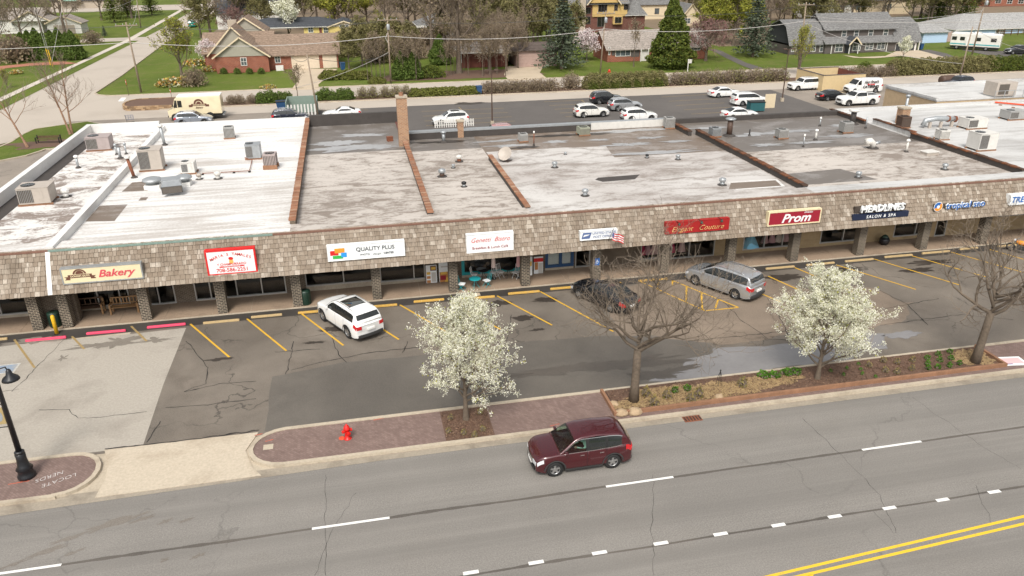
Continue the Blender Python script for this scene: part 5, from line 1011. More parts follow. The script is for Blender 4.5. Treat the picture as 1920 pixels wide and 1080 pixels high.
    for x in cx:
        zb, zr = belt(x)-.02, max(belt(x)+.004, roof_(x)); hh = zr-zb; r = min(.07, hh*.5); pts = []
        for k in range(5): z = zb+(hh-r)*k/4; pts.append((x, yedge(x, z), z))
        ye = yedge(x, zr-r); pts += [(x, ye-.3*r, zr-.3*r), (x, ye-1.0*r, zr), (x, ye*.55, zr+.02*min(1, hh*3)), (x, 0, zr+.03*min(1, hh*3))]
        rows.append(pts+[(a, -b, c) for a, b, c in pts[-2::-1]])
    m2 = len(rows[0])
    for r in rows: cab.v += [warp(*p) for p in r]
    for i in range(len(rows)-1):
        for j in range(m2-1):
            if clear:
                xc = (cx[i]+cx[i+1])/2; jj = min(j, m2-2-j)
                if 1 <= jj <= 3 and any(a*L > xc > b*L+.03 for a, b in S['win']): continue
                if jj >= 6 and S['roof'][0][0]*L-.12 > xc > S['roof'][1][0]*L+.05: continue
            cab.f.append((i*m2+j, i*m2+j+1, (i+1)*m2+j+1, (i+1)*m2+j)); cab.m.append(0)
    cab.f.append(tuple(range(m2))[::-1]); cab.f.append(tuple((len(rows)-1)*m2+j for j in range(m2))); cab.m += [0, 0]
    cb = cab.obj('cabin', roofmat or paint, t, True)
    def topz(x, y):
        zr = roof_(x); ye = max(.05, yedge(x, zr-.05)-.05); q = min(1, abs(y)/ye); return zr+.03*(1-q*q)*min(1, (zr-belt(x))*3)
    def screen(xa, xb, nm, inset, mat='carglass', off=.012, n=8, ytab=None):
        mb = MB(); K = 10
        for i in range(n+1):
            x = xa+(xb-xa)*i/n; ye = yedge(x, roof_(x)-.06)-inset
            if ytab: ye = min(ye, ytab)
            dz = (roof_(x+.02)-roof_(x-.02))/.04; nl = sqrt(1+dz*dz)
            for j in range(K+1):
                y = -ye+2*ye*j/K; w_ = warp(x, y, topz(x, y)); mb.v.append((w_[0]-dz/nl*off, w_[1], w_[2]+off/nl))
        for i in range(n):
            for j in range(K): a = i*(K+1)+j; mb.f.append((a, a+1, a+K+2, a+K+1) if xb < xa else (a, a+K+1, a+K+2, a+1)); mb.m.append(0)
        for f in range(len(mb.f)): mb.f[f] = mb.f[f][::-1]
        return mb.obj(nm, mat, cb, True)
    rt = S['roof']; ws0, ws1 = xr0, rt[1][0]*L; screen(ws0-.07, ws1+.0, 'windscreen', .05, mat='clearglass' if clear else 'carglass')
    b1, b0 = (rt[-2][0]*L, rt[-1][0]*L); kk = .62 if kind in ('suv', 'cuv', 'bigsuv', 'minivan', 'van', 'suv4') else .93
    screen(b1-.01, b1+(b0-b1)*kk, 'rear_window', .1)
    if sunroof: screen(-.01*L, -.24*L, 'sunroof', .2, off=.008)
    def sidepatch(poly_fn, x0, x1, nm, mat, off, par, cabin=True, n=10, sides=(1, -1)):
        for s in sides:
            mb = MB()
            for i in range(n+1):
                x = x0+(x1-x0)*i/n; za, zb = poly_fn(x)
                for q in range(4):
                    z = za+(zb-za)*q/3; y = (yedge(x, z) if cabin else sidey(x, z))+off; w_ = warp(x, y, z); mb.v.append((w_[0], w_[1]*s, z))
            for i in range(n):
                for q in range(3): a = i*4+q; f = (a, a+1, a+5, a+4); mb.f.append(f if (s > 0) == (x1 > x0) else f[::-1]); mb.m.append(0)
            for f in range(len(mb.f)): mb.f[f] = mb.f[f][::-1]
            mb.obj(nm, mat, par, True)
    GL = 'clearglass' if clear else 'carglass'
    if not clear: sidepatch(lambda x: (belt(x)+.03, max(belt(x)+.035, min(roof_(x)-.08, H-.125))), S['win'][0][0]*L, S['win'][-1][1]*L, 'pillar_trim', 'black', .007, cb, n=16)
    if chrome:
        wa, wb_ = S['win'][0][0]*L+.05, S['win'][-1][1]*L-.03
        sidepatch(lambda x: (belt(x)+.005, belt(x)+.03), wa, wb_, 'window_trim', 'chrome', .016, cb, n=16); sidepatch(lambda x: (max(belt(x)+.01, min(roof_(x)-.085, H-.13)), max(belt(x)+.03, min(roof_(x)-.062, H-.107))), wa, wb_, 'window_trim', 'chrome', .016, cb, n=16)
    if clear:
        for (q0, q1), (q2, q3) in zip(S['win'], S['win'][1:]): sidepatch(lambda x: (belt(x)+.03, roof_(x)-.08), q1*L+.04, q2*L-.02, 'pillar_trim', 'black', .013, cb, n=2)
    for xa, xb in S['win']:
        fn = lambda x: (belt(x)+.035, max(belt(x)+.04, min(roof_(x)-.085, H-.13)))
        sidepatch(fn, xa*L, xb*L, 'side_window', 'carglass' if (clear and xa < 0) else GL, .012, cb)
    if detail:
        cl = 'clad' if S['clad'] else (lower or 'clad')
        if lower or S['clad']:
            for xa, xb in ((fw-ra-.02, rwx+ra+.02),): sidepatch(lambda x: (sill, sill+.11), xa, xb, 'sill_cladding', cl, .012, bo, False, 6)
        if S['clad']:
            for c in (fw, rwx):
                for s in (1, -1):
                    mb = MB(); nn = 14
                    for i in range(nn+1):
                        a = pi*i/nn
                        for r in (ra-.005, ra+.055): x, z = c+r*cos(a), rw+r*sin(a); mb.v.append((warp(x, 0, z)[0] if 0 else x, s*(sidey(x, z)+.014), z))
                    for i in range(nn): f = (i*2, i*2+1, i*2+3, i*2+2); mb.f.append(f if s > 0 else f[::-1]); mb.m.append(0)
                    mb.obj('arch_cladding', 'clad', bo)
        # doors as slightly proud skins with dark gaps
        for xa, xb in S['win'][:2]:
            sidepatch(lambda x: (sill+.12, belt(x)-.01), xa*L+.02, xb*L-.03, 'door', paint, .005, bo, False, 8)
            for s in (1, -1):
                x = xb*L+.22; z = belt(x)-.13; MB().box(x-.09, x+.09, s*(sidey(x, z)+.0)-.02, s*(sidey(x, z)+.0)+.02, z-.015, z+.015).obj('door_handle', 'chrome' if chrome else paint, bo)
            sidepatch(lambda x: (sill+.12, belt(x)+.0), xb*L-.008, xb*L+.008, 'door_gap', 'black', .008, bo, False, 1)
        for s in (1, -1):
            x = S['win'][0][0]*L-.05; y = sidey(x, belt(x)); m3 = MB(); m3.box(-.05, .08, 0, .2, -.07, .09); mo = m3.xf(Matrix.Translation((x, s*y, belt(x)+.07)) @ Matrix.Diagonal((1, s, 1, 1))).obj('mirror', paint, bo); bevel(mo, .03, 2)
        if S['rails']:
            for s in (1, -1):
                pts = []
                for i in range(9):
                    x = .03*L+(-.36*L-.03*L)*i/8; yy = yedge(x, roof_(x)-.05)-.1; w_ = warp(x, yy, roof_(x)+(.045 if 0 < i < 8 else .0)); pts.append((w_[0], s*w_[1], w_[2]))
                MB().tube(pts, .018, 6).obj('roof_rail', 'rim', cb, True)
    xf_, xb_ = hl, -hl; zf = belt(hl-.06); yf = hw(hl)
    def endbox(front, y0, y1, z0, z1, nm, mat, dep=.06, out=.012):
        x = (hl if front else -hl); mb = MB(); K = 5
        for i in range(K+1):
            y = y0+(y1-y0)*i/K
            for z in (z0, z1):
                for d in (-dep, out): mb.v.append(warp(x+(d if front else -d), y, z))
        for i in range(K):
            a = i*4; b = a+4
            for q in ((1, 3, 2, 0), ): pass
            mb.f += [(a+1, b+1, b+3, a+3), (a+3, b+3, b+2, a+2), (a, b, b+1, a+1)]; mb.m += [0]*3
        mb.f += [(0, 1, 3, 2), (K*4+2, K*4+3, K*4+1, K*4)]; mb.m += [0, 0]; mb.obj(nm, mat, bo)
    zr_ = belt(-hl+.06)
    endbox(True, -yf*.55, yf*.55, zf-.3, zf-.08, 'grille', grille); endbox(True, -yf*.8, yf*.8, sill+.08, sill+.2, 'lower_grille', 'black'); endbox(True, -.26, .26, sill+.2, sill+.31, 'number_plate', 'white', .05, .02)
    endbox(False, -.26, .26, zr_-.36, zr_-.24, 'number_plate', 'white', .05, .02); endbox(False, -hw(-hl)*.92, hw(-hl)*.92, sill+.08, sill+.24, 'rear_bumper', 'clad' if S['clad'] or lower else paint, .05, .03)
    for s in (1, -1):
        a, b = (yf*.58, yf*.97) if s > 0 else (-yf*.97, -yf*.58); endbox(True, a, b, zf-.24, zf-.07, 'headlight', 'headlamp')
        yb = hw(-hl); a, b = (yb*.66, yb*.985) if s > 0 else (-yb*.985, -yb*.66); endbox(False, a, b, zr_-.24, zr_-.02, 'tail_light', 'redlamp')
    sidepatch(lambda x: (belt(x)-.25, belt(x)-.08), hl-.04, hl-.32, 'headlight', 'headlamp', .008, bo, False, 4)
    sidepatch(lambda x: (belt(x)-.26, belt(x)-.03), -hl+.03, -hl+.3, 'tail_light', 'redlamp', .01, bo, False, 4)
    if S.get('bed'):
        MB().box(-hl+.1, -.175*L, -Wd/2+.18, Wd/2-.18, 1.262, 1.33).obj('bed_liner', 'black', bo)
        for s in (1, -1): MB().box(-hl+.03, -.17*L, s*(Wd/2-.13)-.05, s*(Wd/2-.13)+.05, 1.24, 1.42).obj('bed_rail', paint, bo)
        MB().box(-hl+.02, -hl+.1, -Wd/2+.16, Wd/2-.16, 1.2, 1.41).obj('tailgate', paint, bo)
    # wheels
    key = ('w', rw, rimstyle)
    for c in (fw, rwx):
        for s in (1, -1):
            y = s*(Wd/2-.125); we = MB().lathe([(rw*.6, -.1), (rw*.92, -.11), (rw, -.08), (rw, .08), (rw*.92, .11), (rw*.6, .1)], 24, axis='y', cap=False)
            wo = link('wheel', we.mesh('wheel', 'rubber', True), t, (c, y, rw))
            MB().lathe([(rw*.66, .08), (rw*.66, .095), (rw*.58, .1), (rw*.57, .06)], 24, axis='y', cap=False).xf(Matrix.Diagonal((1, s, 1, 1))).obj('rim', 'rim', wo, True)
            MB().lathe([(rw*.62, .03), (rw*.01, .03)], 20, axis='y', cap=False).xf(Matrix.Diagonal((1, s, 1, 1))).obj('hub_disc', 'clad', wo)
            mb = MB()
            for k in range(rimstyle):
                a = 2*pi*k/rimstyle+.3; ca, sa = cos(a), sin(a)
                vs = []
                for r, ww in ((.03, .05), (rw*.6, .04)):
                    for q in (-1, 1):
                        for y_ in (.05, .088): vs.append((r*ca-q*ww*sa, y_*s, r*sa+q*ww*ca))
                mb.add(vs, [(0, 1, 3, 2), (4, 6, 7, 5), (0, 4, 5, 1), (2, 3, 7, 6), (1, 5, 7, 3)])
            mb.lathe([(.07, .05*s), (.06, .095*s), (.005, .1*s)], 12, axis='y'); mb.obj('spokes', 'rim', wo)
    return t
for n_, c_, mt_ in [('white', (.78, .78, .76), 0), ('pearl', (.72, .7, .65), 0), ('silver', (.42, .43, .44), .55), ('maroon', (.062, .004, .008), .2), ('black', (.012, .013, .016), .2), ('navy', (.012, .018, .035), .2), ('slate', (.3, .33, .38), .5), ('red', (.42, .2, .19), .0), ('cream', (.78, .68, .46), 0), ('green', (.01, .2, .16), .1)]: M['p_'+n_] = paintmat('paint_'+n_, c_, mt_)
M['clearglass'] = clear_glass('clear_car_glass', (.5, .6, .56))
def face(pa, pb):      # heading from rear point to front point
    d = gp(*pa)-gp(*pb); return atan2(d.y, d.x)
# on the road
mc = car('cuv', (8.62, 27.12, 0), radians(180.6), 'p_maroon', 'dark red crossover driving along the road', name='moving_car', chrome=True, grille='chrome', clear=True)
M['seat'] = plain('seat_fabric', (.05, .048, .045), .8, var=.2); M['skin'] = plain('skin', (.5, .3, .22), .6, var=.05); M['shirt'] = plain('mint_shirt', (.5, .68, .6), .8, var=.08); M['hair'] = plain('grey_hair', (.32, .29, .26), .8, var=.1); M['slacks'] = plain('dark_trousers', (.05, .055, .07), .8, var=.1)
for y in (-.4, .4):
    MB().box(-.35, .2, y-.25, y+.25, .5, .72).obj('seat_cushion', 'seat', mc); so_ = MB().box(-.5, -.34, y-.24, y+.24, .6, 1.2).obj('seat_back', 'seat', mc); MB().box(-.52, -.42, y-.13, y+.13, 1.2, 1.38).obj('headrest', 'seat', so_)
MB().box(-1.45, -1.25, -.6, .6, .6, 1.2).obj('rear_seat', 'seat', mc); MB().box(.55, 1.0, -.75, .75, .85, 1.02).obj('dashboard', 'seat', mc); MB().box(-1.9, .9, -.75, .75, .45, .5).obj('cabin_floor', 'black', mc)
MB().tube([(.42, .4+.18*cos(a), .98+.18*sin(a)) for a in [2*pi*k/14 for k in range(15)]], .016, 6).obj('steering_wheel', 'black', mc)
def seated(parent_loc, rotz, label):
    t = thing('person', parent_loc, rotz, label, 'person'); J = dict(pel=(0, 0, .1), bel=(-.04, 0, .3), che=(-.1, 0, .5), nek=(-.09, 0, .64), shl=(-.09, .18, .56), ell=(.12, .24, .38), hal=(.42, .15, .46), shr=(-.09, -.18, .56), elr=(.12, -.24, .38), har=(.42, -.15, .46), kl=(.42, .12, .16), fl=(.62, .12, -.2), kr=(.42, -.12, .16), fr=(.62, -.12, -.2))
    ks = list(J); E = [('pel', 'bel'), ('bel', 'che'), ('che', 'nek'), ('che', 'shl'), ('shl', 'ell'), ('ell', 'hal'), ('che', 'shr'), ('shr', 'elr'), ('elr', 'har'), ('pel', 'kl'), ('kl', 'fl'), ('pel', 'kr'), ('kr', 'fr')]
    me = bpy.data.meshes.new('body'); me.from_pydata([J[k] for k in ks], [(ks.index(a), ks.index(b)) for a, b in E], []); me.materials.append(M['shirt']); o = link('body', me, t)
    sk_ = o.modifiers.new('skin', 'SKIN'); rad = dict(pel=.15, bel=.14, che=.16, nek=.055, shl=.08, ell=.05, hal=.035, shr=.08, elr=.05, har=.035, kl=.075, fl=.05, kr=.075, fr=.05)
    if not me.skin_vertices: bm = bmesh.new(); bm.from_mesh(me); bm.verts.layers.skin.verify(); bm.to_mesh(me); bm.free()
    for i, k in enumerate(ks): v = me.skin_vertices[0].data[i]; v.radius = (rad[k], rad[k]); v.use_root = k == 'pel'
    ss = o.modifiers.new('sub', 'SUBSURF'); ss.levels = ss.render_levels = 2
    hd = MB().lathe([(.03, -.13), (.062, -.11), (.078, -.05), (.086, .02), (.08, .08), (.05, .115), (.01, .125)], 14, (-.05, 0, .78)).box(.025, .05, -.012, .012, .75, .785); h_ = hd.obj('head', 'skin', t, True)
    MB().lathe([(.092, .0), (.094, .05), (.082, .1), (.05, .135), (.01, .145)], 14, (-.062, 0, .78)).obj('hair', 'hair', t, True)
    for s in (-1, 1):
        hn = MB().box(.4, .48, s*.15-.04, s*.15+.04, .43, .49)
        for k in range(4): hn.tube([(.47, s*.15-.03+.02*k, .48), (.5, s*.15-.03+.02*k, .475), (.5, s*.15-.03+.02*k, .44)], .009, 5)
        hn.tube([(.42, s*.11, .47), (.46, s*.1, .49)], .011, 5); hn.obj('hand', 'skin', t)
    return t
seated((mc.location.x+.12, mc.location.y-.4, .68), radians(180.6), 'driver in a pale mint shirt at the wheel of the dark red crossover')
# in the front bays
ha = atan2(4.8, -2.68)
car('bigsuv', (-1.15, 42.9, .008), ha, 'p_white', 'white three row crossover with dark sunroof parked nose in at the photo shop', sunroof=True, chrome=False)
car('minivan', (23.3, 43.0, .008), ha+.02, 'p_silver', 'silver minivan parked by the hatched bay at the couture shop', lower='p_silver')
car('sedan', (14.9, 42.7, .008), ha, 'p_black', 'black saloon parked behind the bare street tree')
# behind the strip
def rc(kind, px, py, hd, paint, label, **kw):
    p = gp(px, py); return car(kind, (p.x, p.y, .012), radians(hd), paint, label, detail=True, **kw)
rc('suv', 365, 233, 0, 'p_slate', 'pale blue grey crossover parked beside the cream step van')
rc('suv', 545, 228, 0, 'p_navy', 'dark navy crossover parked by the green bin enclosure')
rc('coupe', 642, 220, 180, 'p_white', 'white coupe parked behind the dark rear parapet')
rc('suv', 845, 233, 183, 'p_white', 'white crossover parked behind the small brick chimney', sunroof=True)
rc('suv', 952, 258, 2, 'p_red', 'faded red car mostly hidden behind the rear parapet')
rc('suv', 1136, 193, 0, 'p_black', 'black crossover at the back of the rear parking group')
rc('suv', 1171, 206, 0, 'p_silver', 'silver crossover in the middle of the rear parking group')
rc('suv', 1108, 218, 0, 'p_pearl', 'pearl white crossover at the left of the rear parking group', chrome=True)
rc('suv', 1197, 226, 0, 'p_white', 'white crossover half hidden behind the pale parapet flashing')
rc('sedan', 1357, 181, 0, 'p_white', 'white saloon beside the white minivan in the rear lane')
rc('minivan', 1404, 196, 0, 'p_white', 'white minivan beside the tan bin screen')
rc('sedan', 1385, 222, 0, 'p_white', 'white car roof just showing over the dark rear parapet')
rc('suv4', 1505, 168, 183, 'p_white', 'white two door off roader with dark rear quarter by the tan enclosure', lower='p_slate')
rc('sedan', 1560, 187, 0, 'p_black', 'black saloon between the off roader and the pickup')
rc('truck', 1606, 196, 180, 'p_white', 'white crew cab pickup at the rear wall of the strip', name='pickup_truck', cat='pickup')
v = rc('van', 1616, 173, 180, 'p_white', 'white catering van with black lettering parked by the tan enclosure', name='catering_van', cat='van')
VT = Matrix.Translation((-.6, 1.06, 1.68)) @ Matrix.Rotation(pi, 4, 'Z') @ Matrix.Rotation(pi/2, 4, 'X')
text('Guy Prusi\'s', .52, 'black', v, VT, shear=.35, bold=.01, ext=.02); text('CATERING', .55, 'black', v, Matrix.Translation((0, 0, -.72)) @ VT, bold=.015, ext=.02, shear=.1); text('fine foods', .3, 's_red', v, Matrix.Translation((0, 0, -.36)) @ VT, bold=.008, ext=.02)
rc('suv', 1795, 163, 180, 'p_navy', 'dark blue car roof showing behind the tan wing')
p = gp(361, 50); car('minivan', (p.x, p.y, 0), radians(95), 'p_green', 'green car parked on the far side street')
p = gp(1905, 101); car('suv', (p.x, p.y, 0), radians(175), 'p_black', 'dark estate car on the drive beside the blue house')
# cream step van
p = gp(372, 222); t = thing('step_van', (p.x, p.y, 0), radians(180), 'cream bakery step van with brown emblem parked by the retaining wall', 'van')
MB().box(-3.3, 2.1, -1.15, 1.15, .75, 3.05).obj('cargo_body', 'p_cream', t); bevel(t.children[-1], .08, 3)
MB().add([(x, y, z) for y in (-1.1, 1.1) for x, z in ((2.1, .5), (3.35, .5), (3.4, 1.35), (2.75, 1.6), (2.35, 2.85), (2.1, 3.0))], [tuple(range(6))[::-1], tuple(range(6, 12))]+[(i, (i+1) % 6, 6+(i+1) % 6, 6+i) for i in range(6)]).obj('nose', 'p_cream', t)
MB().box(-3.3, 2.1, -1.1, 1.1, 3.05, 3.12).obj('roof', 'white', t); MB().add([(2.74, -.95, 1.68), (2.74, .95, 1.68), (2.42, .95, 2.7), (2.42, -.95, 2.7)], [(0, 1, 2, 3)]).xf(Matrix.Translation((.02, 0, .01))).obj('windscreen', 'carglass', t)
for s in (-1, 1):
    MB().box(1.55, 2.05, s*1.16-.01, s*1.16+.01, 1.75, 2.6).obj('side_window', 'carglass', t); MB().add([(2.15, s*1.11, 1.7), (2.62, s*1.11, 1.7), (2.36, s*1.11, 2.65), (2.15, s*1.11, 2.65)], [(0, 1, 2, 3)]).obj('side_window', 'carglass', t)
    MB().bar((2.5, s*1.1, 1.9), (2.7, s*1.45, 2.0), .03).obj('mirror_arm', 'black', t); MB().box(2.66, 2.7, s*1.4-.08, s*1.4+.08, 1.85, 2.25).obj('mirror', 'black', t); MB().lathe([(.12, 3.36), (.12, 3.42)], 10, (0, s*.75, 1.0), axis='x').obj('headlight', 'headlamp', t)
    for c in (2.55, -1.75):
        MB().lathe([(.52, -.02), (.52, .02)], 20, (c, s*1.14, .46), axis='y').obj('wheel_arch', 'black', t)
        w = link('wheel', MB().lathe([(.25, -.12), (.42, -.12), (.45, -.08), (.45, .08), (.42, .12), (.25, .12)], 20, axis='y', cap=False).mesh('wheel', 'rubber', True), t, (c, s*1.06, .45)); MB().lathe([(.26, s*.11), (.2, s*.04), (.06, s*.05), (.05, s*.13), (.005, s*.13)], 16, axis='y', cap=False).obj('rim', 'rim', w)
MB().box(-3.3, 3.2, -1.0, 1.0, .42, .75).obj('chassis', 'black', t); MB().box(3.36, 3.46, -1.1, 1.1, .5, .7).obj('bumper', 'black', t); MB().box(-3.5, -3.3, -1.1, 1.1, .5, .62).obj('rear_step', 'galv', t)
eb = MB()
for (cx_, cz_, r0, a0, a1, inn) in ((-.55, 2.1, .62, 0, pi, .62), (-.55, 2.1, .3, 0, pi, 0)): ell(eb, cx_, cz_, r0, r0, 1.165, 20, a0, a1, inn)
eb.box(-1.5, .4, 1.152, 1.166, 1.85, 2.12); eb.box(-1.8, -1.35, 1.152, 1.162, 1.72, 2.0); eb.box(.25, .7, 1.152, 1.162, 1.72, 2.0); eb.obj('emblem', 's_dkbrown', t)
ET = Matrix.Translation((-.55, 1.17, 1.98)) @ Matrix.Rotation(pi, 4, 'Z') @ Matrix.Rotation(pi/2, 4, 'X'); text('DOUGH GUYS', .22, 's_cream', t, ET, bold=.006); text('Bakery', .32, 's_dkbrown', t, Matrix.Translation((0, 0, -.36)) @ ET, shear=.35, bold=.006)
# motorhome by the blue house
a, b = gp(1795, 92), gp(1872, 97); p = (a+b)/2; t = thing('motorhome', (p.x, p.y+1, 0), radians(0)+atan2(b.y-a.y, b.x-a.x), 'cream and white motorhome parked beside the blue house', 'motorhome')
MB().box(-4.6, 4.6, -1.2, 1.2, .7, 3.2).obj('body', 'p_pearl', t); bevel(t.children[-1], .15, 3); MB().box(-4.4, 4.4, -1.1, 1.1, 3.2, 3.3).obj('roof', 'white', t); MB().box(-4.5, 4.5, -1.215, -1.2, 1.05, 1.25).obj('stripe', 'slate' if 'slate' in M else 'teal', t)
for x, w_ in ((-3.9, .9), (-2.4, .9), (.6, .8), (3.3, 1.0)): MB().box(x-w_/2, x+w_/2, -1.22, -1.2, 1.85, 2.55).obj('side_window', 'carglass', t)
MB().box(-1.6, -1.0, -1.22, -1.2, .8, 2.6).obj('door', 'white', t); MB().box(-.5, .6, -.5, .5, 3.3, 3.55).obj('air_conditioner', 'white', t); MB().box(2, 2.8, -.4, .4, 3.3, 3.45).obj('roof_vent', 'white', t); MB().box(-4.4, 4.4, -1.0, 1.0, .35, .72).obj('chassis', 'black', t)
for x in (-3.2, 2.2):
    for s in (-1, 1): w = link('wheel', MB().lathe([(.25, -.12), (.42, -.12), (.45, 0), (.42, .12), (.25, .12)], 18, axis='y').mesh('wheel', 'rubber', True), t, (x, s*1.05, .45)); MB().lathe([(.22, s*.125), (.01, s*.13)], 12, axis='y').obj('rim', 'rim', w)
# motorcycle at the end of the bays
t = thing('motorcycle', (47.35, 44.0, .012), radians(115), 'black and orange motorcycle parked at the kerb end of a bay', 'motorcycle')
for x in (-.7, .75):
    w = link('wheel', MB().lathe([(.22, -.06), (.3, -.06), (.32, 0), (.3, .06), (.22, .06)], 20, axis='y', cap=False).mesh('wheel', 'rubber', True), t, (x, 0, .32)); mb = MB()
    for k in range(5): a = 2*pi*k/5; mb.bar((0, 0, 0), (.25*cos(a), 0, .25*sin(a)), .03)
    mb.obj('spokes', 'rim', w)
MB().tube([(.75, 0, .32), (.5, 0, .85), (.42, 0, 1.02)], .04, 8).obj('fork', 'chrome', t); MB().tube([(-.7, 0, .35), (-.2, 0, .45), (.3, 0, .5), (.48, 0, .85)], .05, 8).obj('frame', 'black', t); MB().lathe([(.02, -.3), (.15, -.2), (.17, 0), (.1, .3), (.02, .35)], 10, (.12, 0, .8), axis='x').obj('fuel_tank', 's_orange', t, True); MB().box(-.2, .3, -.15, .15, .3, .62).obj('engine', 'clad', t); MB().box(-.75, -.1, -.13, .13, .7, .8).obj('seat', 'black', t); MB().tube([(.36, -.36, 1.05), (.45, 0, 1.02), (.36, .36, 1.05)], .018, 6).obj('handlebar', 'chrome', t); MB().lathe([(.09, .52), (.1, .6), (.01, .63)], 10, (0, 0, .9), axis='x').obj('headlight', 'headlamp', t); MB().tube([(.1, -.15, .35), (-.8, -.2, .32)], .045, 8).obj('exhaust', 'chrome', t)
MB().box(-1.02, -.5, -.1, .1, .62, .68).obj('rear_mudguard', 's_orange', t)
# ================================================================== TREES AND PLANTS
M['blossom'] = isle('pear_blossom', [(.7, .68, .5), (.86, .85, .73), (.78, .77, .62), (.9, .89, .82), (.55, .57, .33)], trans=.25)
M['blossom2'] = isle('magnolia_blossom', [(.7, .6, .6), (.78, .72, .7), (.66, .5, .52), (.8, .76, .74)], trans=.25)
M['bud'] = isle('olive_buds', [(.21, .19, .08), (.28, .25, .105), (.17, .155, .07), (.25, .24, .09)], trans=.3)
M['budbr'] = isle('brown_buds', [(.27, .205, .14), (.33, .26, .175), (.22, .17, .12), (.29, .245, .14)], trans=.35)
M['leafy'] = isle('spring_leaves', [(0.280, 0.298, 0.052), (0.385, 0.367, 0.061), (0.193, 0.228, 0.044), (0.455, 0.420, 0.079)], trans=.35)
M['leafg'] = isle('green_leaves', [(0.096, 0.149, 0.032), (0.149, 0.210, 0.042), (0.070, 0.114, 0.026), (0.193, 0.245, 0.061)], trans=.3)
M['yew'] = isle('evergreen_foliage', [(0.079, 0.108, 0.021), (0.131, 0.161, 0.028), (0.052, 0.079, 0.018), (0.184, 0.201, 0.035)], trans=.2)
M['ygreen'] = isle('golden_juniper', [(.15, .165, .035), (.2, .21, .045), (.11, .125, .028), (.17, .15, .06)], trans=.2)
M['spruce'] = isle('blue_spruce', [(.075, .095, .06), (.11, .13, .085), (.055, .07, .045), (.14, .165, .115)], trans=.1)
M['purple'] = isle('purple_buds', [(.22, .12, .11), (.27, .155, .14), (.18, .1, .09)], trans=.3)
M['tuft'] = isle('green_tuft', [(.07, .17, .015), (.1, .22, .025), (.05, .12, .012)], trans=.3)
M['tuftd'] = isle('dry_tuft', [(.3, .22, .09), (.22, .2, .06), (.36, .27, .13)], trans=.3)
M['flower'] = isle('garden_flowers', [(.07, .13, .02), (.75, .7, .5), (.09, .15, .03), (.7, .3, .1), (.06, .11, .02), (.75, .6, .15), (.08, .14, .02)], trans=.2)
def rv(r): 
    while True:
        v = Vector((r.uniform(-1, 1), r.uniform(-1, 1), r.uniform(-1, 1)))
        if .05 < v.length < 1: return v.normalized()
def leafq(mb, p, s, r, flat=0.):
    n = rv(r); n.z += flat; n.normalize(); a = n.orthogonal().normalized(); b = n.cross(a); th = r.uniform(0, 6.28); u = a*cos(th)+b*sin(th); w = n.cross(u); k = r.uniform(.6, 1)
    mb.quad(p-u*s, p-w*s*k, p+u*s, p+w*s*k)
def grow_tree(seed, H, r0, bole, nl, lvl_counts, spread=.9, upw=.35, wig=.22, ratio=.62, lean=(0, 0), twr=.009, limb_len=None, droop=0., trunk_frac=.8, nomain=False, thick=.55):
    """trunk mesh, twig mesh and the points along outer branches"""
    r = random.Random(seed); tr, tw, tips = MB(), MB(), []
    def br(p, d, L, rad, lvl):
        seg = 5 if lvl <= 1 else (4 if lvl == 2 else 3); pts = [p.copy()]; rads = [rad]; q = p.copy(); dd = d.copy(); dirs = [d.copy()]
        for i in range(seg):
            dd = (dd+rv(r)*wig+Vector((0, 0, upw*.22-(droop*.3 if lvl > 1 else 0)))).normalized(); q = q+dd*(L/seg); pts.append(q.copy()); dirs.append(dd.copy()); rads.append(max(twr*.6, rad*(1-.72*(i+1)/seg)))
        (tr if lvl <= 1 else tw).tube(pts, rads, 6 if lvl <= 1 else (4 if lvl == 2 else 3), cap=False)
        if lvl >= 2: tips.extend((x, lvl) for x in pts[1:])
        if lvl-1 < len(lvl_counts):
            n = lvl_counts[lvl-1]
            for k in range(n):
                f = r.uniform(.22, 1.) if k else 1.; i = min(seg-1, int(f*seg)); b = pts[i].lerp(pts[i+1], f*seg-i if f < 1 else 1)
                dv = dirs[min(i+1, seg)]; side = rv(r); side = (side-dv*side.dot(dv)); side = side.normalized() if side.length > .01 else side
                nd_ = (dv*r.uniform(.45, .9)+side*r.uniform(.55, 1.)*spread+Vector((0, 0, upw*.3))).normalized()
                br(b, nd_, L*ratio*r.uniform(.65, 1.1), max(twr, rads[i]*thick), lvl+1)
    top = Vector((lean[0], lean[1], H*trunk_frac)); tp = []; n = 7
    for i in range(n+1):
        s = i/n; tp.append(Vector((top.x*s+.05*H*.1*sin(s*5+seed)*s, top.y*s+.05*H*.1*cos(s*4+seed)*s, top.z*s)))
    trd = [r0*(1.25 if i == 0 else 1)*(1-.86*(i/n)**.9) for i in range(n+1)]; trd[0] = r0*1.3
    if nomain:
        kx = [i for i in range(n+1) if tp[i].z <= bole*1.25]; tr.tube([tp[i] for i in kx], [r0*(1.25 if i == 0 else 1-.05*i) for i in kx], 9, cap=True)
    else: tr.tube(tp, trd, 9, cap=False)
    LL = limb_len or H*.42
    for k in range(nl):
        s = (bole+(H*trunk_frac-bole)*(k/(nl-1))**1.1*(.3 if nomain else .97)); f = s/(H*trunk_frac)*n; i = min(n-1, int(f)); b = tp[i].lerp(tp[i+1], f-i)
        az = k*2.4+r.uniform(-.4, .4); el = upw+r.uniform(-.12, .2)+.35*(k/nl); d = Vector((cos(az)*cos(el), sin(az)*cos(el), sin(el))); fr = 1-.55*(k/nl)*(0 if nomain else 1)
        br(b, d, LL*fr*r.uniform(.8, 1.15), max(.03, trd[min(i, n)]*(.5 if not nomain else .72)), 1)
    return tr, tw, tips, r
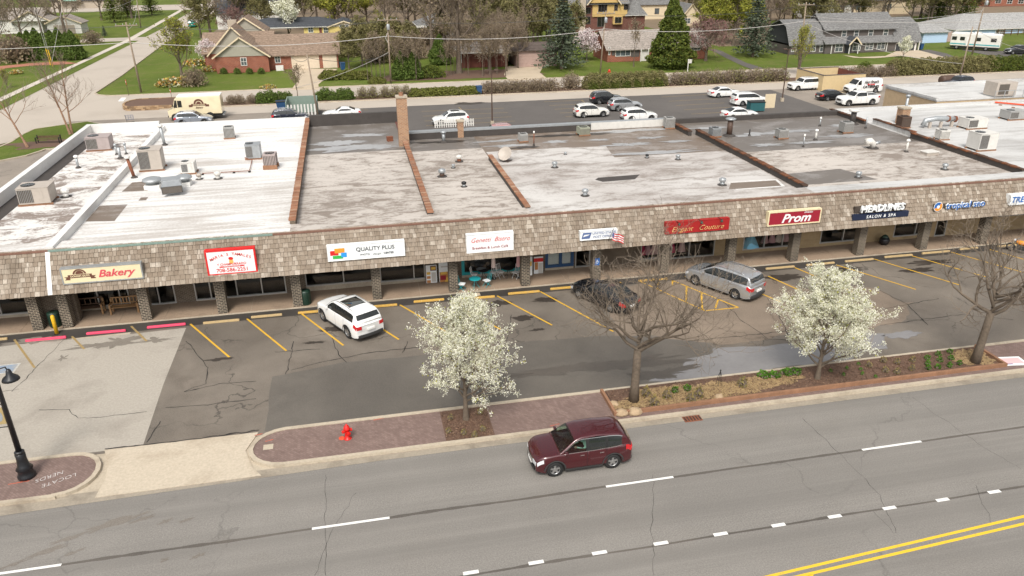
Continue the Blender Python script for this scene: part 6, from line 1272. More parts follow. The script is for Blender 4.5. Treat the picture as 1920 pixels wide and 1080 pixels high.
def make_tree(name, loc, rot, label, group, tr, crown, bark='bark', cat='tree', scale=None):
    t = thing(name, loc, rot, label, cat, group); tr.obj('trunk', bark, t, True)
    crown_mb, mats = crown; crown_mb.obj('crown', mats, t); return t
def crown_of(tw, tips, r, mat, n, size, twig='twig', jit=.12, flat=0., minlvl=2):
    mb = MB(); mb.v = list(tw.v); mb.f = list(tw.f); mb.m = [0]*len(tw.f); tp = [p for p, l in tips if l >= minlvl]; k = len(mb.f); q = MB()
    for _ in range(n): p = r.choice(tp); leafq(q, p+rv(r)*jit*r.random(), size*r.uniform(.6, 1.25), r, flat)
    mb.add(q.v, q.f, 1); return mb, [twig, mat]
# --- flowering street pears
def pear(px, py, H, W, seed, label, n, bole=1.0):
    p = gp(px, py, .12); tr, tw, tips, r = grow_tree(seed, H, .13, bole, 24, [7, 5], .95, .5, .16, .58, twr=.011, limb_len=W*.52, trunk_frac=.84)
    cl = MB(); tp = [q for q, l in tips]; cen = r.sample(tp, int(len(tp)*.5)); gn = MB()
    for _ in range(n):
        q = r.choice(cen)+rv(r)*.23*r.random()**.7
        for k in range(3): leafq(cl, q+rv(r)*.045, r.uniform(.017, .036), r)
        if r.random() < .1: leafq(gn, q+rv(r)*.1, r.uniform(.03, .05), r)
    mb = MB(); mb.v, mb.f, mb.m = list(tw.v), list(tw.f), [0]*len(tw.f); mb.add(cl.v, cl.f, 1); mb.add(gn.v, gn.f, 2)
    return make_tree('pear_tree', p, 0, label, None, tr, (mb, ['twig', 'blossom', 'leafy']))
pear(874, 786, 6.3, 4.6, 3, 'white blossoming pear tree in the square mulch pit', 17000)
pear(1532, 712, 5.3, 5.5, 8, 'white blossoming pear tree in the long planting bed', 26000, .7)
# --- loose litter on the beds
def litter(name, label_mat, areas, n, sx, sy, z, seed):
    r = random.Random(seed); mb = MB()
    for _ in range(n):
        x0, x1, y0, y1 = r.choices(areas, [(a[1]-a[0])*(a[3]-a[2]) for a in areas])[0]; p = Vector((r.uniform(x0, x1), r.uniform(y0, y1), z+r.uniform(.005, .04))); a = r.uniform(0, 6.28); u = Vector((cos(a), sin(a), r.uniform(-.3, .3)))*sx*r.uniform(.5, 1.2); w = Vector((-sin(a), cos(a), r.uniform(-.5, .5)))*sy*r.uniform(.5, 1.2); mb.quad(p-u, p-w, p+u, p+w)
    return mb.obj(name, label_mat, None, kind='stuff', label='loose dry chips and straw scattered over the beds', category='litter')
M['chip'] = isle('bark_chip', [(.1, .055, .035), (.2, .12, .08), (.07, .04, .028), (.27, .18, .12)]); M['strawb'] = isle('straw_blade', [(.42, .3, .15), (.3, .2, .1), (.5, .38, .2), (.24, .16, .08)])
litter('bark_chips', 'chip', [(11.5, 33.2, 30.15, 32.1)], 5200, .06, .025, .2, 1)['label'] = 'brown bark chips covering the long planting bed'
litter('pit_bark_chips', 'chip', [(3.05, 5.25, 29.7, 32.1)], 1100, .06, .025, .118, 2)['label'] = 'brown bark chips covering the square tree pit'
litter('dry_straw', 'strawb', [(12.6, 16.6, 30.25, 31.7), (16.2, 19.2, 30.25, 31.6), (19, 21.6, 30.8, 31.8), (31.4, 33, 30.4, 31.9), (11.6, 13, 30.2, 31)], 4200, .09, .01, .205, 3)['label'] = 'dry straw strewn in patches along the planting bed'
# --- bare street trees
M['twigm'] = plain('street_tree_twig', (.165, .13, .097), .9, var=.2, sc=2)
for px, py, H, seed, lb, ln in [(1188, 751, 8.4, 21, 'bare spreading tree at the boulder end of the planting bed', (.1, 0)), (1828, 679, 8.6, 34, 'bare spreading tree at the far end of the planting bed', (.5, .1))]:
    p = gp(px, py, .2); tr, tw, tips, r = grow_tree(seed, H, .22, 2.8, 9, [6, 6, 4], 1.05, .38, .33, .62, ln, twr=.0095, limb_len=3.6, nomain=True, thick=.68)
    t = thing('bare_tree', p, 0, lb, 'tree'); tr.obj('trunk', 'bark', t, True); tw.obj('crown', 'twigm', t)
# --- river birches on the grass island
for i, (px, py, H, lean, lb) in enumerate([(52, 276, 8.0, (-2.6, 1), 'leaning birch stem beside the black bench'), (132, 252, 8.6, (-1.6, 1), 'left stem of the birch pair behind the bench'), (135, 251, 9.0, (.4, .6), 'upright stem of the birch pair behind the bench')]):
    p = gp(px, py, .1); tr, tw, tips, r = grow_tree(50+i, H, .14, 2.6, 13, [6, 5], .8, .55, .2, .58, lean, twr=.014, limb_len=3.0, trunk_frac=.92)
    t = thing('birch_tree', p, 0, lb, 'tree'); tr.obj('trunk', 'barkr', t, True); tw.obj('crown', 'twig', t)
# --- prototypes for the back of the scene
def proto(seed, H, r0, bole, nl, cnt, mat, n, size, lb, name='tree', bark='bark', **kw):
    tr, tw, tips, r = grow_tree(seed, H, r0, bole, nl, cnt, twr=.03, **kw)
    return dict(tr=tr.mesh('trunk', bark, True), cr=(lambda c: c[0].mesh('crown', c[1]))(crown_of(tw, tips, r, mat, n, size, jit=.7)), H=H)
PR = {}
PR['bare'] = proto(101, 14, .34, 3.5, 12, [6, 6, 3], 'budbr', 2600, .14, '', spread=.85, upw=.55, limb_len=5.5)
PR['bare2'] = proto(102, 16, .42, 4.5, 13, [6, 6, 3], 'budbr', 3200, .15, '', spread=.8, upw=.65, limb_len=6)
PR['olive'] = proto(103, 13, .3, 2.5, 13, [6, 6], 'bud', 7000, .19, '', spread=.9, upw=.5, limb_len=5)
PR['olive2'] = proto(104, 11, .26, 2, 13, [6, 6], 'bud', 6500, .18, '', spread=1., upw=.45, limb_len=4.8)
PR['leaf'] = proto(105, 12, .3, 2.2, 13, [6, 6], 'leafy', 9000, .2, '', spread=.9, upw=.5, limb_len=5)
PR['green'] = proto(106, 9, .25, 1.2, 14, [6, 6], 'leafg', 9000, .19, '', spread=.9, upw=.45, limb_len=4)
PR['purple'] = proto(107, 6.5, .2, 1.4, 12, [6, 6], 'purple', 2600, .12, '', spread=1., upw=.35, limb_len=3.6)
PR['magn'] = proto(108, 5.5, .16, .8, 12, [6, 6], 'blossom2', 4200, .13, '', spread=.9, upw=.5, limb_len=2.8)
PR['pearbg'] = proto(109, 11, .28, 1.8, 14, [6, 6], 'blossom', 7000, .2, '', spread=.8, upw=.65, limb_len=4.6)
PR['thin'] = proto(110, 9, .1, 3, 8, [4, 4], 'budbr', 500, .12, '', spread=.6, upw=.8, limb_len=2.2)
PR['yel'] = proto(111, 10, .22, 1.6, 13, [6, 6], 'leafy', 2600, .13, '', spread=.7, upw=.75, limb_len=4)
def plant(kind, px=None, py=None, H=None, xy=None, label='', group=None, rot=None, name='tree', z=-.03, sx=1., top=None, cat='tree'):
    p = gp(px, py) if xy is None else Vector((*xy, 0)); P_r = PR[kind]
    if top is not None: H = hgt(px, top, p)
    s = (H or P_r['H'])/P_r['H']; t = thing(name, (p.x, p.y, z), rot if rot is not None else R_.uniform(0, 6.28), label, cat, group); t.scale = (s*sx, s*sx, s)
    link('trunk', P_r['tr'], t); link('crown', P_r['cr'], t); return t
def conifer(seed, H, Rr, n, mat, size, shape='spruce'):
    r = random.Random(seed); tr = MB().tube([(0, 0, 0), (0, 0, H*.5), (0, 0, H*.97)], [.26, .16, .03], 8, cap=False); cr = MB()
    if shape == 'spruce':
        lv = 26
        for i in range(lv):
            z = H*(.1+.88*i/lv); R0 = Rr*(1-(i/lv))**.85+.15; nb = 9
            for k in range(nb):
                a = 2*pi*(k+r.random()*.7)/nb+i*.8; Lb = R0*r.uniform(.72, 1.12); m = int(n*Lb/Rr/2.2)+5
                for j in range(m):
                    s = (j+r.random())/m; x = Vector((cos(a)*Lb*s, sin(a)*Lb*s, z-.22*Lb*s+.12*Lb*s*s+r.uniform(-.12, .06))); x += Vector((-sin(a), cos(a), 0))*r.uniform(-.3, .3)*Lb*.5*(1-s*.6); leafq(cr, x, size*r.uniform(.6, 1.2), r, .6)
    else:
        for i in range(n*60):
            s = r.random()**.75; z = H*(1-s)*1.0+.05; R0 = Rr*min(1, (s*1.25)**.8)*(1 if z > H*.06 else .85); a = r.uniform(0, 2*pi); k = .8+.34*mnoise.noise(Vector((cos(a)*2.4, sin(a)*2.4, z*.9+seed)))+.16*mnoise.noise(Vector((cos(a)*6, sin(a)*6, z*2.4)))+r.uniform(-.16, .07)
            leafq(cr, Vector((cos(a)*R0*k, sin(a)*R0*k, z)), size*r.uniform(.6, 1.3), r, .2)
    return dict(tr=tr.mesh('trunk', 'bark', True), cr=cr.mesh('crown', mat), H=H)
PR['spruce'] = conifer(1, 12, 3.6, 34, 'spruce', .2); PR['fir'] = conifer(2, 13, 4.0, 34, 'yew', .22); PR['arbor'] = conifer(3, 12, 3.9, 190, 'yew', .2, 'cone'); PR['yewdome'] = conifer(4, 6, 2.6, 110, 'leafg', .18, 'cone')
def bush(seed, n, mat, size, rx, rz, twigs=60, core=None, flatb=False):
    r = random.Random(seed); mb = MB(); q = MB()
    for k in range(twigs):
        a = r.uniform(0, 6.28); e = r.uniform(.5, 1.45); d = Vector((cos(a)*cos(e), sin(a)*cos(e), sin(e))); L = rz*r.uniform(.7, 1.05); m = d*L*.55+rv(r)*.08; x = Vector((d.x*rx*1.15*r.uniform(.6, 1), d.y*rx*1.15*r.uniform(.6, 1), d.z*L)); mb.tube([d*.05, m*Vector((1, 1, 1)).x, x], [.022, .015, .007], 3, cap=False)
    for _ in range(n):
        v = rv(r); v.z = abs(v.z); k = (r.random()**(.33 if not flatb else .2))*(1+.22*mnoise.noise(v*2.3+Vector((seed, 0, 0)))); leafq(q, Vector((v.x*rx*k, v.y*rx*k, .05+v.z*rz*k)), size*r.uniform(.6, 1.25), r)
    mb.add(q.v, q.f, 1); return mb.mesh('foliage', ['twig', mat])
BU = dict(twiggy=bush(1, 500, 'bud', .07, 1.0, 1.5, 150), twiggy2=bush(2, 700, 'budbr', .07, 1.15, 1.35, 170), green=bush(3, 1500, 'leafg', .085, .95, 1.35, 40), yew=bush(4, 2300, 'ygreen', .09, 1.25, .85, 20, flatb=True), dense=bush(5, 2600, 'bud', .09, 1.35, 1.9, 110, flatb=True), denseg=bush(6, 2800, 'yew', .085, 1.35, 1.8, 60, flatb=True), tuft=bush(7, 90, 'tuft', .05, .16, .24, 40), tuftd=bush(8, 60, 'tuftd', .06, .22, .42, 60), dome=bush(9, 900, 'budbr', .1, 1.6, 2.1, 240), box=bush(10, 2200, 'denseg' if 0 else 'yew', .09, 1.6, 1.2, 10, flatb=True), flow=bush(11, 700, 'flower', .13, 1.5, .6, 10))
def shrub(kind, px=None, py=None, label='', s=1., group=None, xy=None, z=.05, sz=None, name='shrub', cat='shrub'):
    p = gp(px, py) if xy is None else Vector((*xy, 0)); t = thing(name, (p.x, p.y, z), R_.uniform(0, 6.28), label, cat, group); t.scale = (s, s, sz or s); link('foliage', BU[kind], t); return t
# verge planting
for i, (px, py) in enumerate([(1737, 680), (1757, 673), (1779, 668), (1737, 690), (1760, 684), (1781, 680), (1797, 690), (1739, 699), (1757, 697), (1778, 694), (1612, 700), (1615, 708), (1586, 698), (1580, 710), (1640, 714), (1556, 703), (1608, 690)]): shrub('tuft', px, py, 'small bright green perennial clump in the planting bed mulch', 1.0 if i < 10 else .6, 'green clumps in the planting bed', z=.2, name='perennial_clump', cat='plant')
for px, py in [(1654, 685), (1681, 688), (1709, 684), (1658, 704), (1680, 706), (1708, 700), (1627, 694)]: shrub('tuftd', px, py, 'yellowish ornamental grass tuft in the planting bed', .8, 'grass tufts in the planting bed', z=.2, name='grass_tuft', cat='plant')
for px, py, k in [(1265, 742, 'tuft'), (1288, 738, 'tuft'), (1250, 752, 'tuftd'), (1210, 748, 'tuftd'), (1310, 750, 'tuftd'), (1390, 730, 'tuftd'), (1225, 765, 'tuftd'), (1295, 758, 'tuftd')]: shrub(k, px, py, 'wispy dry grass clump among the straw in the planting bed', 1.25, 'dry clumps in the planting bed', z=.2, name='grass_tuft', cat='plant')
for px, py in [(1430, 712), (1452, 712), (1475, 708), (1490, 706)]: shrub('tuft', px, py, 'sprawling dull green groundcover left of the pear tree', 2.1, 'groundcover by the pear tree', z=.2, sz=1.1, name='groundcover', cat='plant')
for px, py in [(845, 790), (842, 815), (900, 780), (905, 812), (890, 822), (870, 818)]: shrub('tuftd', px, py, 'dry grass tuft in the square tree pit', .7, 'tufts in the tree pit', z=.118, name='grass_tuft', cat='plant')
def rock(px, py, s, label, z=.2, mat='straw'):
    p = gp(px, py, z); t = thing('boulder', (p.x, p.y, z-.05), R_.uniform(0, 6), label, 'rock'); bm = bmesh.new(); bmesh.ops.create_icosphere(bm, subdivisions=3, radius=1)
    for v in bm.verts: k = 1+.25*mnoise.noise(v.co*1.4+Vector((px, 0, 0))); v.co = Vector((v.co.x*s*k, v.co.y*s*.8*k, max(-.1, v.co.z)*s*.75*k))
    me = bpy.data.meshes.new('boulder'); bm.to_mesh(me); bm.free(); me.materials.append(M[mat]); link('stone', me, t)
p = gp(1348, 722, .2); t = thing('garden_obelisk', p, 0, 'small black wire obelisk in the planting bed', 'ornament')
for k in range(4): a = pi/4+k*pi/2; MB().tube([(.16*cos(a), .16*sin(a), 0), (.1*cos(a), .1*sin(a), .5), (0, 0, .85)], .012, 5).obj('wire', 'black', t)
MB().lathe([(.02, .82), (.05, .87), (.01, .93)], 8).obj('finial', 'black', t)
M['rockm'] = concrete('tan_boulder', (.4, .29, .18), (.2, .14, .09), .5, 2)
for a in [(1191, 772, .36, 'largest tan boulder at the corner of the planting bed'), (1165, 774, .33, 'tan boulder left of the largest one'), (1152, 757, .26, 'small tan boulder against the timber end'), (1348, 744, .26, 'flat tan stone in the middle of the dark mulch')]: rock(*a, mat='rockm')
# ================================================================== HOUSES BEHIND
def PM(n, c, r=.8): M[n] = plain(n, c, r, var=.08, obj=False); return n
PM('w_grey', (.33, .31, .25)); PM('w_yellow', (.62, .48, .17)); PM('w_brown', (.1, .085, .078)); PM('w_blue', (.42, .55, .72)); PM('w_pink', (.42, .3, .26)); PM('w_cream', (.66, .55, .38)); PM('w_tudor', (.52, .36, .14)); PM('w_white', (.66, .64, .6)); PM('w_gdoor', (.62, .52, .4)); PM('w_stone', (.4, .34, .27)); PM('w_dkdoor', (.035, .037, .042)); PM('w_red', (.16, .05, .035)); PM('w_mint', (.3, .5, .4))
class House:
    def __init__(s, x, y, label, name='house', cat='house'): s.o = Vector((x, y, 0)); s.t = thing(name, (x, y, -.03), 0, label, cat)
    def box(s, x0, x1, y0, y1, z0, z1, nm, mat, par=None):
        return MB().box(x0-s.o.x, x1-s.o.x, y0-s.o.y, y1-s.o.y, z0+.03, z1+.03).obj(nm, mat, par or s.t)
    def mb(s, mb, nm, mat, par=None): return mb.xf(Matrix.Translation((-s.o.x, -s.o.y, .03))).obj(nm, mat, par or s.t)
    def gable(s, x0, x1, y0, y1, ze, zr, axis, mat, wall=None, ov=.45, th=.16):
        mb = MB()
        if axis == 'x':
            ym = (y0+y1)/2; k = (zr-ze)/(ym-y0)
            for sg, ya in ((-1, y0), (1, y1)):
                e = (ya+sg*ov, ze-ov*k); mb.add([(x, y, z) for x in (x0-ov, x1+ov) for y, z in ((e[0], e[1]), (ym, zr), (ym, zr+th), (e[0], e[1]+th))], [(0, 1, 2, 3), (7, 6, 5, 4), (0, 4, 5, 1), (1, 5, 6, 2), (2, 6, 7, 3), (3, 7, 4, 0)])
            if wall:
                for x in (x0, x1): s.mb(MB().add([(x-.08, y0, ze), (x-.08, y1, ze), (x-.08, ym, zr-.02), (x+.08, y0, ze), (x+.08, y1, ze), (x+.08, ym, zr-.02)], [(0, 2, 1), (3, 4, 5), (0, 3, 5, 2), (1, 2, 5, 4)]), 'gable_end', wall)
        else:
            xm = (x0+x1)/2; k = (zr-ze)/(xm-x0)
            for sg, xa in ((-1, x0), (1, x1)):
                e = (xa+sg*ov, ze-ov*k); mb.add([(x, y, z) for y in (y0-ov, y1+ov) for x, z in ((e[0], e[1]), (xm, zr), (xm, zr+th), (e[0], e[1]+th))], [(0, 1, 2, 3), (7, 6, 5, 4), (0, 4, 5, 1), (1, 5, 6, 2), (2, 6, 7, 3), (3, 7, 4, 0)])
                s.mb(MB().bar((e[0], y0-ov-.02, e[1]+th/2), (xm, y0-ov-.02, zr+th/2), .06, .24), 'barge_board', 'w_cream')
            if wall:
                for y in (y0, y1): s.mb(MB().add([(x0, y-.08, ze), (x1, y-.08, ze), (xm, y-.08, zr-.02), (x0, y+.08, ze), (x1, y+.08, ze), (xm, y+.08, zr-.02)], [(0, 1, 2), (3, 5, 4), (0, 2, 5, 3), (1, 4, 5, 2)]), 'gable_end', wall)
        return s.mb(mb, 'roof', mat)
    def hip(s, x0, x1, y0, y1, ze, zr, mat, ov=.5):
        x0 -= ov; x1 += ov; y0 -= ov; y1 += ov; h = min(x1-x0, y1-y0)/2*.95; xm, ym = (x0+x1)/2, (y0+y1)/2
        r = [(x0+h, ym, zr), (x1-h, ym, zr)] if (x1-x0) >= (y1-y0) else [(xm, y0+h, zr), (xm, y1-h, zr)]
        vs = [(x0, y0, ze), (x1, y0, ze), (x1, y1, ze), (x0, y1, ze)]+r
        fs = [(0, 1, 5, 4), (1, 2, 5), (2, 3, 4, 5), (3, 0, 4), (3, 2, 1, 0)] if (x1-x0) >= (y1-y0) else [(0, 1, 4), (1, 2, 5, 4), (2, 3, 5), (3, 0, 4, 5), (3, 2, 1, 0)]
        o = s.mb(MB().add(vs, fs), 'roof', mat); s.mb(MB().sweep([(x0, y0), (x1, y0), (x1, y1), (x0, y1)], .1, ze-.16, ze, closed=True), 'fascia', 'w_white', o); return o
    def win(s, px0, py0, px1, py1, Y, frame='w_white', nx=2, nz=2, pane='hglass', nm='window'):
        a, b = wp(px0, py0, Y), wp(px1, py1, Y); x0, x1, z1, z0 = a.x, b.x, a.z, b.z; f = .09; mb = MB()
        for q in ((x0, x1, z0, z0+f), (x0, x1, z1-f, z1), (x0, x0+f, z0+f, z1-f), (x1-f, x1, z0+f, z1-f)): mb.box(q[0], q[1], Y-.09, Y+.02, q[2], q[3])
        for i in range(1, nx): x = x0+(x1-x0)*i/nx; mb.box(x-.03, x+.03, Y-.07, Y+.02, z0+f, z1-f)
        for i in range(1, nz): z = z0+(z1-z0)*i/nz; mb.box(x0+f, x1-f, Y-.068, Y+.02, z-.03, z+.03)
        w = s.mb(mb, nm, frame); s.mb(MB().box(x0+f, x1-f, Y-.04, Y-.01, z0+f, z1-f), 'pane', pane, w); return w
    def door(s, px0, py0, px1, py1, Y, mat, nm='door', panels=0):
        a, b = wp(px0, py0, Y), wp(px1, py1, Y); d = s.mb(MB().box(a.x, b.x, Y-.06, Y+.02, 0, a.z), nm, mat)
        for i in range(panels):
            z = a.z*(i+.5)/panels; s.mb(MB().box(a.x+.06, b.x-.06, Y-.085, Y-.06, z-a.z/panels*.44, z+a.z/panels*.44), 'door_panel', mat, d)
        return d
# brick house with tan roofs and double garage
Y = 148.6; xa, xb = wp(407, 135, Y).x, wp(506, 133, Y).x; ze, zr = wp(407, 107, Y).z, wp(450, 71, Y).z
h = House((xa+xb)/2, Y, 'brick house with tan shingle roofs, grey gables and double garage'); h.box(xa, xb, Y, Y+9, 0, ze, 'wall', 'redbrick'); h.gable(xa, xb, Y, Y+11, ze, zr, 'y', 'shg_tan', 'w_grey')
h.win(450, 108, 464, 123, Y)
Y2 = 151.5; x2a, x2b = wp(392, 95, Y2).x, wp(486, 95, Y2).x; z2 = wp(440, 51, Y2).z; h.box(x2a, x2b, Y2, Y2+9, 0, ze+.2, 'wall', 'redbrick'); h.gable(x2a, x2b, Y2, Y2+13, ze+.2, z2, 'y', 'shg_tan', 'w_grey')
Yg = 150.6; xg0, xg1 = xb+.02, wp(636, 130, Yg).x; zg = wp(580, 101, Yg).z; h.box(xg0, xg1, Yg, Yg+9.5, 0, zg, 'wall', 'redbrick'); h.gable(xg0-2, xg1, Yg, Yg+11, zg, wp(580, 64, Yg+5.5).z, 'x', 'shg_tan', 'redbrick')
h.door(545, 104, 600, 128, Yg, 'w_gdoor', 'garage_door', 4); h.door(604, 103, 633, 128, Yg, 'w_gdoor', 'garage_door', 4); h.win(514, 103, 527, 118, Yg)
Yl = 155; xl0 = wp(375, 80, Yl).x; h.box(xl0+.4, x2a+3, Yl, Yl+8, 0, ze, 'wall', 'redbrick'); h.gable(xl0+.4, x2b+2, Yl, Yl+9, ze, wp(400, 62, Yl+4.5).z, 'x', 'shg_tan', 'redbrick')
Yu = 160; h.gable(wp(425, 55, Yu).x, wp(495, 55, Yu).x, Yu, Yu+8, wp(460, 56, Yu).z-.3, wp(459, 34, Yu).z, 'y', 'shg_tan', 'w_grey'); a = wp(428, 50, 163); b = wp(443, 37, 163); h.box(a.x, b.x, 162.4, 163.6, 3, b.z, 'chimney', 'w_stone')
h.box(wp(518, 130, 149.6).x, wp(532, 130, 149.6).x, 149.2, 149.7, 0, .9, 'garden_gate', 'w_white')
struct('driveway', MB().flat([tuple(gp(*q)[:2]) for q in [(545, 129), (633, 129), (607, 150), (597, 158), (598, 168), (545, 169), (560, 150)]], -.0), 'tanconc')
# yellow house
Y = 192; h = House(wp(610, 60, Y).x, Y, 'pale yellow bungalow with dark roof behind the brick house'); x0, x1 = wp(570, 60, Y).x, wp(662, 60, Y).x; zt = wp(610, 49, Y).z; h.box(x0, x1, Y, Y+9, 0, zt, 'wall', 'w_yellow'); h.hip(x0-14, x1-2, Y, Y+12, zt, wp(600, 31, Y+6).z, 'shg_dark'); xg = wp(645, 50, Y-2).x; h.box(xg-3.4, xg+3.4, Y-2, Y+1, 0, zt, 'wall', 'w_yellow'); h.gable(xg-3.4, xg+3.4, Y-2, Y+8, zt, wp(645, 42, Y-2).z+.2, 'y', 'shg_dark', 'w_cream'); h.win(577, 50, 588, 61, Y); h.win(606, 51, 616, 63, Y); h.win(617, 51, 626, 63, Y); h.door(598, 51, 604, 63, Y, 'w_red'); h.win(636, 46, 654, 52, Y-2.1, nx=3, nz=1)
# grey hipped house in the wood
Y = 186; h = House(wp(820, 50, Y).x, Y, 'grey hip roofed house with white fascia half hidden in the wood'); x0, x1 = wp(785, 50, Y).x, wp(858, 50, Y).x; zt = wp(820, 47, Y).z; h.box(x0, x1, Y, Y+9, 0, zt, 'wall', 'w_brown'); h.hip(x0, x1, Y, Y+10, zt, wp(820, 25, Y+5).z, 'shg_grey'); h.box(x0-.5, x1+.6, Y-1.2, Y+.1, zt-.35, zt-.05, 'porch_roof', 'w_white'); h.win(809, 55, 818, 69, Y); h.win(840, 55, 850, 66, Y)
# brown ranch with carport
Y = 143; h = House(wp(960, 120, Y).x, Y, 'low brown ranch house with dark garage and two white skylights'); x0, x1 = wp(868, 120, Y).x, wp(1044, 115, Y).x; xm = wp(955, 120, Y).x; zt = wp(930, 97, Y).z
h.box(x0, xm, Y+1.5, Y+9, 0, zt, 'wall', 'w_red'); h.hip(x0, xm+1, Y+.5, Y+10, zt, wp(920, 76, Y+5).z, 'shg_pale'); xq = wp(969, 120, Y).x; h.box(xq, x1, Y, Y+8, 0, zt, 'wall', 'w_pink'); h.gable(xm+.5, x1, Y, Y+9.5, zt, wp(1000, 80, Y+4.7).z, 'x', 'shg_brown', 'w_pink'); h.door(971, 100, 1018, 122, Y, 'w_pink', 'garage_door', 4)
for px in (911, 935): a = wp(px, 96, Y+1); h.box(a.x-.65, a.x+.65, Y+.2, Y+1.4, a.z-.3, a.z+.3, 'skylight', 'w_white')
for px in (880, 900, 920, 940): a = wp(px, 115, Y+.9); h.box(a.x-.09, a.x+.09, Y+.8, Y+1, 0, zt, 'post', 'w_red')
h.win(857, 99, 866, 118, Y+1.45)
struct('driveway', MB().flat([tuple(gp(*q)[:2]) for q in [(952, 124), (1020, 122), (1012, 136), (1026, 147), (955, 152), (945, 140)]], -.005), 'tanconc')
# red brick ranch
Y = 145; h = House(wp(1225, 115, Y).x, Y, 'long red brick ranch house with pale shingle roof behind the cone evergreen'); x0, x1 = wp(1139, 113, Y).x, wp(1326, 108, Y).x; zt = wp(1180, 91, Y).z; h.box(x0, x1, Y, Y+9, 0, zt, 'wall', 'redbrick'); h.gable(x0, x1, Y, Y+9.5, zt, wp(1200, 57, Y+4.7).z, 'x', 'shg_pale', 'redbrick')
h.win(1154, 92, 1182, 105, Y, nx=3, nz=1); h.box(wp(1147, 100, Y).x, wp(1153, 100, Y).x, Y-.05, Y, wp(1150, 104, Y).z, wp(1150, 92, Y).z, 'shutter', 'w_brown'); h.box(wp(1183, 100, Y).x, wp(1199, 100, Y).x, Y-.04, Y, wp(1150, 108, Y).z, zt, 'panel', 'w_brown'); h.door(1201, 91, 1215, 110, Y, 'w_white'); h.win(1295, 87, 1313, 94, Y, nx=3, nz=1); h.win(1141, 88, 1144, 103, Y, nx=1)
for px in (1202, 1216): a = wp(px, 100, Y-.7); h.box(a.x-.08, a.x+.08, Y-.8, Y-.64, 0, zt, 'porch_post', 'w_white')
struct('driveway', MB().flat([tuple(gp(*q)[:2]) for q in [(1327, 93), (1336, 95), (1360, 108), (1385, 120), (1412, 131), (1440, 130), (1400, 118), (1372, 105), (1352, 95), (1340, 92)]], 0), 'lot_rear')
# tudor mansion
Y = 196; h = House(wp(1150, 50, Y).x, Y, 'large brick and timber mansion with tall stone chimney above the ranch roof', 'mansion'); x0, x1 = wp(1065, 55, Y).x, wp(1208, 55, Y).x; z1 = wp(1130, 31, Y).z; h.box(x0, x1, Y, Y+12, 0, z1, 'wall', 'darkbrick'); xm = wp(1110, 30, Y).x; xn = wp(1175, 30, Y).x; z2 = wp(1130, 3, Y).z; h.box(xm, xn, Y-.3, Y+11, z1, z2, 'upper_wall', 'w_tudor'); h.box(x0, xm, Y, Y+11, z1, z2-.3, 'upper_wall', 'darkbrick')
h.gable(x0, xn, Y-.3, Y+12, z2-.2, z2+6, 'x', 'shg_grey', 'darkbrick'); xg = wp(1130, 5, Y).x; h.gable(xg-4, xg+4, Y-1, Y+6, z2-.2, z2+4.6, 'y', 'shg_grey', 'w_tudor'); h.hip(xn, x1, Y, Y+9, z1+.2, z1+4.2, 'shg_grey')
a, b = wp(1086, 50, Y-.8).x, wp(1096, 50, Y-.8).x; h.box(a, b, Y-1.4, Y-.1, 0, z2+8, 'chimney', 'w_stone')
for q in [(1122, 8, 1138, 22), (1170, 4, 1178, 18), (1152, 6, 1158, 20)]: h.win(*q, Y-.3, 'w_brown', 3, 1, 'glass')
for q in [(1097, 14, 1108, 26), (1097, 31, 1107, 45), (1120, 32, 1135, 50), (1067, 15, 1078, 27)]: h.win(*q, Y, 'w_brown', 2, 1, 'glass')
h.box(wp(1150, 40, Y-.8).x, wp(1167, 40, Y-.8).x, Y-.8, Y, wp(1150, 45, Y).z, wp(1150, 30, Y).z, 'bay_window', 'w_tudor'); h.win(1153, 32, 1165, 43, Y-.8, 'w_brown', 2, 1, 'glass')
struct('terrace', MB().flat([tuple(gp(*q)[:2]) for q in [(1085, 62), (1160, 62), (1165, 70), (1080, 72)]], .02), 'w_stone')
Y = 205; h = House(wp(1294, 30, Y).x, Y, 'pale house with a steep grey gable between the evergreens'); x0, x1 = wp(1278, 40, Y).x, wp(1312, 40, Y).x; zt = wp(1290, 31, Y).z; h.box(x0, x1, Y, Y+9, 0, zt, 'wall', 'w_cream'); h.gable(x0, x1, Y, Y+10, zt, wp(1295, 8, Y).z, 'y', 'shg_grey', 'w_cream'); h.win(1284, 34, 1294, 44, Y)
# dark gambrel house
Y = 145.5; h = House(wp(1600, 100, Y).x, Y, 'dark brown gambrel house with grey shingle roof and white windows'); x0, x1 = wp(1545, 103, Y).x, wp(1677, 98, Y).x; z1 = wp(1600, 80, Y).z; h.box(x0, x1, Y, Y+10, 0, z1, 'wall', 'w_brown')
zp = wp(1600, 70, Y+1.0).z; zu = wp(1620, 53, Y+1.2).z; zrd = wp(1600, 25, Y+5).z
h.mb(MB().add([(x, y, z) for x in (x0-.4, x1+.2) for y, z in ((Y-.5, z1-.15), (Y-.5, z1), (Y+1.25, zp+.25), (Y+1.25, zp+.1))], [(0, 1, 2, 3)[::-1], (4, 5, 6, 7), (1, 5, 6, 2), (0, 4, 5, 1), (3, 7, 4, 0)]), 'pent_roof', 'shg_grey')
xu0, xu1 = wp(1571, 60, Y+1.2).x, wp(1673, 60, Y+1.2).x; h.box(x0, x1, Y+1.25, Y+9, z1, zu, 'upper_wall', 'w_brown'); h.gable(x0+.3, x1, Y+1.2, Y+9, zu, zrd, 'x', 'shg_grey', 'w_brown')
for a in (1579, 1602, 1629, 1657): h.win(a, 57-(a-1579)*.03, a+7, 69-(a-1579)*.03, Y+1.25, nx=1)
for a in (1567, 1600, 1624, 1646): h.win(a, 80-(a-1567)*.05, a+12, 97-(a-1567)*.06, Y)
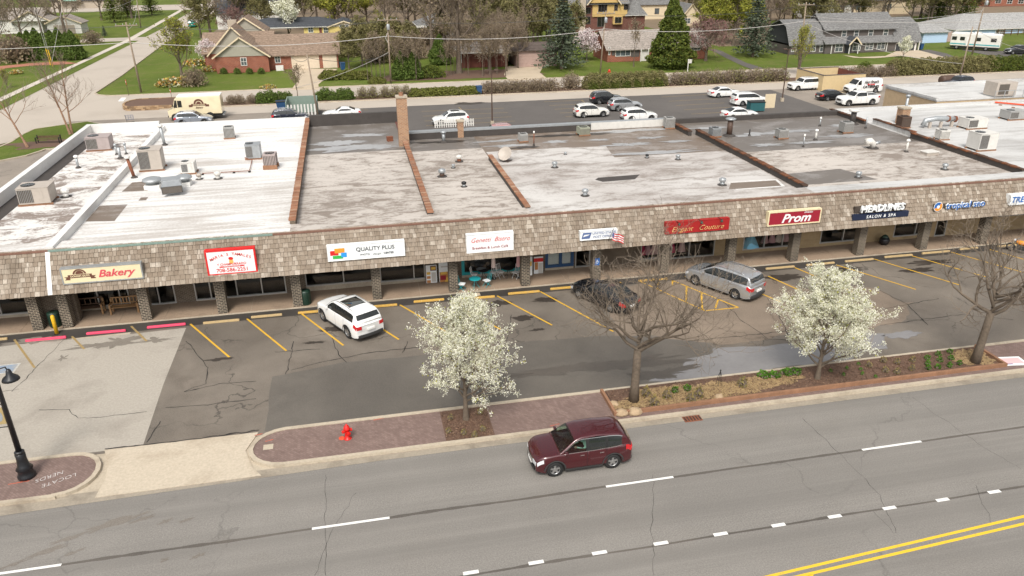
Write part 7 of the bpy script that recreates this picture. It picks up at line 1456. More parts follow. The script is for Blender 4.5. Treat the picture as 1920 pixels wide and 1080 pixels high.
h.door(1586, 80, 1594, 101, Y, 'w_dkdoor'); a = wp(1598, 100, Y-.6).x; h.gable(a-1.6, a+.8, Y-1.6, Y+.5, z1-.1, z1+1.2, 'y', 'shg_dark', None, .2); 
for q in (a-1.4, a+.6): h.box(q-.07, q+.07, Y-1.5, Y-1.36, 0, z1-.1, 'porch_post', 'w_white')
# left wing, gambrel end turned to the lawn
Yw = 146.2; xw0, xw1 = wp(1479, 103, Yw).x, x0-.02; h.box(xw0, xw1, Yw, Yw+9, 0, z1, 'wall', 'w_brown'); zk = z1+(zrd-z1)*.6; zt_ = zrd-1.0
pr = [(Yw-.5, z1-.3), (Yw+1.6, zk), (Yw+4.5, zt_), (Yw+7.4, zk), (Yw+9.5, z1-.3)]
mb = MB()
for (ya, za), (yb, zb) in zip(pr, pr[1:]): mb.add([(x, y, z+d) for x in (xw0-.5, xw1+.4) for (y, z, d) in ((ya, za, 0), (yb, zb, 0), (yb, zb, .16), (ya, za, .16))], [(0, 1, 2, 3), (7, 6, 5, 4), (0, 4, 5, 1), (2, 6, 7, 3), (1, 5, 6, 2), (3, 7, 4, 0)])
h.mb(mb, 'roof', 'shg_grey'); h.mb(MB().add([(xw0, y, z) for y, z in pr]+[(xw0+.15, y, z) for y, z in pr], [(0, 1, 2, 3, 4), (9, 8, 7, 6, 5)]), 'gable_end', 'w_dkdoor')
for q in [(1538, 81, 1548, 97)]: h.win(*q, Yw)
for a in (1485, 1508, 1521): h.win(a, 82, a+7, 97, Yw)
# right garage wing
xr0, xr1 = x1+.02, wp(1722, 92, Y).x; h.box(xr0, xr1, Y+.4, Y+9.5, 0, z1-.1, 'wall', 'w_brown'); prr = [(Y-.1, z1-.4), (Y+2.2, zk-.3), (Y+5, zt_-.1), (Y+8, zk-.3), (Y+10, z1-.4)]; mb = MB()
for (ya, za), (yb, zb) in zip(prr, prr[1:]): mb.add([(x, y, z+d) for x in (xr0-.3, xr1+.5) for (y, z, d) in ((ya, za, 0), (yb, zb, 0), (yb, zb, .16), (ya, za, .16))], [(0, 1, 2, 3), (7, 6, 5, 4), (0, 4, 5, 1), (2, 6, 7, 3), (1, 5, 6, 2), (3, 7, 4, 0)])
h.mb(mb, 'roof', 'shg_grey'); h.door(1680, 76, 1713, 95, Y+.4, 'w_dkdoor', 'garage_door', 4)
for a, b in ((1675, 1679), (1714, 1717)): h.box(wp(a, 90, Y+.3).x, wp(b, 90, Y+.3).x, Y+.25, Y+.4, 0, z1-.3, 'trim', 'w_white')
h.box(wp(1676, 75, Y+.3).x, wp(1717, 75, Y+.3).x, Y+.26, Y+.4, z1-.6, z1-.35, 'trim', 'w_white')
for a in (1559, 1646+16, 1722): h.box(wp(a, 90, Y-.1).x-.07, wp(a, 90, Y-.1).x+.07, Y-.2, Y-.06, 0, z1-.2, 'downpipe', 'w_white')
struct('driveway', MB().flat([tuple(gp(*q)[:2]) for q in [(1580, 103), (1612, 107), (1660, 105), (1680, 96), (1722, 94), (1745, 100), (1790, 112), (1730, 110), (1690, 105), (1640, 109), (1600, 108)]], 0.002), 'tanconc'); struct('driveway', MB().flat([tuple(gp(*q)[:2]) for q in [(1724, 94), (1742, 93), (1775, 100), (1800, 111), (1790, 112), (1745, 101)]], 0), 'lot_rear'); struct('driveway', MB().flat([tuple(gp(*q)[:2]) for q in [(1800, 93), (1920, 97), (1990, 110), (1920, 118), (1850, 103)]], 0), 'lot_rear')
# blue house
Y = 168; h = House(wp(1860, 70, Y).x, Y, 'pale blue house with hipped grey roof behind the motorhome'); x0, x1 = wp(1790, 70, Y).x, wp(1965, 70, Y).x; zt = wp(1880, 53, Y).z; h.box(x0, x1, Y, Y+12, 0, zt, 'wall', 'w_blue'); h.hip(x0, x1+8, Y, Y+15, zt, wp(1850, 25, Y+7).z, 'shg_blue'); h.win(1867, 56, 1873, 65, Y); h.win(1875, 56, 1882, 65, Y); h.win(1918, 55, 1926, 64, Y)
Yf = 156; xf0, xf1 = wp(1729, 80, Yf).x, wp(1774, 80, Yf).x; zf = wp(1740, 61, Yf).z; h.box(xf0, xf1, Yf, Y, 0, zf, 'wall', 'w_blue'); h.gable(xf0-.5, xf1, Yf, Yf+13, zf, wp(1780, 45, Yf+6).z, 'x', 'shg_blue', 'w_blue'); h.box(wp(1774, 70, Yf).x, wp(1790, 70, Yf).x, Yf+1, Y, 0, zf, 'porch_wall', 'w_pink')
t = thing('garden_fence', (wp(1900, 80, 166).x, 164, 0), 0, 'dark wooden rail fence beside the blue house', 'fence')
for k in range(9): MB().box(-7+k*1.9, -6.85+k*1.9, 0, .15, 0, 1.5).obj('post', 'wood', t)
for z in (.4, .9, 1.4): MB().box(-7, 9, .15, .2, z-.07, z+.07).obj('rail', 'wood', t)
# far brick building and far white house
Y = 238; h = House(wp(1890, 15, Y).x, Y, 'red brick apartment building at the far right of the lawns', 'apartment_building', 'building'); x0 = wp(1853, 20, Y).x; h.box(x0, x0+36, Y, Y+14, 0, 8.5, 'wall', 'redbrick'); h.hip(x0, x0+36, Y, Y+14, 8.5, 11.5, 'shg_brown')
for q in [(1867, -12, 1876, -3), (1889, -1, 1897, 7), (1867, -2, 1876, 6), (1910, -1, 1918, 7)]: h.win(*q, Y, pane='glass')
Y = 232; h = House(wp(30, 45, Y).x, Y, 'white house with grey roof behind the bare trees by the side street'); x0, x1 = wp(-60, 45, Y).x, wp(78, 45, Y).x; zt = wp(30, 36, Y).z; h.box(x0, x1, Y, Y+10, 0, zt, 'wall', 'w_white'); h.gable(x0, x1, Y, Y+10, zt, wp(30, 20, Y+5).z, 'x', 'shg_pale', 'w_white'); xg = wp(58, 40, Y-1).x; h.gable(xg-4.5, xg+4.5, Y-1, Y+6, zt-.5, wp(58, 22, Y-1).z, 'y', 'shg_pale', 'w_white'); h.win(20, 40, 28, 48, Y); h.win(-5, 40, 5, 48, Y)
p = gp(130, 66); h = House(p.x-2, p.y+4, 'small white garage with a car beside the side street', 'garage', 'garage'); h.box(p.x-6, p.x+2, p.y+4, p.y+10, 0, 2.6, 'wall', 'w_white'); h.gable(p.x-6, p.x+2, p.y+4, p.y+10, 2.6, 4.3, 'y', 'shg_pale', 'w_white'); h.mb(MB().box(p.x-4.5, p.x+.5, p.y+3.92, p.y+4, 0, 2.1), 'garage_door', 'w_stone')
p = gp(140, 18); h = House(p.x, p.y+6, 'far house with mint gable at the end of the lawns'); h.box(p.x-9, p.x+14, p.y+6, p.y+16, 0, 2.8, 'wall', 'w_stone'); h.gable(p.x-9, p.x+14, p.y+6, p.y+16, 2.8, 6, 'x', 'shg_dark', 'w_mint'); h.gable(p.x-6, p.x+1, p.y+4.5, p.y+10, 2.6, 4.6, 'y', 'shg_dark', 'w_mint')
for i, (px, Y, w_, m_, rm_, lb) in enumerate([(1560, 215, 7, 'w_white', 'shg_pale', 'small white house glimpsed above the gambrel roof'), (1640, 222, 12, 'w_cream', 'shg_pale', 'cream house glimpsed through bare trunks above the gambrel roof'), (470, 228, 9, 'w_white', 'shg_dark', 'low white roofed house behind the brick house'), (1210, 226, 9, 'w_cream', 'shg_grey', 'cream house beyond the mansion')]):
    x = wp(px, 20, Y).x; h = House(x, Y, lb); h.box(x-w_, x+w_, Y, Y+9, 0, 4.2, 'wall', m_); h.gable(x-w_, x+w_, Y, Y+9, 4.2, 7, 'x', rm_, m_)
    for k in (-.5, .4): a = x+k*w_; ww = h.mb(MB().box(a-.7, a+.7, Y-.06, Y, 1.4, 3.0), 'window', 'w_brown'); h.mb(MB().box(a-.6, a+.6, Y-.08, Y-.06, 1.5, 2.9), 'pane', 'hglass', ww)
# ================================================================== POLES, WIRES, SIGNS, ENCLOSURES
POL = {}
def pole(key, bpx, tpx, label, arm=1.6, mat='polewood', r=.16, trans=False, xy=None, H=None):
    p = gp(*bpx) if xy is None else Vector((*xy, 0)); H = H or hgt(tpx[0], tpx[1], p); top = wp(tpx[0], tpx[1], p.y) if tpx else Vector((p.x, p.y, H)); t = thing('utility_pole', p, 0, label, 'utility pole'); dx = max(-.6, min(.6, top.x-p.x)) if tpx else 0
    MB().tube([(0, 0, -.05), (dx, 0, H)], [r, r*.62], 10).obj('shaft', mat, t, True); POL[key] = (p+Vector((dx, 0, H)), p, H)
    if arm:
        MB().box(dx-arm, dx+arm, -.14, -.03, H-.5, H-.37).obj('crossarm', mat, t)
        for k in (-.9, -.3, .35, .9): MB().lathe([(.05, 0), (.07, .08), (.05, .18), (.02, .22)], 8, (dx+arm*k, -.08, H-.37)).obj('insulator', 'galv', t)
    if trans: MB().lathe([(.24, 0), (.27, .08), (.27, .75), (.2, .86), (.05, .9)], 12, (dx*.8+.05, -.42, H-1.9)).obj('transformer', 'galv', t, True); MB().tube([(dx, 0, H-2.2), (dx-.5, 0, H-3.2), (dx-.1, 0, H-4)], .05, 6).obj('cable_loop', 'wire', t)
    return t
pole('p1', (265, 173), (236, 42), 'leaning wooden utility pole on the corner lawn by the stop sign')
pole('p2', (733, 156), (726, 32), 'wooden utility pole with transformer loop beside the thin trunks', trans=True)
pole('p3', (598, 226), (563, 102), 'wooden service pole beside the green bin enclosure', arm=0, r=.13)
pole('p4', (1125, 139), (1138, 20), 'thin wooden utility pole at the left of the brick ranch', trans=True, r=.13)
pole('p5', (1796, 156), (1824, 50), 'wooden pole standing in the service lot near the tan wing', arm=0, r=.14)
pole('p6', (1822, 105), (1851, -10), 'tall wooden pole in front of the motorhome', trans=True)
pole('p7', (1497, 128), (1512, 4), 'wooden utility pole behind the yellowish tree by the gambrel house')
pole('p8', (141, 110), (112, -6), 'slim leaning pole beside the evergreen hedge', arm=0, r=.14); pole('p9', (264, 52), (255, -10), 'far utility pole on the lawn across the cross street')
pole('p10', None, None, 'utility pole beyond the left end of the lawns', xy=(-110, 140), H=11); pole('p11', None, None, 'utility pole along the street beyond the right end of the hedge', xy=(165, 131), H=11)
def wire(a, b, sag, label, r=.03, mat='wire', gr=None):
    a, b = Vector(a), Vector(b); t = thing('overhead_wire', (a+b)/2, 0, label, 'wire', gr); n = 14
    MB().tube([a.lerp(b, i/n)-Vector((0, 0, 4*sag*(i/n)*(1-i/n)))-(a+b)/2 for i in range(n+1)], r, 5).obj('cable', mat, t)
def at(k, f, dx=0): tp, b, H = POL[k]; q = b.lerp(tp, f); return q+Vector((dx, 0, 0))
chain = ['p10', 'p1', 'p2', 'p4', 'p7', 'p11']
for a, b in zip(chain, chain[1:]):
    wire(at(a, .72), at(b, .72), 1.0, 'thick pale cable strung along the street poles', .05, gr='street cables'); wire(at(a, .95, -1), at(b, .95, -1), .9, 'thin dark power line between the street crossarms', .018, 'wiredk', 'power lines'); wire(at(a, .95, 1), at(b, .95, 1), .9, 'thin dark power line between the street crossarms', .018, 'wiredk', 'power lines')
for (a, b), s, m_, lb in [((at('p2', .48), gp(560, 190)+Vector((0, 0, 2))), .5, 'wire', 'guy cable slanting from the pole towards the garage lawn'), ((at('p3', .95), at('p2', .45)), .8, 'wiredk', 'dark service cable from the enclosure pole to the street'), ((at('p3', .93), wp(545, 105, 150.5)), .6, 'wiredk', 'dark service drop to the garage corner'), ((at('p7', .7), at('p5', .35)), 1.2, 'wire', 'pale cable sagging across the gambrel house'), ((at('p6', .75), at('p7', .8)), 1.2, 'wire', 'long pale cable above the gambrel roof'), ((at('p5', .98), gp(1915, 120)+Vector((0, 0, 2.5))), .4, 'wire', 'pale guy cable slanting down past the dark estate car'), ((at('p1', .9), at('p9', .8)), 1.5, 'wire', 'cable over the side street lawn'), ((at('p8', .75), at('p9', .9)), 1.2, 'wire', 'cable from the slim pole across the cross street'), ((at('p8', .7), at('p10', .8)), 1.2, 'wire', 'cable from the slim pole to the left'), ((at('p8', .85), gp(97, 120)+Vector((0, 0, .1))), .05, 'wire', 'steep guy wire beside the yellow markers')]: wire(*(a, b), s, lb, .03, m_)
for i, (px, py, tpy) in enumerate([(95, 122, 98), (99, 124, 102)]):
    p = gp(px, py); t = thing('guy_marker', p, 0, 'yellow guy wire marker on the lawn edge', 'marker', 'guy markers'); MB().tube([(0, 0, 0), (-.15, 0, 3.0)], .09, 8).obj('sleeve', 'yellow', t); MB().tube([(-.15, 0, 3.0), (-.6, .3, 10.5)], .03, 5).obj('cable', 'wire', t)
def light_pole(bpx, top, label):
    p = gp(*bpx); H = hgt(*top, p); t = thing('light_pole', p, 0, label, 'light pole'); MB().box(-.2, .2, -.2, .2, 0, .5).obj('footing', 'conc', t); MB().tube([(0, 0, .5), (0, 0, H)], [.09, .06], 8).obj('shaft', 'brown', t)
    for s in (-1, 1): MB().bar((0, 0, H-.1), (s*.5, 0, H), .05).obj('arm', 'brown', t); MB().box(s*.35-.0, s*.35+s*.5 if s > 0 else s*.35, -.18, .18, H-.02, H+.12).obj('lamp_head', 'brown', t) if s > 0 else MB().box(-.85, -.35, -.18, .18, H-.02, H+.12).obj('lamp_head', 'brown', t)
light_pole((923, 234), (923, 132), 'brown light pole in the rear parking lot beside the white crossover'); light_pole((1466, 190), (1482, 92), 'brown light pole beside the tan bin screen')
def stop_sign(px, py, tpy, label, s=.38):
    p = gp(px, py); H = hgt(px, tpy, p); t = thing('road_sign', p, radians(-70), label, 'road sign'); MB().tube([(0, .04, 0), (0, .04, H)], .035, 6).obj('post', 'brown', t); mb = MB().add([(s*cos(pi/8+k*pi/4), y, H-.3+s*sin(pi/8+k*pi/4)) for y in (0, .02) for k in range(8)], [tuple(range(8)), tuple(range(15, 7, -1))]+[(k, 8+k, 8+(k+1) % 8, (k+1) % 8) for k in range(8)]); mb.obj('plate', 's_red', t); text('STOP', .26, 's_white', t, FT(0, -.01, H-.3), bold=.006); return t
stop_sign(241, 179, 150, 'red stop sign on the corner lawn', .42); stop_sign(322, 186, 166, 'smaller red sign at the end of the retaining wall', .32)
struct('stop_line', MB().flat([tuple(gp(*q)[:2]) for q in [(221, 190), (231, 190), (237, 183), (228, 183)]], .004), 'line_w')
p = gp(1142, 141); t = thing('fire_hydrant', p, 0, 'red fire hydrant on the lawn in front of the brick ranch', 'hydrant'); MB().lathe([(.2, 0), (.16, .08), (.15, .65), (.22, .68), (.2, .78), (.1, .95), (.03, 1.02)], 12).obj('barrel', 'hyd', t, True); MB().lathe([(.1, -.3), (.1, .3)], 10, (0, 0, .5), axis='x').obj('side_cap', 'hyd', t)
p = gp(1289, 134); t = thing('yard_sign', p, 0, 'white estate agent post on the ranch lawn', 'sign'); MB().box(-.06, .06, -.06, .06, 0, 2.1).obj('post', 'w_white', t); MB().box(.06, .7, -.05, .05, 1.95, 2.05).obj('arm', 'w_white', t); MB().box(.12, .65, -.02, .02, 1.4, 1.9).obj('board', 's_grey2', t)
def wheelie(px, py, label, mat, s=1.): p = gp(px, py); t = thing('wheeled_bin', p, R_.uniform(-.3, .3), label, 'bin'); MB().add([(x*k, y*k, z) for z, k in ((.05, .26), (1.0, .33)) for x, y in ((-1, -1), (1, -1), (1, 1), (-1, 1))], [(3, 2, 1, 0), (4, 5, 6, 7), (0, 1, 5, 4), (1, 2, 6, 5), (2, 3, 7, 6), (3, 0, 4, 7)]).xf(Matrix.Scale(s, 4)).obj('body', mat, t); MB().box(-.36*s, .36*s, -.38*s, .36*s, 1.0*s, 1.08*s).obj('lid', mat, t); MB().lathe([(.11, -.3), (.11, .3)], 10, (0, .25*s, .11), axis='x').obj('wheel', 'rubber', t)
wheelie(898, 177, 'blue mailbox like bin at the end of the yellow green shrubs', 'bluebin', 1.2); wheelie(643, 131, 'dark blue wheeled bin beside the garage', 'bluebin', 1.2); wheelie(1726, 93, 'blue green wheeled bin at the gambrel garage corner', 'bluebin', 1.1)
# green bin enclosure
a, b = gp(545, 224), gp(590, 222); t = thing('bin_enclosure', ((a.x+b.x)/2, a.y, 0), 0, 'weathered green bin enclosure with white slatted front', 'enclosure'); w = (b.x-a.x)/2+.4
PM('w_patina', (.2, .26, .22))
for x in (-w, w): MB().box(x-.06, x+.06, 0, 4.5, 0, 2.2).obj('side_panel', 'w_patina', t)
MB().box(-w, w, 4.44, 4.56, 0, 2.2).obj('back_panel', 'w_patina', t)
for k in range(9): x = -w+.25+(2*w-.5)*k/8; MB().box(x-.1, x+.1, -.06, -.02, .1, 1.9).obj('slat', 'w_white', t)
for z in (.4, 1.6): MB().box(-w, w, -.02, .04, z-.05, z+.05).obj('rail', 'w_patina', t)
p = gp(533, 207); t = thing('dumpster', (p.x, p.y, 0), .1, 'dark blue open dumpster beside the green enclosure', 'dumpster'); MB().add([(x, y, z) for z, k in ((.15, .85), (1.3, 1.)) for x, y in ((-1*k, -.8*k), (1*k, -.8*k), (1*k, .8*k), (-1*k, .8*k))], [(3, 2, 1, 0), (0, 1, 5, 4), (1, 2, 6, 5), (2, 3, 7, 6), (3, 0, 4, 7)]).obj('body', 'bluebin', t); MB().box(-1.05, 1.05, -.85, .1, 1.3, 1.36).obj('lid', 'black', t); MB().box(-.9, .9, -.7, .7, 0, .15).obj('base', 'black', t)
p = gp(1416, 208); t = thing('dumpster', (p.x, p.y, 0), -.1, 'teal dumpster beside the tan screen', 'dumpster'); PM('w_teal', (.02, .1, .11)); MB().box(-1., 1., -.7, .7, .12, 1.25).obj('body', 'w_teal', t); MB().box(-1.05, 1.05, -.75, .75, 1.25, 1.33).obj('lid', 'black', t); MB().box(-.9, .9, -.6, .6, 0, .12).obj('base', 'black', t)
a, b = gp(1428, 206), gp(1472, 198); t = thing('bin_screen', ((a.x+b.x)/2, (a.y+b.y)/2, 0), 0, 'tan timber bin screen behind the dark parapet', 'screen')
for k in range(6): x = -1.3+1.3*k/5; MB().box(x-.12, x+.12, -.03, .03, 0, 1.9).obj('board', 'w_cream', t)
MB().box(-1.4, .1, .03, .08, 1.5, 1.6).obj('rail', 'w_cream', t)
pts = [gp(1533, 172), gp(1590, 166), gp(1620, 160)]; a = gp(1540, 171); t = thing('walled_enclosure', (a.x, a.y, 0), 0, 'tan walled bin enclosure behind the catering van', 'enclosure'); PM('w_tan', (.56, .43, .24))
for q in ((0, .25, 0, 7.5), (.25, 7.2, 0, .25), (.25, 7.2, 7.25, 7.5)): MB().box(*q, 0, 2.3).obj('wall', 'w_tan', t); MB().box(q[0]-.03, q[1]+.03, q[2]-.03, q[3]+.03, 2.3, 2.38).obj('wall_cap', 'w_brown', t)
for k in range(10): MB().box(7.25, 7.31, .4+.7*k, 1.0+.7*k, .1, 2.2).obj('gate_board', 'w_red', t)
MB().box(1.2, 5.6, 1.5, 5.5, 0, 1.3).obj('bins_inside', 'w_dkdoor', t)
p = gp(1774, 161); t = thing('storage_tank', (p.x, p.y, 0), .1, 'rust brown cylindrical tank behind the tan wing', 'tank'); MB().lathe([(.3, -1.3), (.65, -1.2), (.72, -1.0), (.72, 1.0), (.65, 1.2), (.3, 1.3)], 16, (0, 0, .95), axis='x').obj('shell', 'brown', t, True)
for x in (-.9, .9): MB().box(x-.12, x+.12, -.45, .45, 0, .5).obj('saddle', 'brown', t)
p = gp(852, 238); t = thing('picket_fence', (p.x, p.y, 0), 0, 'short white picket fence just behind the rear parapet', 'fence')
for k in range(18): x = -2.4+4.8*k/17; MB().box(x-.07, x+.07, -.02, .02, 0, .95).obj('picket', 'w_white', t)
for z in (.3, .75): MB().box(-2.5, 2.5, .02, .06, z-.04, z+.04).obj('rail', 'w_white', t)
# block retaining wall bed
rw_ = thing('retaining_wall', (-27.2, 119.5, 0), 0, 'curved tan block retaining wall around a mulch bed', 'retaining wall'); path = [(3.2, -3.2), (-2.0, -3.0)]+arc(-2.4, 0, 1.6, 3.0, -pi/2, -3*pi/2, 12)+[(3.2, 3.0)]
M['block'] = isle('tan_wall_block', [(.34, .22, .12), (.2, .13, .08), (.42, .29, .17), (.16, .11, .07)]); bm_ = MB().box(-.22, .22, -.14, .14, 0, .19).mesh('block', 'block')
for r in range(3):
    d = .22*r
    for i in range(len(path)-1):
        a, b = Vector(path[i]), Vector(path[i+1]); L = (b-a).length
        while d < L: q = a.lerp(b, d/L); o = link('block', bm_, rw_, (q.x, q.y, .2*r), atan2(b.y-a.y, b.x-a.x)); d += .46
        d -= L
MB().flat(path, .52).obj('soil', 'mulch', rw_); MB().box(3.1, 4.6, -3.2, 3, 0, .5).obj('soil', 'mulch', rw_)
p = gp(245, 231); t = thing('shopping_trolley', (p.x, p.y, 0), .3, 'dark wire shopping trolley behind the white parapet', 'trolley'); mb = MB()
for z in (.5, .75, 1.0): mb.tube([(-.45, -.28, z), (.45, -.25, z), (.45, .25, z), (-.45, .28, z), (-.45, -.28, z)], .015, 5)
for x in (-.45, -.15, .15, .45):
    for s in (-1, 1): mb.bar((x, s*.27, .5), (x, s*.27, 1.0), .015)
mb.obj('basket', 'bluebin', t); mb = MB().tube([(-.5, -.28, 1.05), (-.4, -.25, .15), (.45, -.2, .15)], .02, 5).tube([(-.5, .28, 1.05), (-.4, .25, .15), (.45, .2, .15)], .02, 5).bar((-.5, -.28, 1.05), (-.5, .28, 1.05), .03); mb.obj('frame', 'black', t)
for x, y in ((-.4, -.25), (-.4, .25), (.43, -.2), (.43, .2)): MB().lathe([(.07, -.02), (.07, .02)], 10, (x, y, .07), axis='y').obj('wheel', 'rubber', t)
# ================================================================== HEDGES, LAWN TREES, WOODS
HY = 118.1
def hx_(px): return wp(px, 0, 1).x*0+gp(px, 190-.042*(px-480)).x
for px in (437, 452, 475): shrub('dome', xy=(hx_(px), HY), label='rounded bare shrub behind the cream step van', s=.62, group='bare shrubs by the step van')
for px in (495, 510, 526, 540, 598, 610, 623, 640, 652): shrub('green', xy=(hx_(px), HY+R_.uniform(-.5, .3)), label='leafy green shrub along the rear kerb by the enclosure', s=1.0+R_.uniform(-.15, .25), group='green shrubs by the enclosure')
for px in (680, 699, 722, 742, 760): shrub('twiggy', xy=(hx_(px), HY), label='small half bare shrub left of the yellow green shrubs', s=1.15, group='half bare kerb shrubs')
for px in (780, 797, 815, 832, 850, 867, 882): shrub('yew', xy=(hx_(px), HY), label='low yellow green spreading shrub in the rear hedge bed', s=1.25, group='yellow green shrubs')
for px in (912, 928, 945, 962, 978, 995, 1012, 1030): shrub('twiggy2', xy=(hx_(px), HY), label='bare twiggy shrub between blue bin and dense hedge', s=1.35, group='bare hedge shrubs')
shrub('dome', xy=(hx_(1068), HY+.6), label='tall vase shaped bare shrub before the dense hedge', s=1.2)
for px in range(1104, 1232, 14): shrub('dense', xy=(hx_(px), HY), label='dense olive clipped shrub forming the solid hedge block', s=1.15, group='solid hedge block')
for px in range(1104, 1232, 20): shrub('denseg', xy=(hx_(px), HY-.8), label='dark green lower growth of the solid hedge block', s=.75, group='solid hedge undergrowth')
for px in range(1262, 1460, 15): shrub('twiggy' if (px//15) % 3 else 'twiggy2', xy=(hx_(px), HY+R_.uniform(-.4, .4)), label='half bare shrub in the open hedge before the brick ranch', s=1.5, group='open hedge shrubs')
for px in range(1540, 1660, 17): shrub('twiggy2', xy=(hx_(px), HY+R_.uniform(-.4, .4)), label='brown bare shrub in the hedge before the gambrel house', s=1.3, group='brown hedge shrubs')
for px in range(1672, 1850, 16): shrub('dense', xy=(hx_(px), HY+.5), label='dense brown green hedge shrub before the gambrel garage', s=1.3, group='long dense hedge')
for px in range(1850, 1990, 16): shrub('denseg', xy=(hx_(px), HY+.5), label='dense green hedge shrub at the motorhome end', s=1.3, group='green end hedge')
shrub('denseg', xy=(hx_(1628), HY+2), label='single rounded green bush in the hedge before the gambrel house', s=1.1)
shrub('dome', 366, 161, 'large round brown bare bush on the corner lawn', 1.4); shrub('flow', 325, 160, 'mixed flower clump below the corner lawn tree', 1.8, cat='plant', name='flower_bed'); shrub('flow', 345, 153, 'smaller flower clump beside the corner lawn tree', 1.3, cat='plant', name='flower_bed'); shrub('flow', 365, 122, 'flower clump along the brick house path', 1.6, cat='plant', name='flower_bed'); shrub('flow', 395, 132, 'colourful flowers at the brick house corner', 1.2, cat='plant', name='flower_bed'); shrub('flow', 503, 166, 'white flowers near the sidewalk by the driveway', .9, cat='plant', name='flower_bed')
for px in (420, 445, 468, 490): shrub('green', px, 138, 'foundation shrub under the brick gable', .7, 'foundation shrubs')
for px, py, k, s, lb in [(620, 148, 'yew', 1.6, 'clipped golden shrub at the garage drive'), (655, 147, 'yew', 1.6, 'low golden hedge left of the utility pole'), (680, 147, 'yew', 1.4, 'low golden hedge touching the utility pole bed'), (708, 157, 'yew', 1.2, 'golden shrub at the foot of the utility pole'), (808, 144, 'box', 1.5, 'clipped dark oval shrub in the mulch bed')]: shrub(k, px, py, lb, s)
# individual trees
plant('yel', 342, 146, label='yellowing lawn tree leaning over the flower clump', top=38, sx=1.25); plant('magn', 395, 126, label='pinkish white flowering tree at the brick house corner', top=80)
plant('arbor', 1256, 127, label='huge cone shaped evergreen in front of the brick ranch', top=-14, name='evergreen_tree'); plant('spruce', 1053, 129, label='tall spruce at the end of the tan driveway', top=-14, name='spruce_tree', sx=1.35); plant('spruce', 1411, 106, label='tall blue spruce on the lawn beside the blacktop drive', top=-20, name='spruce_tree', sx=1.25)
plant('bare2', 861, 137, label='massive bare shade tree beside the carport', top=-75, sx=1.05); plant('magn', 1100, 113, label='white flowering tree at the left of the brick ranch', top=62, sx=1.05); plant('purple', 1323, 114, label='purple budded tree over the end of the ranch roof', top=42, sx=1.3); plant('thin', 1188, 125, label='slender bare tree in front of the ranch window', top=30); plant('leaf', 1375, 85, label='bright yellow green tree behind the purple tree', top=-30); plant('leaf', 1330, 80, label='yellow green tree beside the pale steep gable', top=-15)
plant('pearbg', 1693, 109, label='small creamy flowering tree on the gambrel lawn', top=72); plant('yel', 1498, 141, label='pale budding tree in the hedge before the gambrel house', top=52, sx=.9); plant('pearbg', 543, 78, label='white flowering tree behind the brick house roof', top=-10, sx=.9); plant('leaf', 628, 62, label='golden olive tree behind the yellow bungalow', top=-40); plant('purple', 440, 70, label='reddish bare tree left of the brick house chimney', top=18)
plant('thin', 560, 195, label='crooked bare tree beside the enclosure pole', top=118, sx=1.4)
for i, px in enumerate((690, 698, 706, 714, 722, 745, 757, 765, 772, 781, 789)): plant('thin', px, 150-(i % 3)*2, label='thin bare trunk in the thicket beside the utility pole', group='thicket trunks', top=70-(i*13 % 25), sx=1.0)
for i, px in enumerate((838, 846, 852, 905, 918, 932, 948, 878)): plant('thin', px, 143-(i % 3)*2, label='thin bare trunk in the row before the carport', group='carport trunks', top=78-(i*11 % 20), sx=1.1)
for px, py, s, lb in [(755, 148, .8, 'dark evergreen bush among the thicket trunks'), (776, 147, .75, 'dark evergreen bush at the right edge of the thicket'), (825, 120, .9, 'dark yew left of the row of trunks')]: plant('yewdome', px, py, label=lb, H=6*s, name='evergreen_bush', cat='shrub')
for px, py, tp, k, lb in [(655, 130, 55, 'olive', 'olive budding tree right of the garage'), (680, 125, 40, 'olive2', 'olive tree behind the thicket on its left'), (712, 120, 35, 'olive', 'olive tree directly behind the transformer pole'), (770, 105, 45, 'olive2', 'olive tree at the head of the narrow lawn'), (800, 78, 45, 'green', 'green shrub tree before the grey hipped house')]: plant(k, px, py, label=lb, top=tp)
# tangled understorey of the wood
ur = random.Random(9)
for i in range(46):
    px, py = ur.uniform(645, 1005), ur.uniform(62, 118)
    if 800 < px < 840 and py > 85 or 1000 < px or (py > 92 and px > 850): continue
    shrub('dome' if i % 3 else 'dense', px, py, 'tangled brown undergrowth at the edge of the wood', ur.uniform(1.2, 2.1), 'undergrowth of the wood', z=-.02)
for i in range(14): plant('bare' if i % 2 else 'thin', ur.uniform(860, 985), ur.uniform(112, 140), label='young bare tree screening the carport', group='trees screening the carport', H=ur.uniform(6, 10), sx=.8)
for i, (px, py, k, H) in enumerate([(970, 96, 'olive', 12), (990, 90, 'olive2', 11), (1008, 97, 'olive', 11), (1024, 92, 'olive2', 10), (1000, 78, 'olive', 13), (975, 74, 'bare', 14), (1030, 80, 'olive', 12), (1060, 92, 'fir', 10), (950, 84, 'olive', 12), (1075, 80, 'olive2', 8)]): plant(k, px, py, label='olive budding tree crowding behind the tan garage', group='trees behind the tan garage', H=H)
for i, (px, py, k, H) in enumerate([(1738, 44, 'olive', 13), (1756, 40, 'fir', 14), (1775, 43, 'olive2', 13), (1790, 37, 'olive', 14), (1808, 36, 'fir', 12), (1765, 32, 'bare2', 16), (1725, 36, 'bare2', 15), (1800, 28, 'olive', 13), (1825, 30, 'olive2', 11), (1745, 28, 'olive', 14)]): plant(k, px, py, label='dark budding tree in the group between the gambrel and blue houses', group='trees between the gambrel and blue houses', H=H)
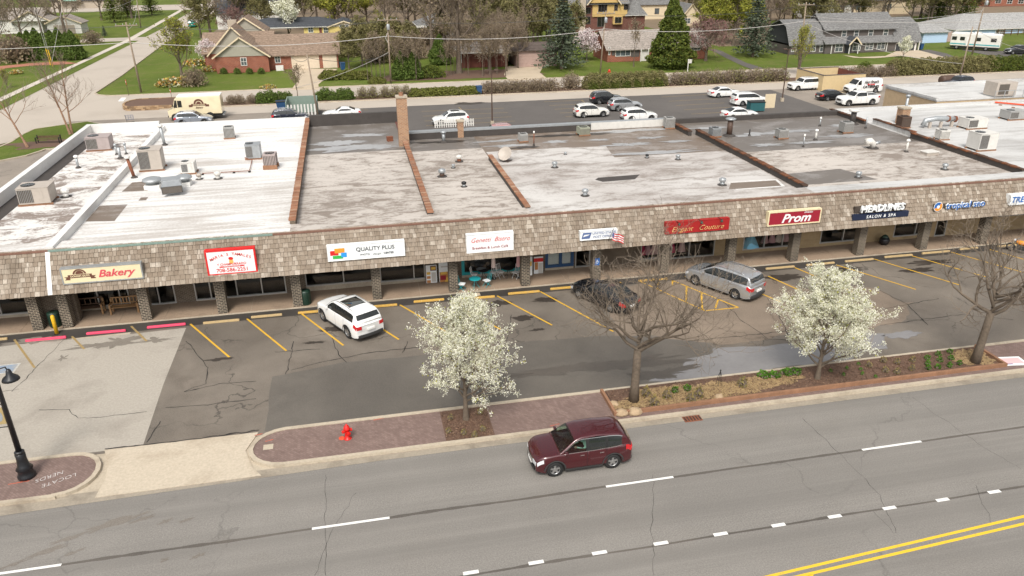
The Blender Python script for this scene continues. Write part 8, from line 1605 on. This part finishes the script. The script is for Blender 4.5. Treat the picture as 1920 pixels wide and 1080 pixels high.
# left lawns
shrub('dome', 25, 117, 'big tan bare bush at the edge of the red path', 2.6)
for i, px in enumerate((48, 62, 76, 90, 104, 118, 132, 142)): plant('yewdome', px, 111, label='dark clipped evergreen in the screen beside the red path', group='evergreen screen', H=5.2+(i % 3)*.4, name='evergreen_bush', cat='shrub')
plant('yel', 150, 103, label='small yellow green tree at the end of the evergreen screen', top=66); shrub('twiggy2', 175, 82, 'reddish shrub row on the corner lawn', 2.2); plant('spruce', 197, 68, label='small spruce on the lawn before the cross street', top=46, name='spruce_tree'); shrub('flow', 30, 138, 'small planted ring on the left lawn', .9, cat='plant', name='flower_bed'); plant('yel', 14, 165, label='pale young tree at the left lawn corner', top=130)
for px, py, tp, k, lb in [(215, 42, -40, 'fir', 'dark pine beside the far street lawn'), (240, 32, -40, 'fir', 'dark pine left of the far utility pole'), (285, 28, -40, 'fir', 'dark pine right of the far utility pole'), (45, 85, -30, 'bare', 'bare tree before the white house'), (125, 75, -60, 'bare2', 'large bare tree beside the small white garage'), (80, 70, -30, 'bare', 'bare tree behind the evergreen screen'), (5, 95, -10, 'bare', 'bare tree at the left edge of the lawns')]: plant(k, px, py, label=lb, top=tp)
# woods
keep = [(-60, -34, 100, 420), (-45, 2, 125, 172), (-10, 14, 176, 206), (12, 32, 178, 200), (16, 52, 125, 158), (45, 78, 120, 162), (44, 76, 188, 212), (74, 90, 198, 218), (80, 126, 125, 160), (116, 170, 130, 186), (168, 230, 180, 256), (-120, -60, 225, 246), (-130, -48, 125, 200), (-85, -60, 196, 240), (76, 100, 120, 150), (-34, -8, 172, 205), (-28, 16, 158, 192), (12, 30, 170, 200), (38, 80, 158, 214), (84, 100, 160, 175)]
wr = random.Random(77); ncnt = 0
for Yr, sp in ((164, 7.5), (174, 7.5), (186, 7.5), (199, 8), (213, 8.5), (229, 9), (248, 9.5), (270, 10), (296, 10.5), (325, 11)):
    x = -.62*Yr-10
    while x < 1.02*Yr+12:
        xx, yy = x+wr.uniform(-3, 3), Yr+wr.uniform(-5, 5); x += sp*wr.uniform(.8, 1.25)
        if any(a < xx < b and c < yy < d for a, b, c, d in keep): continue
        if xx < -48 and wr.random() < .55: continue
        k = wr.choices(['bare', 'bare2', 'olive', 'olive2', 'leaf', 'green', 'fir'], [7, 6, 3, 3, 1.0, .35, .3])[0]
        lb = {'bare': 'bare brown tree in the wood behind the houses', 'bare2': 'tall bare tree in the wood behind the houses', 'olive': 'olive budding tree in the wood behind the houses', 'olive2': 'smaller olive budding tree in the wood behind the houses', 'leaf': 'yellow green leafing tree in the wood behind the houses', 'green': 'green leafed small tree in the wood behind the houses', 'fir': 'dark evergreen in the wood behind the houses'}[k]
        plant(k, xy=(xx, yy), H=PR[k]['H']*wr.uniform(.75, 1.15), label=lb, group=lb.split(' in the')[0]+'s of the wood', sx=wr.uniform(.9, 1.15)); ncnt += 1
